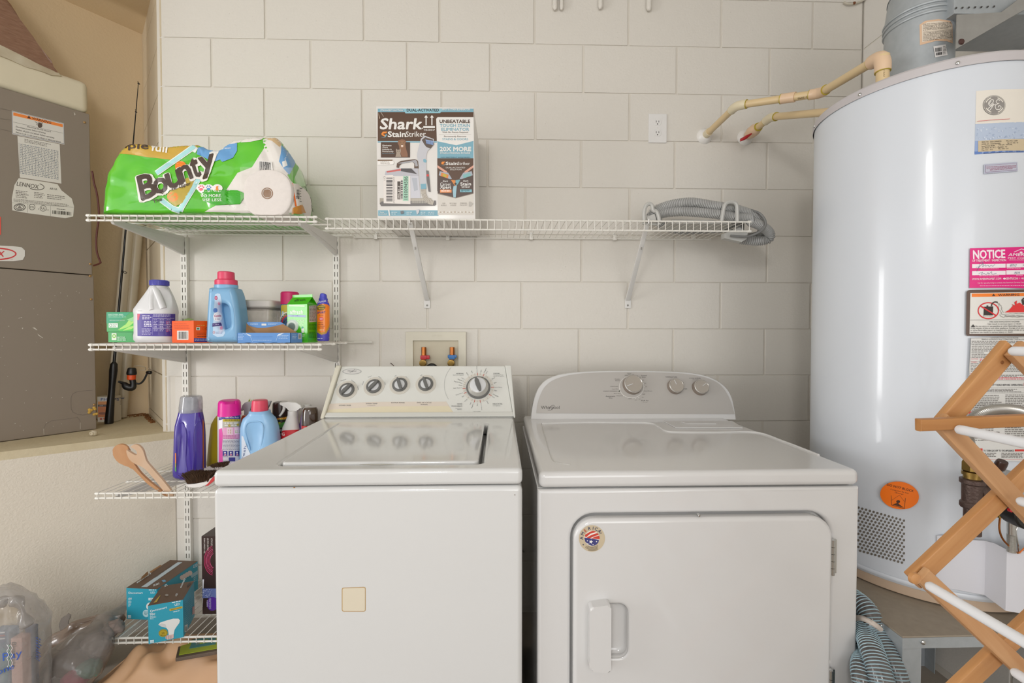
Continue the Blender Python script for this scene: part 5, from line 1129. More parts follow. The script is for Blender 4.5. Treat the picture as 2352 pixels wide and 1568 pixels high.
for py, r in ((625, .010), (258, .0035), (193, .004)):
    c = at(tpy(py)); b = B(); b.torus(c+V((r*1.3, -.004, 0)), (0, .5, 1), r, .0012, 16, 6); b.tube([c+V((0, -.003, .012)), c+V((r*1.3, -.004, .001)), c+V((0, -.003, -.012))], .0011, 6); obj('line_guide', b, BK_, rod)
rc = at(tpy(885)); tow = V((.72, -.69, 0))
def rp(px, py, o=.03): return PP(px, py, rc+V((.02, -.02, 0)), V((.35, -.94, 0)))
reel = obj('reel_body', B().tube(spline([rp(272, 876), rp(283, 880), rp(292, 888), rp(304, 890), rp(306, 880), rp(303, 868)], 5), lambda k: (.005, .005, .0055, .006, .007, .0085, .011, .013, .0145, .0155, .016, .016, .0155, .015, .0145, .014, .0135, .013, .0125, .012, .012, .012, .012, .012, .012, .012)[k], 12), BK_, rod)
d_ = (rp(303, 842)-rp(301, 872)).normalized()
obj('spool', B().lathe([(.013, 0), (.0165, .003), (.0165, .030), (.012, .032)], rp(301.5, 872), d_, 20), mat('reel_orange', '#e0531c', .3), reel)
obj('spool_head', B().lathe([(.0165, 0), (.019, .004), (.019, .012), (.016, .030), (.012, .034)], rp(302, 861), d_, 20), BK_, reel)
obj('bail_wire', B().tube(spline([rp(308, 841), rp(320, 840), rp(333, 843), rp(334, 849), rp(322, 850)], 5), .0011, 6), CHROME, reel)
obj('crank', B().tube(spline([rp(306, 878), rp(320, 881), rp(330, 873), rp(338, 857)], 5), .0042, 8), BK_, reel)
obj('crank_knob', B().lathe([(.005, 0), (.0075, .004), (.0085, .022), (.006, .025)], rp(337, 855), (1, -.25, 0), 12), BK_, reel)
# battery box
q = [PZ(224, 969, ZL+.001), PZ(262, 969, ZL+.001), PZ(279, 964, ZL+.001)]
hgt = PP(270, 911, q[1], V((0, 1, 0))).z-ZL
u1 = (q[2]-q[1])
b = B().hexa([q[0], q[1], q[2], q[0]+u1]+[p+V((0, 0, hgt)) for p in (q[0], q[1], q[2], q[0]+u1)], .0015)
bb = obj('battery_box', b, mat('battery_box_card', '#cfc6b4', .5, var=.02), base=V(((q[0].x+q[2].x)/2, (q[0].y+q[2].y)/2, ZL))); tag(bb, 'small orange and white carton standing behind the fishing rod grip', 'carton')
pr = Print(bb)
pr.poly([(229, 912), (262, 912.5), (262, 920), (229, 921)], '#c9c6be'); pr.poly([(225, 922), (262, 921), (262, 928), (225, 929)], '#d98832'); pr.poly([(225, 929), (262, 928), (262, 934), (225, 933.5)], '#4a362b'); pr.poly([(225, 933.5), (262, 934), (262, 957), (225, 958)], '#c96f24').up()
pr.text('PHILIPS', 232, 919.5, 273, 5.6, '#2c4a8a', bold=1.5); pr.text('PHILIPS', 274.5, 915, 288, 3, '#5a6a8a', y1=916, bold=.5); pr.rows(275, 919, 285, 4, 3, 1, '#8d8478', seed=4); pr.ell(232, 962, 3, 2.4, '#b03a2a', 10); pr.ell(240, 961, 3, 2.4, '#d9662a', 10); pr.ell(236, 949, 9, 3, '#8a4a20', 12); pr.text('60W', 229, 932.5, 237, 2.2, '#d8cbb8'); 
pr.build('printing', bb)
# ================================================================== things on the shelves
def se_ring(c, hw, hd, e, n=32, rot=0.):
    pts = []
    for i in range(n):
        t = 2*pi*i/n; ct, st = cos(t), sin(t); x = hw*abs(ct)**(2/e)*(1 if ct >= 0 else -1); y = hd*abs(st)**(2/e)*(1 if st >= 0 else -1)
        pts.append(V((c[0]+x*cos(rot)-y*sin(rot), c[1]+x*sin(rot)+y*cos(rot), c[2])))
    return pts
def bottle(b, prof, y, dx=None, dep=1., e=2.4, n=36, rot=0.):
    """prof: (py, left px, right px[, depth factor[, exponent]]) read at plane y; depth = dep x half width"""
    R = []
    for q in prof:
        py, l, r = q[:3]; a = P(l, py, y); c = P(r, py, y); hw = (c.x-a.x)/2; d = q[3] if len(q) > 3 else dep; ee = q[4] if len(q) > 4 else e
        R.append(se_ring(((a.x+c.x)/2, y, a.z), hw, hw*d if d < 3 else d/1000, ee, n, rot))
    return b.loft(R)
def face_tube(on, pts, r, n=10, lift=.0, sp=6):
    """tube running along the surface of mesh object `on` through photo points"""
    off = V(root_of(on).location); bv = BVHTree.FromPolygons([v.co+off for v in on.data.vertices], [tuple(p.vertices) for p in on.data.polygons]); out = []
    for x, y in pts:
        d = ray(x, y).normalized(); q = bv.ray_cast(CAM, d)
        if q[0] is None: q = bv.find_nearest(CAM+d*1.6)
        out.append(q[0]-d*lift)
    return B().tube(spline(out, sp), r, n)
def tgroup(name, label, cat, px, py, y, group=None): return thing(name, label, cat, P(px, py, y), group)
D2 = 785.5
# ---- paper towel pack -------------------------------------------------------
YP = -.372
zdk = SH[1]+.0008
ol = [(228, 489), (231, 450), (233, 425), (238, 396), (252, 370), (268, 346), (282, 333), (292, 326), (320, 329), (352, 332), (390, 333), (425, 331), (452, 330), (470, 338), (488, 342), (503, 344), (518, 330), (535, 320), (560, 315), (590, 312), (615, 311), (630, 312), (640, 322), (650, 342), (659, 370), (668, 405), (675, 440), (679, 465), (681, 489), (640, 489.5), (560, 489.5), (480, 489.5), (400, 489.5), (320, 489.5)]
def resample(pts, n):
    L = [0]
    for a, c in zip(pts, pts[1:]+pts[:1]): L.append(L[-1]+sqrt((a[0]-c[0])**2+(a[1]-c[1])**2))
    out = []; j = 0
    for i in range(n):
        s_ = L[-1]*i/n
        while L[j+1] < s_: j += 1
        a, c = pts[j], pts[(j+1) % len(pts)]; t = (s_-L[j])/((L[j+1]-L[j]) or 1); out.append((a[0]+(c[0]-a[0])*t, a[1]+(c[1]-a[1])*t))
    return out
N_ = 110
o2 = [P(x, y, YP) for x, y in resample(ol, N_)]; cx_, cz_ = P(470, 415, YP).x, P(470, 415, YP).z
def ringp(k, y, lo=0., kz=None): 
    out = []
    for p in o2:
        x = cx_+(p.x-cx_)*k; z = cz_+(p.z-cz_)*(k if kz is None else kz); out.append(V((x, y, max(z, zdk+lo+(y-YF)*.048))))
    return out
rings = [ringp(.03, YP-.010)]+[ringp(k, YP-.010+.010*k**3) for k in (.08, .14, .2, .26, .32, .38, .44, .5, .56, .62, .68, .74, .8, .86, .92)]+[ringp(.965, YP+.004), ringp(.99, YP+.012), ringp(1.0, YP+.03)]+[ringp(1.0-.17*t, YP+.03+t*.24, kz=1-.03*t) for t in (.08, .16, .25, .35, .45, .55, .65, .75, .85, .95)]+[ringp(.79, YP+.275, kz=.9), ringp(.66, YP+.285, kz=.7), ringp(.4, YP+.29, kz=.4), ringp(.05, YP+.29, kz=.05)]
b = B(); b.loft(rings)
b.bm.normal_update()
for v in b.bm.verts:
    p = v.co.copy(); n_ = v.normal
    q_ = V((p.x*9+p.z*6, p.y*5, p.z*7-p.x*5)); cr = .012*(1-abs(noise.noise(q_+V((3, 0, 1))))*2.4)**2-.004 + .002*(1-abs(noise.noise(q_*2.3))*2)**2
    f_ = max(0, min(1, (p.z-zdk)/.03))*(1 if p.y < YP+.003 else .45)
    v.co = p - V((n_.x, n_.y, n_.z))*cr*.75*f_
    v.co.z = max(v.co.z, zdk+(v.co.y-YF)*.048)
pack = thing('paper_towel_pack', 'large green plastic-wrapped pack of paper towel rolls on the top left shelf', 'paper towels', V((cx_, YP+.15, zdk)))
GRN = mat('green_wrap', '#3fae0e', .22, hex2='#68cc22', vscale=14, coat=.8, detail=1, bump=.12, bscale=35)
pk_ = obj('wrapper', b, GRN, pack, ang=50)
rc_ = P(617.5, 446, YP-.004); rr = 53.5/S(YP-.004)
R_ = []
for k, y in ((.17, .0), (.6, -.001), (.93, -.001), (.985, .002), (1, .008), (1, .16)): R_.append([V((rc_.x+rr*k*1.0*(abs(cos(t))**.82)*(1 if cos(t) >= 0 else -1), YP-.014+y, rc_.z+rr*k*(abs(sin(t))**.82)*(1 if sin(t) >= 0 else -1))) for t in [2*pi*i/48 for i in range(48)]])
for v in R_[4]+R_[5]+R_[3]+R_[2]: v.z = max(v.z, zdk)
b = B(); b.loft(R_, False, True); roll = obj('towel_roll', b, mat('white_paper', '#e6dfda', .8, var=.02, vscale=60, bump=.15), pack)
b = B(); b.lathe([(rr*.245, -.008), (rr*.24, .0), (rr*.20, .0005), (rr*.20, -.012)], (rc_.x, YP-.0145, rc_.z), (0, -1, 0), 28, False, False); b.lathe([(rr*.21, 0), (rr*.02, .0002)], (rc_.x, YP-.0135, rc_.z), (0, -1, 0), 28); obj('cardboard_core', b, mat('core_brown', '#8a6340', .85), roll)
b = B(); hw = rr*1.12; b.grid(12, 12, lambda u, v: V((rc_.x+hw*(2*u-1)*.97, YP-.017-.004*(1-(2*u-1)**2)*(1-(2*v-1)**2)+.004*noise.noise(V((u*5, v*9, 2))), max(zdk+.001, rc_.z+hw*(2*v-1)*.95))))
obj('clear_film', b, film('clear_film', '#efe9e2', .86, .1, .3, 60), pack)
pr = Print(pk_, step=3.5, lift=.0009)
TANB, WHT, LB, BLU, BRN = '#c8a23e', '#e4dfd8', '#a9dcdc', '#6ba3d6', '#4a3a30'
pr.poly([(264, 352), (292, 325), (330, 329), (390, 333), (452, 330), (462, 334), (440, 350), (425, 360), (395, 367), (340, 361), (300, 355)], TANB)
pr.poly([(604, 322), (612, 312), (632, 312), (646, 322), (668, 338), (690, 354), (660, 402), (672, 425), (690, 489), (566, 488.5), (470, 486), (496, 472), (552, 469), (567, 446), (548, 438), (519, 438), (546, 397), (579, 384), (594, 360), (607, 340)], WHT)
pr.poly([(505, 343), (518, 330), (535, 320), (560, 315), (590, 312), (606, 312), (603, 320), (575, 326), (545, 328), (520, 334)], WHT)
pr.poly([(646, 322), (668, 338), (690, 354), (692, 372), (682, 395), (672, 418), (664, 402), (680, 371), (660, 352), (646, 334)], '#58b322')
pr.up()
pr.poly([(455, 339), (470, 338), (492, 343), (515, 352), (508, 366), (490, 372), (470, 362), (452, 354)], BLU); pr.poly([(506, 337), (525, 331), (545, 329), (545, 347), (535, 363), (511, 372), (498, 358)], BLU)
pr.poly([(646, 334), (662, 350), (680, 371), (671, 388), (664, 402), (652, 388), (641, 371), (645, 352)], BLU)
pr.poly([(607, 318), (620, 312), (634, 315), (646, 332), (642, 338), (625, 324)], '#d3b68c')
for a in ([(448, 336), (360, 398)], [(445, 342), (452, 346)], [(371, 459), (396, 478), (414, 484), (419, 474), (466, 396)]): pr.line(a, 13, '#e9efe9')
pr.up()
for a in ([(448, 336), (360, 398)], [(371, 459), (396, 478), (414, 484), (419, 474), (466, 396)]): pr.line(a, 9, LB)
pr.poly([(385, 446), (405, 424), (432, 408), (448, 412), (436, 440), (420, 466), (404, 474), (388, 462)], '#b8a03a'); pr.ell(416, 383, 13, 13, '#ef8526', 20); pr.ell(398, 452, 13, 11, '#ef8526', 18)
pr.text('iple', 287, 340, 341, 14, BRN, y1=343, bold=2); pr.text('full', 348, 346, 384, 15, '#f0ece2', y1=351, bold=2.5); pr.poly([(481, 352), (493, 345), (504, 349), (497, 360), (484, 358)], '#e8e8e4'); pr.text('a-size', 511, 343.5, 531, 4.5, '#eef2f4', y1=342, bold=.6)
pr.poly([(648, 372), (656, 368), (660, 380), (650, 386)], '#e8e8e4'); pr.text('2x more', 655, 368, 663, 3.5, '#eef2f4', y1=345, bold=.6)
pr.up()
LET = (('B', 328, 459, 362, 448, 55), ('o', 360, 449, 390, 436, 52), ('u', 390, 434, 422, 421, 52), ('n', 420, 419, 444, 408, 50), ('t', 448, 409, 463, 403, 56), ('y', 464, 396, 497, 386, 50))
for ch, x0, y0, x1, y1, h in LET: pr.text(ch, x0-3, y0+2.5, x1+3, h, '#ece8e0', y1=y1+2.5, bold=4.6, sh=.1)
pr.up()
for ch, x0, y0, x1, y1, h in LET: pr.text(ch, x0, y0, x1, h*.98, BRN, y1=y1, bold=2.1, sh=.1)
pr.text('The', 354, 467, 374, 7.5, BRN, y1=460, bold=1.5); pr.text('ker Upper', 396, 438, 438, 8.5, BRN, y1=425, bold=1, up=(.1, -1))
for x, c in ((464.5, '#e8566a'), (481, '#4a8fc0'), (500.5, '#e8903a')): pr.ell(x, 433, 11.5, 9, '#f0ece8', 20)
pr.poly([(470, 436), (548, 438), (567, 446), (552, 468), (500, 471), (470, 462)], '#3aa81c'); pr.up()
for x, c in ((464.5, '#e8566a'), (481, '#4a8fc0')):
    pr.ell(x, 435, 4.2, 3, c, 12)
    for dx, dy in ((-4.8, -1), (-2, -4), (2, -4), (4.8, -1)): pr.ell(x+dx, 432+dy, 1.4, 1.8, c, 8)
pr.poly([(498, 429), (503, 428), (502, 432), (504, 438), (497, 438)], '#e8903a')
pr.text('DO MORE.', 463.5, 453, 510, 6.4, '#f1f3ea', bold=1); pr.text('USE LESS.', 467.5, 462.5, 511.5, 6.4, '#f1f3ea', bold=1)
pr.poly([(594, 369), (626, 373), (629, 396), (598, 394)], '#e8e5e0').up(); pr.bars(597, 371.5, 625, 392, sk=3)
pr.poly([(668, 421), (684, 424), (694, 478), (676, 474)], '#e8e2da').up(); pr.poly([(668, 421), (671, 421.5), (680, 475), (676, 474)], '#e8702a'); pr.bars(678, 436, 684, 458, vert=False, seed=5); pr.rows(685, 432, 691, 6, 6, 2, '#6a645e')
pr.poly([(672, 478), (690, 470), (704, 489), (670, 489)], '#c98a35'); pr.text('2 PL', 690, 432, 716, 9, '#4a4a34', y1=486, bold=2, up=(.8, -.5))
pr.build('printing', pk_)
# ---- carpet cleaner box -----------------------------------------------------
ys = -.302
a0 = P(867, 497, ys); a1 = P(1092, 497, ys); a2 = P(1088, 247, ys); a3 = P(864, 249, ys); zb_ = zr1+.0012
dv = V((.004, .272, 0))
f4 = [V((a0.x, ys, zb_)), V((a1.x, ys, zb_)), V((a2.x, ys, a2.z)), V((a3.x, ys, a2.z))]
b = B(); b.hexa([f4[0], f4[1], f4[1]+dv, f4[0]+dv, f4[3], f4[2], f4[2]+dv, f4[3]+dv], .0012, 2)
sb = thing('carpet_cleaner_box', 'tall brown, white and blue carpet cleaner carton on the long shelf', 'carton', (V(f4[0])+V(f4[1])+dv)/2)
cb_ = obj('carton', b, mat('carton_white', '#ddd9d4', .4, var=.01, coat=.2), sb)
pr = Print(cb_, lift=.00025)
sx = lambda u: min(1087.5, max(867.6, 830+u/4.6125))
sy = lambda v: min(495.5, max(249.6, 220+v/4.612))
def R_(x0, y0, x1, y1, c): pr.rect(sx(x0), sy(y0), sx(x1), sy(y1), c)
def G_(pts, c): pr.poly([(sx(x), sy(y)) for x, y in pts], c)
def T_(t, x0, y, x1, h, c, y1=None, bold=0, sh=0.): pr.text(t, sx(x0), sy(y), sx(x1), h/4.612, c, y1=None if y1 is None else sy(y1), bold=bold, sh=sh)
BR, TE, WH_ = '#553a26', '#79aabb', '#e6e3de'
R_(160, 136, 1194, 480, BR); R_(804, 660, 1196, 1010, BR); R_(805, 480, 1194, 662, TE); R_(160, 132, 1194, 172, TE); R_(166, 482, 800, 496, TE); R_(178, 1212, 818, 1272, TE); pr.up()
G_([(440, 136), (870, 136), (835, 184), (468, 186)], '#8fc0cc'); G_([(793, 245), (808, 226), (1190, 226), (1192, 478), (1005, 524), (800, 480)], WH_); R_(808, 1085, 1196, 1262, '#d5d0c8'); G_([(806, 850), (1000, 905), (1196, 845), (1196, 1030), (1000, 1088), (808, 1040)], '#4e3c34'); G_([(808, 1030), (1000, 1080), (1196, 1030), (1196, 1110), (808, 1110)], '#8a7c70'); G_([(808, 1040), (1000, 1086), (1196, 1038), (1196, 1262), (808, 1262)], '#d3cdc4'); pr.up()
T_('STRONGEST SUCTION', 203, 163, 438, 18, WH_, bold=1.2); T_('DUAL-ACTIVATED', 482, 166, 822, 28, '#1e1c1a', bold=2); T_('SPOT & STAIN ELIMINATOR', 858, 154, 1150, 17, WH_, bold=1.2)
T_('Shark', 198, 352, 636, 112, WH_, bold=2.2, sh=.14); R_(640, 338, 652, 350, WH_); T_('Stain', 282, 436, 470, 58, WH_, bold=2.4); T_('Striker', 472, 436, 684, 58, WH_, y1=432, bold=.6)
G_([(212, 402), (228, 380), (276, 380), (262, 398), (236, 400), (232, 408), (262, 420), (256, 436), (216, 416)], '#e8892e'); G_([(202, 440), (246, 438), (252, 418), (268, 402), (270, 416), (256, 440), (240, 442)], TE)
for x in (686, 748): G_([(x-6, 312), (x-6, 232), (x-20, 232), (x, 204), (x+20, 232), (x+6, 232), (x+6, 312)], WH_)
R_(657, 322, 780, 342, WH_); T_('THIS SIDE UP', 660, 370, 778, 18, WH_, bold=1)
T_('UNBEATABLE', 830, 288, 1152, 34, '#4a3424', bold=2.6); T_('TOUGH STAIN', 832, 330, 1150, 31, TE, bold=1.6); T_('ELIMINATOR', 848, 371, 1142, 31, TE, bold=1.6); T_('With No Premix Required', 858, 394, 1130, 16, '#5a4434', bold=.6); pr.line([(sx(824), sy(410)), (sx(1164), sy(410))], .4, '#b5b0aa'); T_('Permanently Removes', 876, 438, 1112, 16, '#5a4434', bold=.6); T_('STAINS & ODORS', 858, 470, 1130, 22, TE, bold=1)
T_('20X MORE', 832, 586, 1162, 44, WH_, bold=3); T_('STAIN-STRIKING POWER', 836, 616, 1154, 18, WH_, bold=1.4); T_('-NO PRETREAT REQUIRED-', 838, 660, 1158, 14, '#3e5a66', bold=.6)
T_('Stain', 895, 732, 1018, 32, WH_, bold=2.2); T_('Striker', 1020, 732, 1152, 32, WH_, bold=.4); G_([(846, 710), (858, 698), (890, 698), (876, 712), (866, 718), (886, 728), (850, 726)], '#e8892e'); G_([(844, 736), (880, 734), (888, 716), (890, 728), (878, 738)], TE)
T_('DUAL-ACTIVATED', 896, 768, 1100, 14, WH_, bold=.8); T_('SOLUTION', 940, 788, 1060, 14, WH_, bold=.8)
for m_ in (1, -1):
    f = lambda x: 1000+(x-1000)*m_
    G_([(f(806), 735), (f(905), 800), (f(915), 822), (f(890), 818), (f(806), 760)], '#d9a08a'); G_([(f(820), 842), (f(830), 800), (f(920), 815), (f(960), 880), (f(940), 884)], '#a5abb5'); G_([(f(838), 850), (f(848), 812), (f(925), 838), (f(918), 874)], '#d8843a' if m_ > 0 else '#7fb5b5')
G_([(f(1044), 0)]*3, WH_) if False else None
G_([(862, 852), (868, 826), (902, 836), (896, 864)], '#b8b03a')
G_([(948, 890), (996, 894), (1000, 965), (978, 935)], '#d8843a'); G_([(1050, 886), (998, 894), (1000, 965), (1030, 925)], '#6fa5b0'); G_([(978, 955), (1012, 955), (1006, 1010), (1000, 1078), (975, 1075), (968, 1000)], '#9cc0cc'); pr.ell(sx(998), sy(933), 2.6, 2.6, '#2b2b2b', 14)
T_('Shark', 862, 912, 918, 16, WH_, bold=1.4, sh=.14); T_('Carpet', 836, 950, 946, 32, WH_, y1=953, bold=.6); T_('Xpert', 834, 983, 950, 32, WH_, y1=985, bold=2); T_('Shark', 1078, 910, 1134, 16, WH_, y1=908, bold=1.4, sh=.14); T_('Stain', 1050, 950, 1162, 32, WH_, y1=948, bold=2); T_('Striker', 1062, 978, 1154, 26, WH_, y1=976, bold=.5)
R_(834, 994, 956, 1026, '#e8935a'); R_(1046, 992, 1170, 1022, '#7fb5c0'); pr.rows(sx(845), sy(1000), sx(945), 2, 2.4, 1.2, '#f0e4da', ragged=0); pr.rows(sx(1058), sy(998), sx(1158), 2, 2.4, 1.2, '#3e5a66', ragged=0)
for t, x0, x1, y in (('FOOD', 858, 890, 1146), ('& SPILLS', 845, 902, 1166), ('PET STAINS', 936, 1008, 1146), ('& ODORS', 944, 1004, 1166), ('EMBEDDED', 1046, 1118, 1144), ('MUD & DIRT', 1044, 1122, 1164)): T_(t, x0, y, x1, 13, '#8d857c')
G_([(1138, 1122), (1160, 1122), (1190, 1142), (1160, 1175), (1138, 1172)], '#b5b0a8'); 
for i in range(20): R_(815+i*19, 1222+(i % 3)*4, 826+i*19, 1240, '#b9aa98' if i % 2 else '#e8e4de')
R_(208, 492, 516, 654, '#4e3524'); pr.up()
for k, t in enumerate(('Eliminates', 'Odors', 'Instantly &', 'Permanently')): T_(t, 225, 535+k*21, (320, 282, 322, 342)[k], 15, WH_, bold=1.4)
T_('Pet Urine & Smoke', 225, 617, 350, 9, TE, bold=.6)
G_([(384, 500), (396, 472), (430, 462), (462, 468), (476, 492), (466, 510), (474, 560), (492, 620), (492, 648), (430, 648), (408, 590), (400, 530)], '#8a6146'); pr.ell(sx(433), sy(515), 6, 8, '#96704f', 16); pr.ell(sx(433), sy(533), 2.6, 2.8, '#e8cfc0', 10); pr.ell(sx(420), sy(500), .9, .9, '#2a1c14', 8); pr.ell(sx(445), sy(500), .9, .9, '#2a1c14', 8); pr.ell(sx(433), sy(518), 1.6, 1.1, '#2a1c14', 8)
G_([(366, 580), (368, 560), (382, 572), (404, 572), (416, 558), (420, 585), (412, 612), (425, 648), (362, 648), (372, 610)], '#a39382'); pr.ell(sx(383), sy(588), .8, .8, '#3a3226', 8); pr.ell(sx(402), sy(588), .8, .8, '#3a3226', 8)
R_(168, 678, 330, 692, '#7a6450'); G_([(168, 692), (335, 690), (348, 706), (340, 728), (168, 734)], '#eeeae5'); T_('CARPETS &', 203, 708, 298, 13, '#6a5a4c', bold=.5); T_('AREA RUGS', 203, 724, 302, 13, '#6a5a4c', bold=.5)
# drawn cleaner: body, handle, wand, hose
G_([(372, 760), (378, 715), (420, 690), (570, 672), (600, 690), (608, 760), (590, 800), (560, 800), (562, 720), (540, 700), (430, 718), (405, 740), (400, 765)], '#5f4a3c'); G_([(380, 715), (575, 680), (590, 695), (600, 745), (575, 750), (565, 715), (540, 700), (420, 720)], '#a5a4a8'); G_([(250, 840), (258, 800), (400, 770), (600, 770), (608, 850), (520, 860), (260, 850)], '#b9b8bf'); G_([(268, 800), (418, 775), (420, 795), (272, 815)], '#c8605a'); G_([(420, 770), (530, 770), (590, 830), (420, 800)], '#4f4a4c')
G_([(236, 850), (520, 850), (520, 1145), (236, 1145)], '#dfdad4'); G_([(520, 850), (608, 850), (628, 1085), (520, 1085)], '#c9c9d0'); G_([(535, 870), (590, 870), (600, 1000), (560, 1010)], '#b2b6be'); R_(196, 1085, 740, 1150, '#a79f92'); G_([(196, 1140), (215, 1120), (790, 1110), (794, 1150), (780, 1164), (210, 1168)], '#6e6a68'); 
for i in range(24): R_(535+i*9, 1090, 539+i*9, 1140, '#c9c2b5')
G_([(592, 610), (632, 455), (675, 425), (768, 460), (770, 520), (700, 590), (688, 640), (690, 930), (625, 940), (606, 700), (590, 650)], '#c3c3c8'); G_([(640, 470), (676, 440), (760, 465), (770, 515), (735, 560), (690, 545), (670, 520)], '#5a4c44'); G_([(680, 465), (765, 480), (762, 525), (690, 505)], '#8fa8d0')
for i in range(8): R_(686+i*10, 475+i*1.5, 690+i*10, 515+i, '#4a5a8a')
G_([(655, 675), (675, 668), (694, 690), (686, 710), (660, 705)], TE); G_([(628, 935), (686, 932), (690, 985), (632, 990)], TE); G_([(686, 790), (714, 795), (735, 1020), (712, 1015), (694, 900)], '#6d6868'); R_(692, 832, 716, 855, '#d23c38')
hp_ = [(658, 990), (662, 1040), (680, 1085), (712, 1120), (765, 1135)]
pr.line([(sx(x), sy(y)) for x, y in hp_], 11, '#c3bbae'); pr.up()
for i in range(16):
    t = i/15*3.99; k = int(t); a, c = hp_[k], hp_[min(k+1, 4)]; x, y = a[0]+(c[0]-a[0])*(t-k), a[1]+(c[1]-a[1])*(t-k); dx, dy = c[0]-a[0], c[1]-a[1]; l = sqrt(dx*dx+dy*dy); pr.line([(sx(x-dy/l*26), sy(y+dx/l*26)), (sx(x+dy/l*26), sy(y-dx/l*26))], .9, '#8f857a')
G_([(234, 845), (335, 840), (350, 870), (520, 848), (522, 1148), (238, 1140)], '#e3dcd6'); pr.up(); T_('113', 258, 895, 257, 20, '#3a3634', y1=856); pr.bars(sx(266), sy(868), sx(332), sy(1125), vert=False, seed=4, c='#4a4646'); R_(383, 908, 416, 1098, '#4a4038'); T_('293-81-1', 412, 1092, 411, 22, '#e3dcd6', y1=960, bold=1); pr.bars(sx(420), sy(895), sx(440), sy(1095), vert=False, seed=6); G_([(444, 852), (500, 852), (500, 1114), (442, 1114)], '#9fcbb2'); pr.up(); T_('1010094506', 490, 1100, 492, 36, '#2e332e', y1=858, bold=.5); pr.rows(sx(338), sy(868), sx(358), 20, 3, 1, '#8d8580', seed=3)
T_('Tools', 196, 1242, 242, 14, WH_, bold=1); T_('Included', 194, 1260, 270, 14, WH_, bold=1); G_([(285, 1206), (298, 1206), (308, 1270), (294, 1272)], '#e3e1de'); G_([(415, 1225), (445, 1218), (452, 1245), (420, 1255)], '#6d7176'); G_([(580, 1210), (618, 1200), (610, 1240), (590, 1262)], '#c9c9ce')
for x in (320, 480, 630, 710): pr.rows(sx(x), sy(1232), sx(x+70), 2, 4, 1.6, '#d8e4e8', seed=int(x))
G_([(182, 180), (200, 240), (192, 250), (186, 215)], '#b9a58f'); pr.line([(sx(205), sy(172)), (sx(238), sy(225))], .8, '#cabfb0')
pr.build('printing', cb_)
# ---- grey hose coil ---------------------------------------------------------
GH = mat('grey_hose', '#a7a7a5', .4, var=.02); GC = mat('grey_clip', '#b9b8b3', .4); GD = mat('grey_cord', '#7f7f7d', .4)
zsh = zr1
coil = thing('drain_hose_coil', 'coiled grey corrugated hose with clips lying over the right end of the long shelf', 'hose', V((P(1610, 500, -.17).x, -.17, zsh)))
def bell(pts, r, name, amp=.0021, pit=.0064):
    path = spline(pts, 40); L = [0]
    for a, c in zip(path, path[1:]): L.append(L[-1]+(c-a).length)
    out = []; j = 0; n_ = int(L[-1]/(pit/4))
    for i in range(n_):
        s_ = i*pit/4
        while L[j+1] < s_: j += 1
        out.append(path[j].lerp(path[j+1], (s_-L[j])/(L[j+1]-L[j]+1e-9)))
    for p in out:
        if p.x < rx1+.02: p.z = max(p.z, zr1+r+amp+.001)
    return obj(name, B().tube(out, lambda k: r+amp*(1, .5, -1, .5)[k % 4], 14), GH, coil, ang=60)
rh = .0165
y1_, y2_ = -.285, -.245
bell([P(1488, 512, y1_), P(1502, 490, y1_), P(1532, 473, y1_), P(1585, 465, y1_), P(1640, 473, y1_), P(1690, 481, y1_+.01), P(1730, 496, y1_+.02), P(1750, 520, y1_+.04), P(1745, 540, y1_+.09), P(1700, 545, -.14), P(1620, 534, -.10), P(1540, 524, -.08), P(1500, 500, -.10), P(1510, 480, -.14), P(1560, 470, -.17), P(1620, 478, -.19), P(1690, 492, -.20), P(1730, 505, -.19)], rh, 'hose_loop')
bell([P(1496, 522, y1_-.002), P(1512, 494, y1_-.002), P(1550, 486, y1_-.002), P(1600, 487, y1_-.004), P(1655, 493, y1_-.004), P(1710, 505, y1_), P(1745, 517, y1_+.01), P(1765, 532, y1_+.03), P(1768, 545, y1_+.04), P(1755, 552, y1_+.05), P(1725, 553, y1_+.06), P(1680, 547, y1_+.09), P(1640, 540, y1_+.12)], rh*.98, 'hose_loop')
for pts, o_ in (([(1480, 515), (1479, 490), (1483, 474), (1490, 468), (1497, 471), (1500, 483), (1508, 486), (1513, 500), (1514, 516)], y1_-.024), ([(1657, 510), (1662, 480), (1668, 467), (1682, 464), (1691, 469), (1693, 485), (1693, 512)], y1_-.026)):
    b = B(); W_ = 4.6/S(o_)
    b.tube(spline([P(x, y, o_) for x, y in pts], 6), W_, 8); obj('hose_clip', b, GC, coil)
b = B(); b.prism([P(x, y, y1_-.022) for x, y in ((1486, 516), (1486, 497), (1504, 490), (1511, 516))], (0, .01, 0), .002); obj('clip_plate', b, GC, coil)
b = B(); b.prism([P(x, y, y1_+.02) for x, y in ((1664, 535), (1700, 521), (1719, 534), (1716, 549), (1704, 556), (1664, 547))], (0, .03, 0), .004); obj('clip_plate', b, GC, coil)
obj('power_cord', B().tube(spline([P(1725, 482, y1_+.005), P(1745, 490, y1_+.0), P(1757, 505, y1_-.012), P(1757, 520, y1_-.014), P(1745, 532, y1_-.008), P(1715, 543, y1_+.005), P(1678, 541, y1_+.012)], 8), .0042, 8), GD, coil)
b = B(); b.prism([P(x, y, -.27) for x, y in ((1540, 520), (1545, 503), (1640, 506), (1690, 512), (1690, 520), (1560, 524))], (0, .10, 0), .004)
for v in b.bm.verts: v.co.z = max(v.co.z, zsh+.001)
obj('flat_pipe_end', b, GC, coil)
# ================================================================== eye-level shelf
Z2 = SH[2]+.001
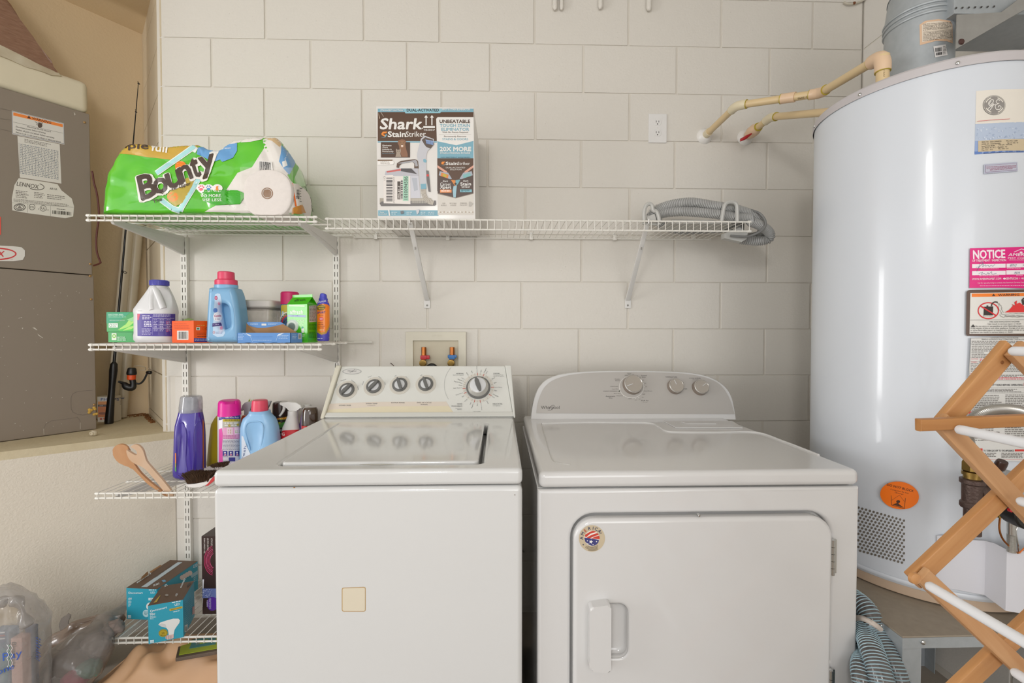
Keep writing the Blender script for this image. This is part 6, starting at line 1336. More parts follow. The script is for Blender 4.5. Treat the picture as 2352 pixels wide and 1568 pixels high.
# green lidded box
y = -.185
def pbox(px0, px1, pyt, y0, y1, z0, skew=0., bev=.0015):
    a = P(px0, pyt, y0); c = P(px1, pyt, y0)
    return B().hexa([(a.x, y0, z0), (c.x, y0+skew, z0), (c.x, y1+skew, z0), (a.x, y1, z0), (a.x, y0, a.z), (c.x, y0+skew, a.z), (c.x, y1+skew, a.z), (a.x, y1, a.z)], bev, 2)
GB = mat('green_carton', '#0b8f45', .35, hex2='#1aa53c', vscale=8, coat=.3)
gb = thing('detergent_pod_box', 'green lidded carton with a leaf print, leftmost on the eye-level shelf', 'carton', P(281, D2, y+.04))
gb.location.z = Z2
base_ = obj('carton_base', pbox(248, 326, 761.5, y-.01, y+.068, Z2), GB, gb); zl_ = P(248, 762, y).z
b = pbox(244, 330, 716, y-.015, y+.072, zl_); lid_ = obj('carton_lid', b, GB, gb)
pr = Print([base_, lid_], lift=.0003)
pr.poly([(272, 760), (290, 742), (318, 722), (318, 760)], '#3fbf3a'); pr.poly([(244.5, 717), (300, 717), (270, 740), (244.5, 742)], '#179a6e').up()
for a in ((270, 758, 306, 741, 3), (276, 756, 314, 735, 4), (282, 759, 316, 747, 3), (289, 745, 312, 724, 3)): pr.poly([(a[0], a[1]), ((a[0]+a[2])/2-2, (a[1]+a[3])/2-a[4]), (a[2], a[3]), ((a[0]+a[2])/2+2, (a[1]+a[3])/2+a[4])], '#a7dd6a')
pr.poly([(291, 734), (306, 728), (316, 732), (304, 738)], '#8ccf8a')
pr.text('DISCOVER ARIEL', 249.5, 724.3, 284, 3.4, '#d6efdf', bold=1); pr.text('SECURECLIC BOX', 249.5, 729, 290.5, 3.4, '#9fd8b8', bold=.8); pr.text('RESEALABLE SECURE CLICK PACK', 252, 736.3, 287, 1.8, '#d6efdf', bold=.4); pr.rect(250, 742, 271, 752, '#e6eae4').up(); pr.rows(259, 744, 270, 3, 2.4, 1, '#7aa58a'); pr.ring(254.5, 747, 3, 3.6, .9, '#2f8f5a', 14)
pr.rect(257, 765, 268, 780.5, '#dfe6d6').up(); pr.ell(262.5, 771.5, 4.4, 4.8, '#7fc241', 16).up(); pr.ell(262.5, 771.5, 2, 2.2, '#dfe6d6', 12); pr.text('RECYCLE', 270, 775.8, 287, 3.2, '#d6efdf', bold=1); pr.rows(270, 777.5, 292, 2, 2.6, 1.2, '#d6efdf', ragged=.1); pr.ell(311, 769, 7, 9, '#1c7a34', 14)
pr.build('printing', base_)
# bleach jug
y = -.262
jug = tgroup('bleach_jug', 'white bleach jug with a blue cap and purple label', 'jug', 358, D2, y); jug.location.z = Z2
WJ = mat('white_hdpe', '#dcdcdd', .35, var=.01)
b = B(); prof = [(657, 350, 382), (662, 347, 385, .95), (668, 343, 388.5, .8), (680, 335, 394, .72), (692, 327, 398, .7), (703, 320, 401, .68), (710, 315.5, 402.5, .68), (716, 314.5, 403, .68), (722, 316, 402.3, .68), (765, 316, 401.5, .68), (771, 315, 402.5, .68), (780, 315.5, 402, .68), (785.4, 319, 399, .64)]
bottle(b, prof, y, e=2.6, n=48)
for v in b.bm.verts:      # grip recess right of the handle
    e_ = v.co-CAM; u_, w_ = 1176+F*e_.dot(rt)/e_.dot(fw), 784+F*e_.dot(dn)/e_.dot(fw)
    if v.co.y < y: v.co.y += .022*max(0, 1-((u_-376)/20)**2)*max(0, 1-((w_-684)/24)**2)
jb_ = obj('body', b, WJ, jug); 
obj('handle', face_tube(jb_, [(363, 652), (356, 662), (351, 674), (349, 687), (349, 700), (351, 712)], .0105, 14, -.0065), WJ, jug)
b = B(); bottle(b, [(656, 348.6, 383.6, 1, 2), (646, 348.2, 383.9, 1, 2), (643.5, 350, 382, 1, 2)], y, n=40)
cap_ = obj('cap', b, mat('blue_cap', '#5656b8', .4), jug)
b = B()
for k in range(40):
    a = 2*pi*k/40; c = P(366, 650, y); r_ = 17.8/S(y); q = c+V((cos(a)*r_, sin(a)*r_, 0)); b.box(q.x-.0004, q.x+.0004, q.y-.0004, q.y+.0004, q.z-.008, q.z+.008)
o = obj('cap_rib', b, mat('blue_cap', '#5656b8', .4), cap_); tag(o, kind='stuff')
pr = Print(jb_, step=5, lift=.0004); PU = '#4a3a94'
pr.poly([(315.5, 720), (402.5, 720.5), (402, 772), (316, 771.5)], PU).up(); pr.poly([(315.8, 720.5), (322, 720.5), (319, 735), (316, 735)], '#d23a5a'); W2 = '#dcd8ea'
pr.rows(327, 724, 350, 3, 3.6, 1.6, W2, seed=2); pr.rows(331, 737, 349, 4, 3.6, 1.8, W2, seed=3, ragged=.1); pr.rows(326, 754, 349, 5, 3.2, 1.4, '#b9b2d6', seed=4); pr.rows(352, 722.5, 400, 2, 3, 1.2, W2, seed=5)
for x in (351, 365, 381, 391): pr.line([(x, 724), (x, 769)], .5, '#a79fd0')
for yy in (731, 746, 753.5): pr.line([(351, yy), (400, yy)], .6, W2)
for r, yy in enumerate((733.5, 748.5)):
    for x in (353, 367, 383): pr.rows(x, yy, x+10, 4, 3.4, 1.3, '#c9c3e2', seed=int(x)+r)
pr.ring(384, 740, 3, 3, .8, '#d24a6a', 14); pr.ring(384, 759, 3, 3, .8, '#d24a6a', 14); pr.text('BLEACH', 316.8, 714.5, 326, 1.6, '#8d8d90')
pr.build('label', jb_)
# orange baking soda carton
ob = thing('orange_carton', 'small orange carton with a barcode beside the bleach jug', 'carton', P(440, D2, -.29)); ob.location.z = Z2
p0 = P(395, 784, -.29); p1 = P(445, 785, -.335); p2 = P(489, 785, -.275); q = [p0, p1, p2, p0+p2-p1]; zt_ = P(445, 736, -.335).z
b = B(); b.hexa([V((p.x, p.y, Z2)) for p in q]+[V((p.x, p.y, zt_)) for p in q], .0015)
ob1 = obj('carton', b, mat('orange_card', '#f85c04', .45, var=.02), ob)
pr = Print(ob1); pr.poly([(445.5, 776), (489, 776.5), (489, 785), (445.5, 785)], '#3a3a8c'); pr.rect(407, 759, 433, 780, '#e2ded8').up(); pr.bars(410, 761.5, 430.5, 778); pr.rows(400, 743, 436, 3, 3.4, 1.2, '#b84a10', seed=5); pr.rows(401, 753, 437, 1, 3, 1.2, '#b84a10'); pr.rows(452, 746, 474, 1, 3, 1.8, '#e8a848'); pr.rect(450.5, 751, 459, 758, '#e6e2d6').up(); pr.rect(452, 753, 457.5, 756.5, '#3f8a5a'); pr.ring(475.5, 754.5, 3.4, 3.8, .9, '#3a2a1c', 16); pr.ring(467, 754.5, 3, 3.2, .6, '#c9561a', 14); pr.rows(452, 764, 482, 2, 3, 1.2, '#b84a10', seed=7); pr.rows(453, 772, 484, 1, 3, 1.4, '#5a2a10'); pr.rows(447, 778, 487, 2, 3, 1.3, '#c9c9e2', seed=8)
pr.build('printing', ob1)
b = B(); b.prism([P(419, 735, -.275), P(432, 731, -.25), P(446, 733, -.24), P(436, 736, -.29)], (0, 0, .0008)); obj('loose_leaflet', b, mat('green_leaflet', '#8fae4a', .5), ob)
# blue fabric-softener bottle with a pink cap
y = -.275
SB = mat('sky_blue_hdpe', '#7fb0d6', .32, var=.02); PCAP = mat('coral_cap', '#e2456a', .35)
bt = tgroup('softener_bottle', 'tall sky-blue laundry bottle with a pink cap on the eye-level shelf', 'bottle', 524, D2, y); bt.location.z = Z2
def px2(pts, y): return [(P(x, yy, y).x, P(x, yy, y).z) for x, yy in pts]
def sm(pts, n=5): return [(p.x, p.y) for p in spline([V((a, c, 0)) for a, c in pts], n, True)]
outl = sm([(495, 662), (491, 668), (489.5, 690), (487, 730), (485, 768), (485, 780), (490, 785.3), (524, 785.3), (556, 785.3), (562, 781), (562.5, 768), (562, 742), (559, 715), (556.5, 696), (553, 678), (549, 668), (544, 662), (520, 661)], 4)
hole_ = sm([(513, 706), (514, 700), (520, 697.5), (529, 699), (535, 704), (538.5, 714), (540, 728), (541, 744), (537, 752), (526, 756), (520, 752), (516, 735), (513.5, 716)], 4)
op_, hp2 = px2(outl, y), px2(hole_, y)
b = B(); b.plate(op_, [hp2], (0, y+.0, 0), (1, 0, 0), (0, 0, 1), .078, .019, 6)
bo_ = obj('body', b, SB, bt, ang=60)
obj('grip_panel', B().prism([V((x, y+.004, z)) for x, z in hp2], (0, .006, 0)), SB, bo_)
b = B(); bottle(b, [(663, 494, 545.5, .75, 2), (655, 494, 545.5, .75, 2), (653, 497, 542, .75, 2)], y, n=36); obj('neck', b, SB, bt)
b = B(); bottle(b, [(654.5, 495.3, 544.2, .8, 2), (644, 495.3, 543.8, .8, 2), (642, 498, 541, .8, 2), (641.5, 501.5, 537.5, .9, 2), (627, 501.7, 537, .9, 2), (625, 502.5, 536, .9, 2), (624, 505, 533, .9, 2)], y, n=40); obj('cap', b, PCAP, bt)
pr = Print(bo_, step=6, lift=.0005)
pr.poly([(494, 676), (500, 673.5), (506, 675), (509, 690), (510, 715), (514, 735), (517, 765), (513, 772), (500, 774), (489, 768), (490, 740), (492, 705)], '#bcd3ea').up(); pr.poly([(497, 690), (506, 692), (509, 720), (512, 760), (504, 768), (500, 735)], '#d3d9ee').up()
pr.ell(496.5, 684, 3.4, 4.6, '#b83a6a', 14); pr.ell(494.5, 712.5, 4.8, 5.4, '#4a78c0', 16); pr.ell(500, 727, 10, 11, '#f0eef4', 24).up(); pr.text('Gentle', 492.5, 728, 507, 5.2, '#b8447a', y1=727, bold=1.2); pr.text('& Soft', 494.5, 734, 504, 3.2, '#6a5a9a', bold=.4); pr.poly([(488.5, 742), (507, 740.5), (509, 748), (488, 750)], '#4a3a78'); pr.rows(490, 744, 506, 1, 3, 1.4, '#cfc8e6'); pr.ell(503, 697, 2.6, 4, '#e69ab8', 10); pr.ell(508, 753, 3, 4.5, '#e69ab8', 10); pr.ring(491.5, 763, 2.4, 3, .7, '#d2584a', 12); pr.rows(496, 762, 513, 2, 3, 1, '#8d96b8'); pr.text('50', 494, 685.5, 499, 3, '#eedde6')
pr.build('label', bo_)
# clear food container
y = -.165
fc = tgroup('food_container', 'clear plastic container with a pale grey lid behind the blue tray', 'container', 598, D2, y); fc.location.z = Z2
b = B(); bottle(b, [(708, 561, 636, .75, 5), (740, 563, 634, .75, 5), (783, 566, 631, .75, 5), (784.5, 568, 629, .72, 5)][::-1], y, n=40); 
obj('tub', b, film('clear_plastic', '#cfc6ba', .55, .12), fc)
b = B(); bottle(b, [(709, 561, 637, .75, 5), (705, 558, 639.5, .78, 5), (703.5, 557, 640, .78, 5), (693, 557.3, 640, .78, 5), (690.5, 559, 638, .76, 5)], y, n=40); l_ = obj('lid', b, mat('pale_grey_lid', '#d5cec8', .4), fc)
b = B(); bottle(b, [(712, 562, 636, .74, 5), (708.5, 559.5, 638.5, .77, 5), (706, 559.5, 638.5, .77, 5)], y, n=40); obj('lid_gasket', b, mat('gasket_grey', '#8a837c', .5), l_)
# blue cardboard tray, torn open
y = -.345
BT = mat('blue_tray_card', '#5f93d2', .4, var=.02)
tr = thing('blue_tray_carton', 'low blue open carton with torn brown cardboard inside, in front of the clear container', 'carton', P(615, D2, y+.05)); tr.location.z = Z2
f0, f1, f2 = P(545, 785, y), P(668, 784.5, y), P(694, 784, y+.055); zt_ = P(600, 764, y).z; up_v = V((0, 0, 1)); z3 = V((0, 0, Z2)); at_ = lambda p, z: V((p.x, p.y, z))
b0 = f0+(f2-f1)
fr_ = obj('front_wall', B().hexa([at_(f0, Z2), at_(f1, Z2), at_(f1, Z2)+V((0, .002, 0)), at_(f0, Z2)+V((0, .002, 0)), at_(f0, zt_), at_(f1, zt_), at_(f1, zt_)+V((0, .002, 0)), at_(f0, zt_)+V((0, .002, 0))]), BT, tr)
sd = (f2-f1).normalized(); 
en_ = obj('end_wall', B().hexa([at_(f1, Z2), at_(f2, Z2), at_(f2, Z2)+V((-.002, 0, 0)), at_(f1, Z2)+V((-.002, 0, 0)), at_(f1, zt_), at_(f2, zt_), at_(f2, zt_)+V((-.002, 0, 0)), at_(f1, zt_)+V((-.002, 0, 0))]), BT, tr)
obj('end_wall', B().hexa([at_(f0, Z2), at_(b0, Z2), at_(b0, Z2)+V((.002, 0, 0)), at_(f0, Z2)+V((.002, 0, 0)), at_(f0, zt_), at_(b0, zt_), at_(b0, zt_)+V((.002, 0, 0)), at_(f0, zt_)+V((.002, 0, 0))]), BT, tr)
obj('tray_floor', B().prism([at_(p, Z2) for p in (f0, f1, f2, b0)], (0, 0, .0015)), CARD, tr)
yb_ = y+.06
b = B(); b.prism([P(x, yy, yb_) for x, yy in ((566, 765), (567, 741), (570, 739.5), (645, 739.5), (655, 745), (656, 765))], (0, .0016, 0)); bk_ = obj('back_flap', b, BT, tr)
b = B(); b.prism([P(x, yy, yb_-.004) for x, yy in ((570, 765), (566, 745), (575, 749), (590, 753), (610, 752.5), (630, 749), (650, 744), (660, 750), (672, 757), (681, 763), (684, 766))], (0, .0016, 0)); obj('torn_cardboard', b, CARD, tr)
b = B(); b.prism([P(565, 764, y+.004), P(566, 742, y+.02), P(583, 762, y+.03), P(580, 766, y+.01)], (0, .0015, 0)); obj('torn_flap', b, CARD, tr)
b = B(); b.prism([P(628, 765.5, y+.004), P(655, 761, y+.02), P(683, 763, y+.045), P(672, 766, y+.02)], (0, 0, .0012)); obj('lifted_tab', b, CARD, tr)
pr = Print([fr_, en_, bk_]); LT = '#b9d3ee'
pr.line([(557, 765), (575, 772), (580, 784.5)], .6, LT); pr.line([(652, 765), (638, 771), (634, 783)], .6, LT); pr.poly([(563, 764.3), (572, 768), (578, 771), (572, 770.5)], '#dfe8f2'); pr.poly([(651, 764.3), (642, 770), (636, 772), (640, 767)], '#dfe8f2'); pr.rows(547, 768, 561, 4, 3.4, 1, LT, seed=2); pr.rows(580, 773, 628, 1, 3, 1, '#4a7ab8'); pr.rows(640, 770, 664, 3, 3.2, 1, LT, seed=4); pr.rows(581, 780.5, 625, 1, 3, 1, LT); pr.rows(671, 768, 682, 4, 3.2, 1, LT, seed=5); pr.rect(685, 765.5, 692, 778.5, '#e6e4de').up(); pr.bars(686, 767, 691, 777, vert=False); pr.rect(601, 743, 612, 747.5, '#e6e4de'); pr.rows(575, 742, 597, 2, 2.6, 1, LT, seed=6); pr.rows(616, 741.5, 640, 2, 2.6, 1, LT, seed=7); pr.rows(671, 772, 682, 1, 3, 1, LT)
pr.build('printing', fr_)
# spray can with a pink cap
y = -.16
sc = tgroup('spray_can', 'spray can with a magenta cap half hidden behind the green carton', 'spray can', 666, D2, y); sc.location.z = Z2
b = B(); bottle(b, [(785, 647, 684, 1, 2), (784, 646, 685, 1, 2), (701, 646, 685, 1, 2), (699, 647.5, 683.5, 1, 2)], y, n=40); cn = obj('can', b, mat('blue_can', '#3a7fae', .3, coat=.4), sc)
b = B(); bottle(b, [(699, 646, 685.3, 1, 2), (673, 646.3, 685, 1, 2), (670.5, 648.5, 683, 1, 2)], y, n=40); obj('cap', b, mat('magenta_cap', '#cf1f68', .4), sc)
pr = Print(cn, step=4, lift=.0005); pr.poly([(645.5, 699), (660, 700), (670, 712), (660, 722), (646, 735)], '#c9b43a'); pr.ell(654, 733, 9, 15, '#2a4f7a', 20).up(); pr.ring(660, 742, 18, 26, 2.2, '#e6e4e0', 30, 160, 290); pr.ring(662, 745, 16, 22, 3, '#c8283a', 30, 170, 280); pr.ring(664, 748, 14, 18, 2, '#2a2a2a', 30, 170, 280)
pr.ell(650, 720, 2.4, 6, '#b8c8d0', 12); pr.build('label', cn)
# green gable-top carton
gc = thing('gable_carton', 'bright green gable-top carton of washer cleaner next to the sunscreen', 'carton', P(690, D2, -.27)); gc.location.z = Z2
g0, g1, g2 = P(660, 782, -.250), P(706.5, 783, -.28), P(730, 781.5, -.21); g3 = g0+g2-g1; zs_ = P(706, 697.5, -.28).z; zr_ = P(690, 681.5, -.25).z
GM = mat('lime_carton', '#45bd0c', .35, var=.03, coat=.3)
b = B(); b.hexa([at_(p, Z2) for p in (g0, g1, g2, g3)]+[at_(p, zs_) for p in (g0, g1, g2, g3)], .001)
gbod = obj('carton', b, GM, gc)
ra, rb = (g0+g3)/2, (g1+g2)/2
b = B(); h = V((0, 0, 0)); pts = [at_(g0, zs_), at_(g1, zs_), at_(rb, zr_), at_(ra, zr_)]; b.face(pts); b.face([at_(g3, zs_), at_(ra, zr_), at_(rb, zr_), at_(g2, zs_)]); b.face([at_(g1, zs_), at_(g2, zs_), at_(rb.lerp(ra, .2), zr_-.001)]); b.face([at_(g0, zs_), at_(ra.lerp(rb, .2), zr_-.001), at_(g3, zs_)])
gt = obj('gable_top', b, GM, gbod)
b = B(); b.prism([at_(ra, zr_-.001), at_(rb, zr_-.001), at_(rb, zr_+.010), at_(ra, zr_+.010)], (0, .0015, 0)); fin = obj('sealed_fin', b, GM, gbod)
pr = Print([gbod, gt]); DG = '#2c7a12'
pr.poly([(664, 699.5), (700, 701), (700, 704.5), (664, 703)], '#d9efd0'); pr.text('affresh', 676, 692.5, 701, 5.4, '#2a5a1a', y1=690.5, bold=1.6, up=(.12, -1)); pr.text('affresh', 666.5, 720, 696, 8.6, '#f1f4ee', y1=720.5, bold=1.4); pr.poly([(661, 722.5), (702, 723.5), (702, 728.5), (661, 727)], '#a9b8d8'); pr.rows(670, 724.2, 695, 1, 3, 1.5, '#5a6a9a'); pr.ell(672, 748, 14, 15, '#c3d6c6', 28).up(); pr.ring(670, 750, 12, 13, 2.4, '#e4e8e2', 28); pr.ell(670, 750, 8, 9, '#7a8a84', 20); pr.rows(683, 735, 700, 4, 3.6, 1.4, '#cfe8c0', seed=3); pr.poly([(692, 755), (697, 752), (699, 756), (698, 764), (693, 764)], '#e6ebe2'); pr.ell(695, 752, 2.4, 2.4, '#3aa88a', 10); pr.rows(690, 768, 703, 2, 3.2, 1.2, '#cfe8c0', seed=5)
pr.poly([(709.5, 702), (726.5, 701), (726.5, 739), (709.5, 740)], '#c9c9c2').up(); pr.rows(710.5, 704, 725.5, 11, 3.1, 1.2, '#5a5a56', seed=6, ragged=.1); pr.rows(709.5, 744, 726.5, 5, 3, 1.3, DG, seed=7, ragged=.1); pr.rows(709.5, 762, 726.5, 5, 3, 1.3, DG, seed=8, ragged=.1)
pr.poly([(660.5, 762), (672, 783), (660.5, 783)], '#3a9a16'); pr.poly([(690, 783), (706, 764), (706, 783)], '#3fae18')
pr.build('printing', gbod)
# sunscreen can
y = -.22
su = tgroup('sunscreen_can', 'orange and blue sunscreen spray can at the right end of the eye-level shelf', 'spray can', 742, D2, y); su.location.z = Z2
b = B(); bottle(b, [(783, 729.5, 755, .8, 2), (781, 729, 755.8, .8, 2), (740, 728.5, 757, .8, 2), (705, 728.3, 757, .8, 2), (698, 729, 756, .8, 2), (692, 731, 754, .8, 2), (688.5, 734, 751.5, .8, 2)], y, n=36)
sbd = obj('can', b, mat('orange_can', '#f58306', .3, coat=.4), su)
b = B(); bottle(b, [(689, 732.5, 752.5, .8, 2), (686.5, 732, 752.8, .8, 2), (684, 734, 751, .8, 2), (677, 735, 750.5, .8, 2), (674, 736.5, 750, .8, 2), (673, 739, 748, .8, 2)], y, n=30)
for v in b.bm.verts:
    if v.co.z > P(740, 680, y).z: v.co.z -= max(0, v.co.x-P(742, 680, y).x)*.35
obj('nozzle_cap', b, mat('sun_blue', '#4a4ec0', .35), su)
pr = Print(sbd, step=4, lift=.0005)
pr.poly([(728, 704), (731, 692), (735, 688.5), (751, 688.5), (755, 694), (757.5, 704), (752, 699), (742, 697), (733, 699)], '#4a4ec0'); pr.poly([(728, 783), (728, 763), (740, 768), (750, 764), (757.5, 750), (757, 783)], '#4a46b4'); pr.poly([(728, 763), (728, 757), (738, 764), (748, 761), (757.5, 743), (757.5, 752), (750, 766), (740, 770)], '#c2962e').up()
pr.text('20% MORE', 731, 696, 749, 3.6, '#eceaf4', y1=692.5, bold=1); pr.ell(737.5, 706, 10, 6.8, '#7a6a2a', 20, -.15).up(); pr.text('Banana', 730.5, 705.5, 746, 3.6, '#f0c83a', y1=703.5, bold=1); pr.text('Boat', 733, 710, 745, 3.2, '#f0c83a', bold=1); pr.text('SPORT', 729, 720, 747, 4.4, '#3a3a8c', y1=719, bold=1.8, sh=.15); pr.text('ULTRA', 733, 725, 743, 2, '#a85a14'); pr.ell(738, 732, 4.8, 4, '#e2405a', 14).up(); pr.text('50', 735, 733.8, 741, 3.4, '#f4e8e8', bold=1); pr.rows(731, 740, 748, 4, 4, 1.6, '#b8601a', seed=2); pr.rows(735, 757, 745, 1, 3, 1.3, '#f4dcb0'); pr.rows(730, 776, 742, 1, 3, 1.6, '#cfcfec')
pr.build('label', sbd)
# ================================================================== shelf by the washing machine
Z3 = SH[3]+.001
def at3(px, py): return PZ(px, py, Z3)
# wooden salad servers leaning through the wires
WOOD = mat('pale_beech', '#c99b72', .5, hex2='#b07c52', vscale=10, stretch=(3, 3, 1), detail=4); WOODW = mat('whitish_beech', '#d6c0aa', .55, hex2='#c49a74', vscale=9, detail=3)
def server(name, label, outline, y0, tilt, m_, th=.007, axis=None):
    n_ = V((0, -1, tilt)).normalized(); o0 = P(384, 1131, y0); pts = [PP(x, y, o0, n_) for x, y in outline]
    b = B().prism(pts, -n_*th, .0025, 2); o = obj(name, b, m_, base=min(pts, key=lambda p: p.z)); tag(o, label, 'utensil', 'wooden salad servers'); return o
server('salad_spoon', 'wooden salad spoon with a round bowl leaning through the wire shelf', sm([(258, 1040), (261, 1028), (270, 1021.5), (282, 1021), (293, 1027), (298, 1042), (305, 1060), (322, 1085), (345, 1107), (368, 1125), (386, 1138), (380, 1140), (366, 1130), (340, 1112), (314, 1086), (300, 1074), (280, 1067), (266, 1056)], 4), -.352, -.25, WOOD)
server('salad_fork', 'whitish wooden salad fork with a notched head, lying against the round spoon', sm([(290, 1034), (298, 1038), (308, 1044), (314, 1045), (315, 1038), (306, 1029), (299, 1026), (309, 1021), (318, 1023), (327, 1032), (332, 1046), (337, 1060), (352, 1078), (378, 1108), (397, 1134), (394, 1143), (386, 1140), (362, 1110), (340, 1084), (326, 1072), (306, 1063), (294, 1050)], 4), -.366, -.25, WOODW)
def zput(t, z): t.location.z = z; return t
# purple detergent bottle
PB = mat('deep_purple_bottle', '#3f2f92', .2, hex2='#4a3aa2', vscale=5, coat=.6)
y = -.235
pb1 = zput(tgroup('purple_bottle', 'tall deep purple detergent bottle with a clear grey dosing cap', 'bottle', 436, 1092, y), Z3)
b = B(); bottle(b, [(1096, 409, 463, .62), (1090, 404, 467, .64), (1078, 403, 467.5, .64), (1040, 404.5, 467.5, .64), (1000, 405.5, 467, .62), (976, 407, 466, .6), (960, 411, 464, .6), (944, 414.5, 461.5, .6), (940, 417, 459, .62)], y, e=3.4, n=48)
for v in b.bm.verts:
    e_ = v.co-CAM; u_, w_ = 1176+F*e_.dot(rt)/e_.dot(fw), 784+F*e_.dot(dn)/e_.dot(fw)
    for c_ in (414.5, 457):
        if v.co.y < y and 968 < w_ < 1086: v.co.y += .011*max(0, 1-((u_-c_)/8.5)**2)*min(1, (w_-968)/14, (1086-w_)/14)
pbb = obj('body', b, PB, pb1, ang=60)
b = B(); bottle(b, [(946, 413.5, 463, .8, 2), (936, 413.5, 463.5, .8, 2), (914, 416.5, 462.5, .8, 2), (909.5, 418, 461, .8, 2), (908, 422, 457, .8, 2)], y, n=36)
cp_ = obj('dosing_cap', b, film('cap_clear_grey', '#aeb0b6', .42, .15), pb1)
b = B(); bottle(b, [(943, 420, 457, .8, 2), (922, 422, 455, .8, 2), (912, 426, 450, .8, 2)], y, n=24); obj('inner_spout', b, mat('spout_grey', '#8f929c', .35), cp_)
obj('grip_rib', face_tube(pbb, [(430, 1084), (427, 1055), (428, 1010), (426, 985), (420, 972), (412, 970)], .0022, 8), PB, pbb); obj('grip_rib', face_tube(pbb, [(442, 1084), (445, 1055), (444, 1010), (446, 985), (452, 971), (460, 968)], .0022, 8), PB, pbb)
pr = Print(pbb, step=5, lift=.0005); pr.poly([(402, 1040), (404.5, 1040), (405, 1075), (402.5, 1075)], '#d9772c'); pr.poly([(465, 960), (468, 970), (468, 1075), (465.5, 1075)], '#b0643a'); pr.poly([(402, 1062), (405, 1062), (405, 1084), (402, 1080)], '#4a9a4a'); pr.build('label', pbb)
# yellow bottle behind
y = -.15
yb1 = zput(tgroup('yellow_bottle', 'mustard yellow bottle half hidden behind the pink-topped spray can', 'bottle', 500, 1070, y), Z3)
b = B(); bottle(b, [(1070, 479, 532, .6), (1064, 477.5, 533, .62), (1030, 480, 533, .62), (985, 485, 533, .6), (973, 487, 532, .6), (960, 494, 528, .62), (950, 502, 524, .7), (944, 507, 521, .8)], y, n=36); obj('body', b, mat('mustard_plastic', '#a8931a', .35, coat=.3), yb1)
b = B(); bottle(b, [(944, 506, 522, 1, 2), (928, 506, 522, 1, 2), (926, 508, 520, 1, 2)], y, n=24); obj('cap', b, mat('mustard_plastic', '#a8931a', .35, coat=.3), yb1)
# pink-topped spray can
y = -.215
pc1 = zput(tgroup('stain_spray_can', 'white and pink spray can with a hot pink cap, left of the light blue jug', 'spray can', 527, 1085, y), Z3)
b = B(); bottle(b, [(1097, 504.5, 551, 1, 2), (1095, 503.6, 551.6, 1, 2), (955, 503.4, 550.6, 1, 2), (952, 504.5, 549.5, 1, 2)], y, n=44); pcb = obj('can', b, mat('can_white', '#dedbe2', .3, coat=.4), pc1)
b = B(); bottle(b, [(953, 502.8, 551, 1, 2), (947, 503.5, 550.5, 1, 2), (925, 504.2, 550, 1, 2), (920, 505.5, 548, .95, 2), (918, 509, 545, .9, 2)], y, n=44)
for v in b.bm.verts:
    e_ = v.co-CAM; u_, w_ = 1176+F*e_.dot(rt)/e_.dot(fw), 784+F*e_.dot(dn)/e_.dot(fw)
    if w_ < 927 and v.co.y < y: v.co.y += .010*max(0, 1-((u_-528)/15)**2); v.co.z -= .004*max(0, 1-((u_-528)/15)**2)
obj('cap', b, mat('hot_pink', '#e3189a', .35), pc1)
pr = Print(pcb, step=5, lift=.0005)
pr.poly([(503, 953), (551.5, 953), (551.5, 962), (512, 962), (503, 966)], '#3a3a8e'); pr.poly([(512, 962), (551.5, 962), (551.5, 968), (512, 968)], '#c9b32e'); pr.poly([(512, 968), (551.5, 967), (551.5, 980), (512, 982)], '#b9b5a8'); pr.poly([(503, 985), (510, 982), (512, 1000), (510, 1030), (503, 1050)], '#e04aa8'); pr.poly([(503, 965), (511, 964), (511, 984), (503, 986)], '#eceaf0'); pr.poly([(512, 982), (551.5, 980), (551.5, 1008), (512, 1008)], '#e7a6cc'); pr.poly([(503, 1050), (511, 1030), (512, 1062), (503, 1066)], '#e04aa8').up()
pr.text('Vanish Power Foam', 516, 960, 548, 3.2, '#eceaf4', bold=.8); pr.rows(516, 963.5, 549, 1, 3, 1.8, '#5a5220', ragged=0); pr.rows(516, 970, 548, 2, 5, 2.6, '#e8e6de', seed=4); pr.rect(521, 982, 535, 998, '#f0d0e2'); pr.rect(538, 981, 551, 997, '#f0d0e2'); pr.rect(524, 985, 533, 996, '#c9b28a'); pr.rect(540, 988, 550, 994, '#a7c97a'); pr.rows(513, 1000, 549, 3, 2.8, 1.1, '#a84a8a', seed=5); pr.rows(512, 1010, 550, 8, 3, 1.2, '#8a8a9c', seed=6, ragged=.1); pr.ell(527, 977, 3, 3, '#b8a43a', 12); pr.ell(546, 975, 3, 3, '#b8a43a', 12)
for x in (512, 525, 539): pr.rect(x, 1035, x+10.5, 1047, '#3a3a8e'); 
pr.rect(525.5, 1050, 540, 1059, '#3a3a8e'); pr.rect(542, 1049, 551, 1057, '#dcdce6').up()
for x in (512, 525, 539): pr.ell(x+5, 1039, 2, 2, '#eceaf4', 8); pr.poly([(x+2, 1046), (x+5, 1041), (x+9, 1045)], '#e8a0b0')
pr.rows(512, 1048, 524, 1, 3, 1.2, '#8a8a9c'); pr.rows(512, 1057, 524, 2, 3, 1.4, '#b0b0bc', seed=9)
pr.build('label', pcb)
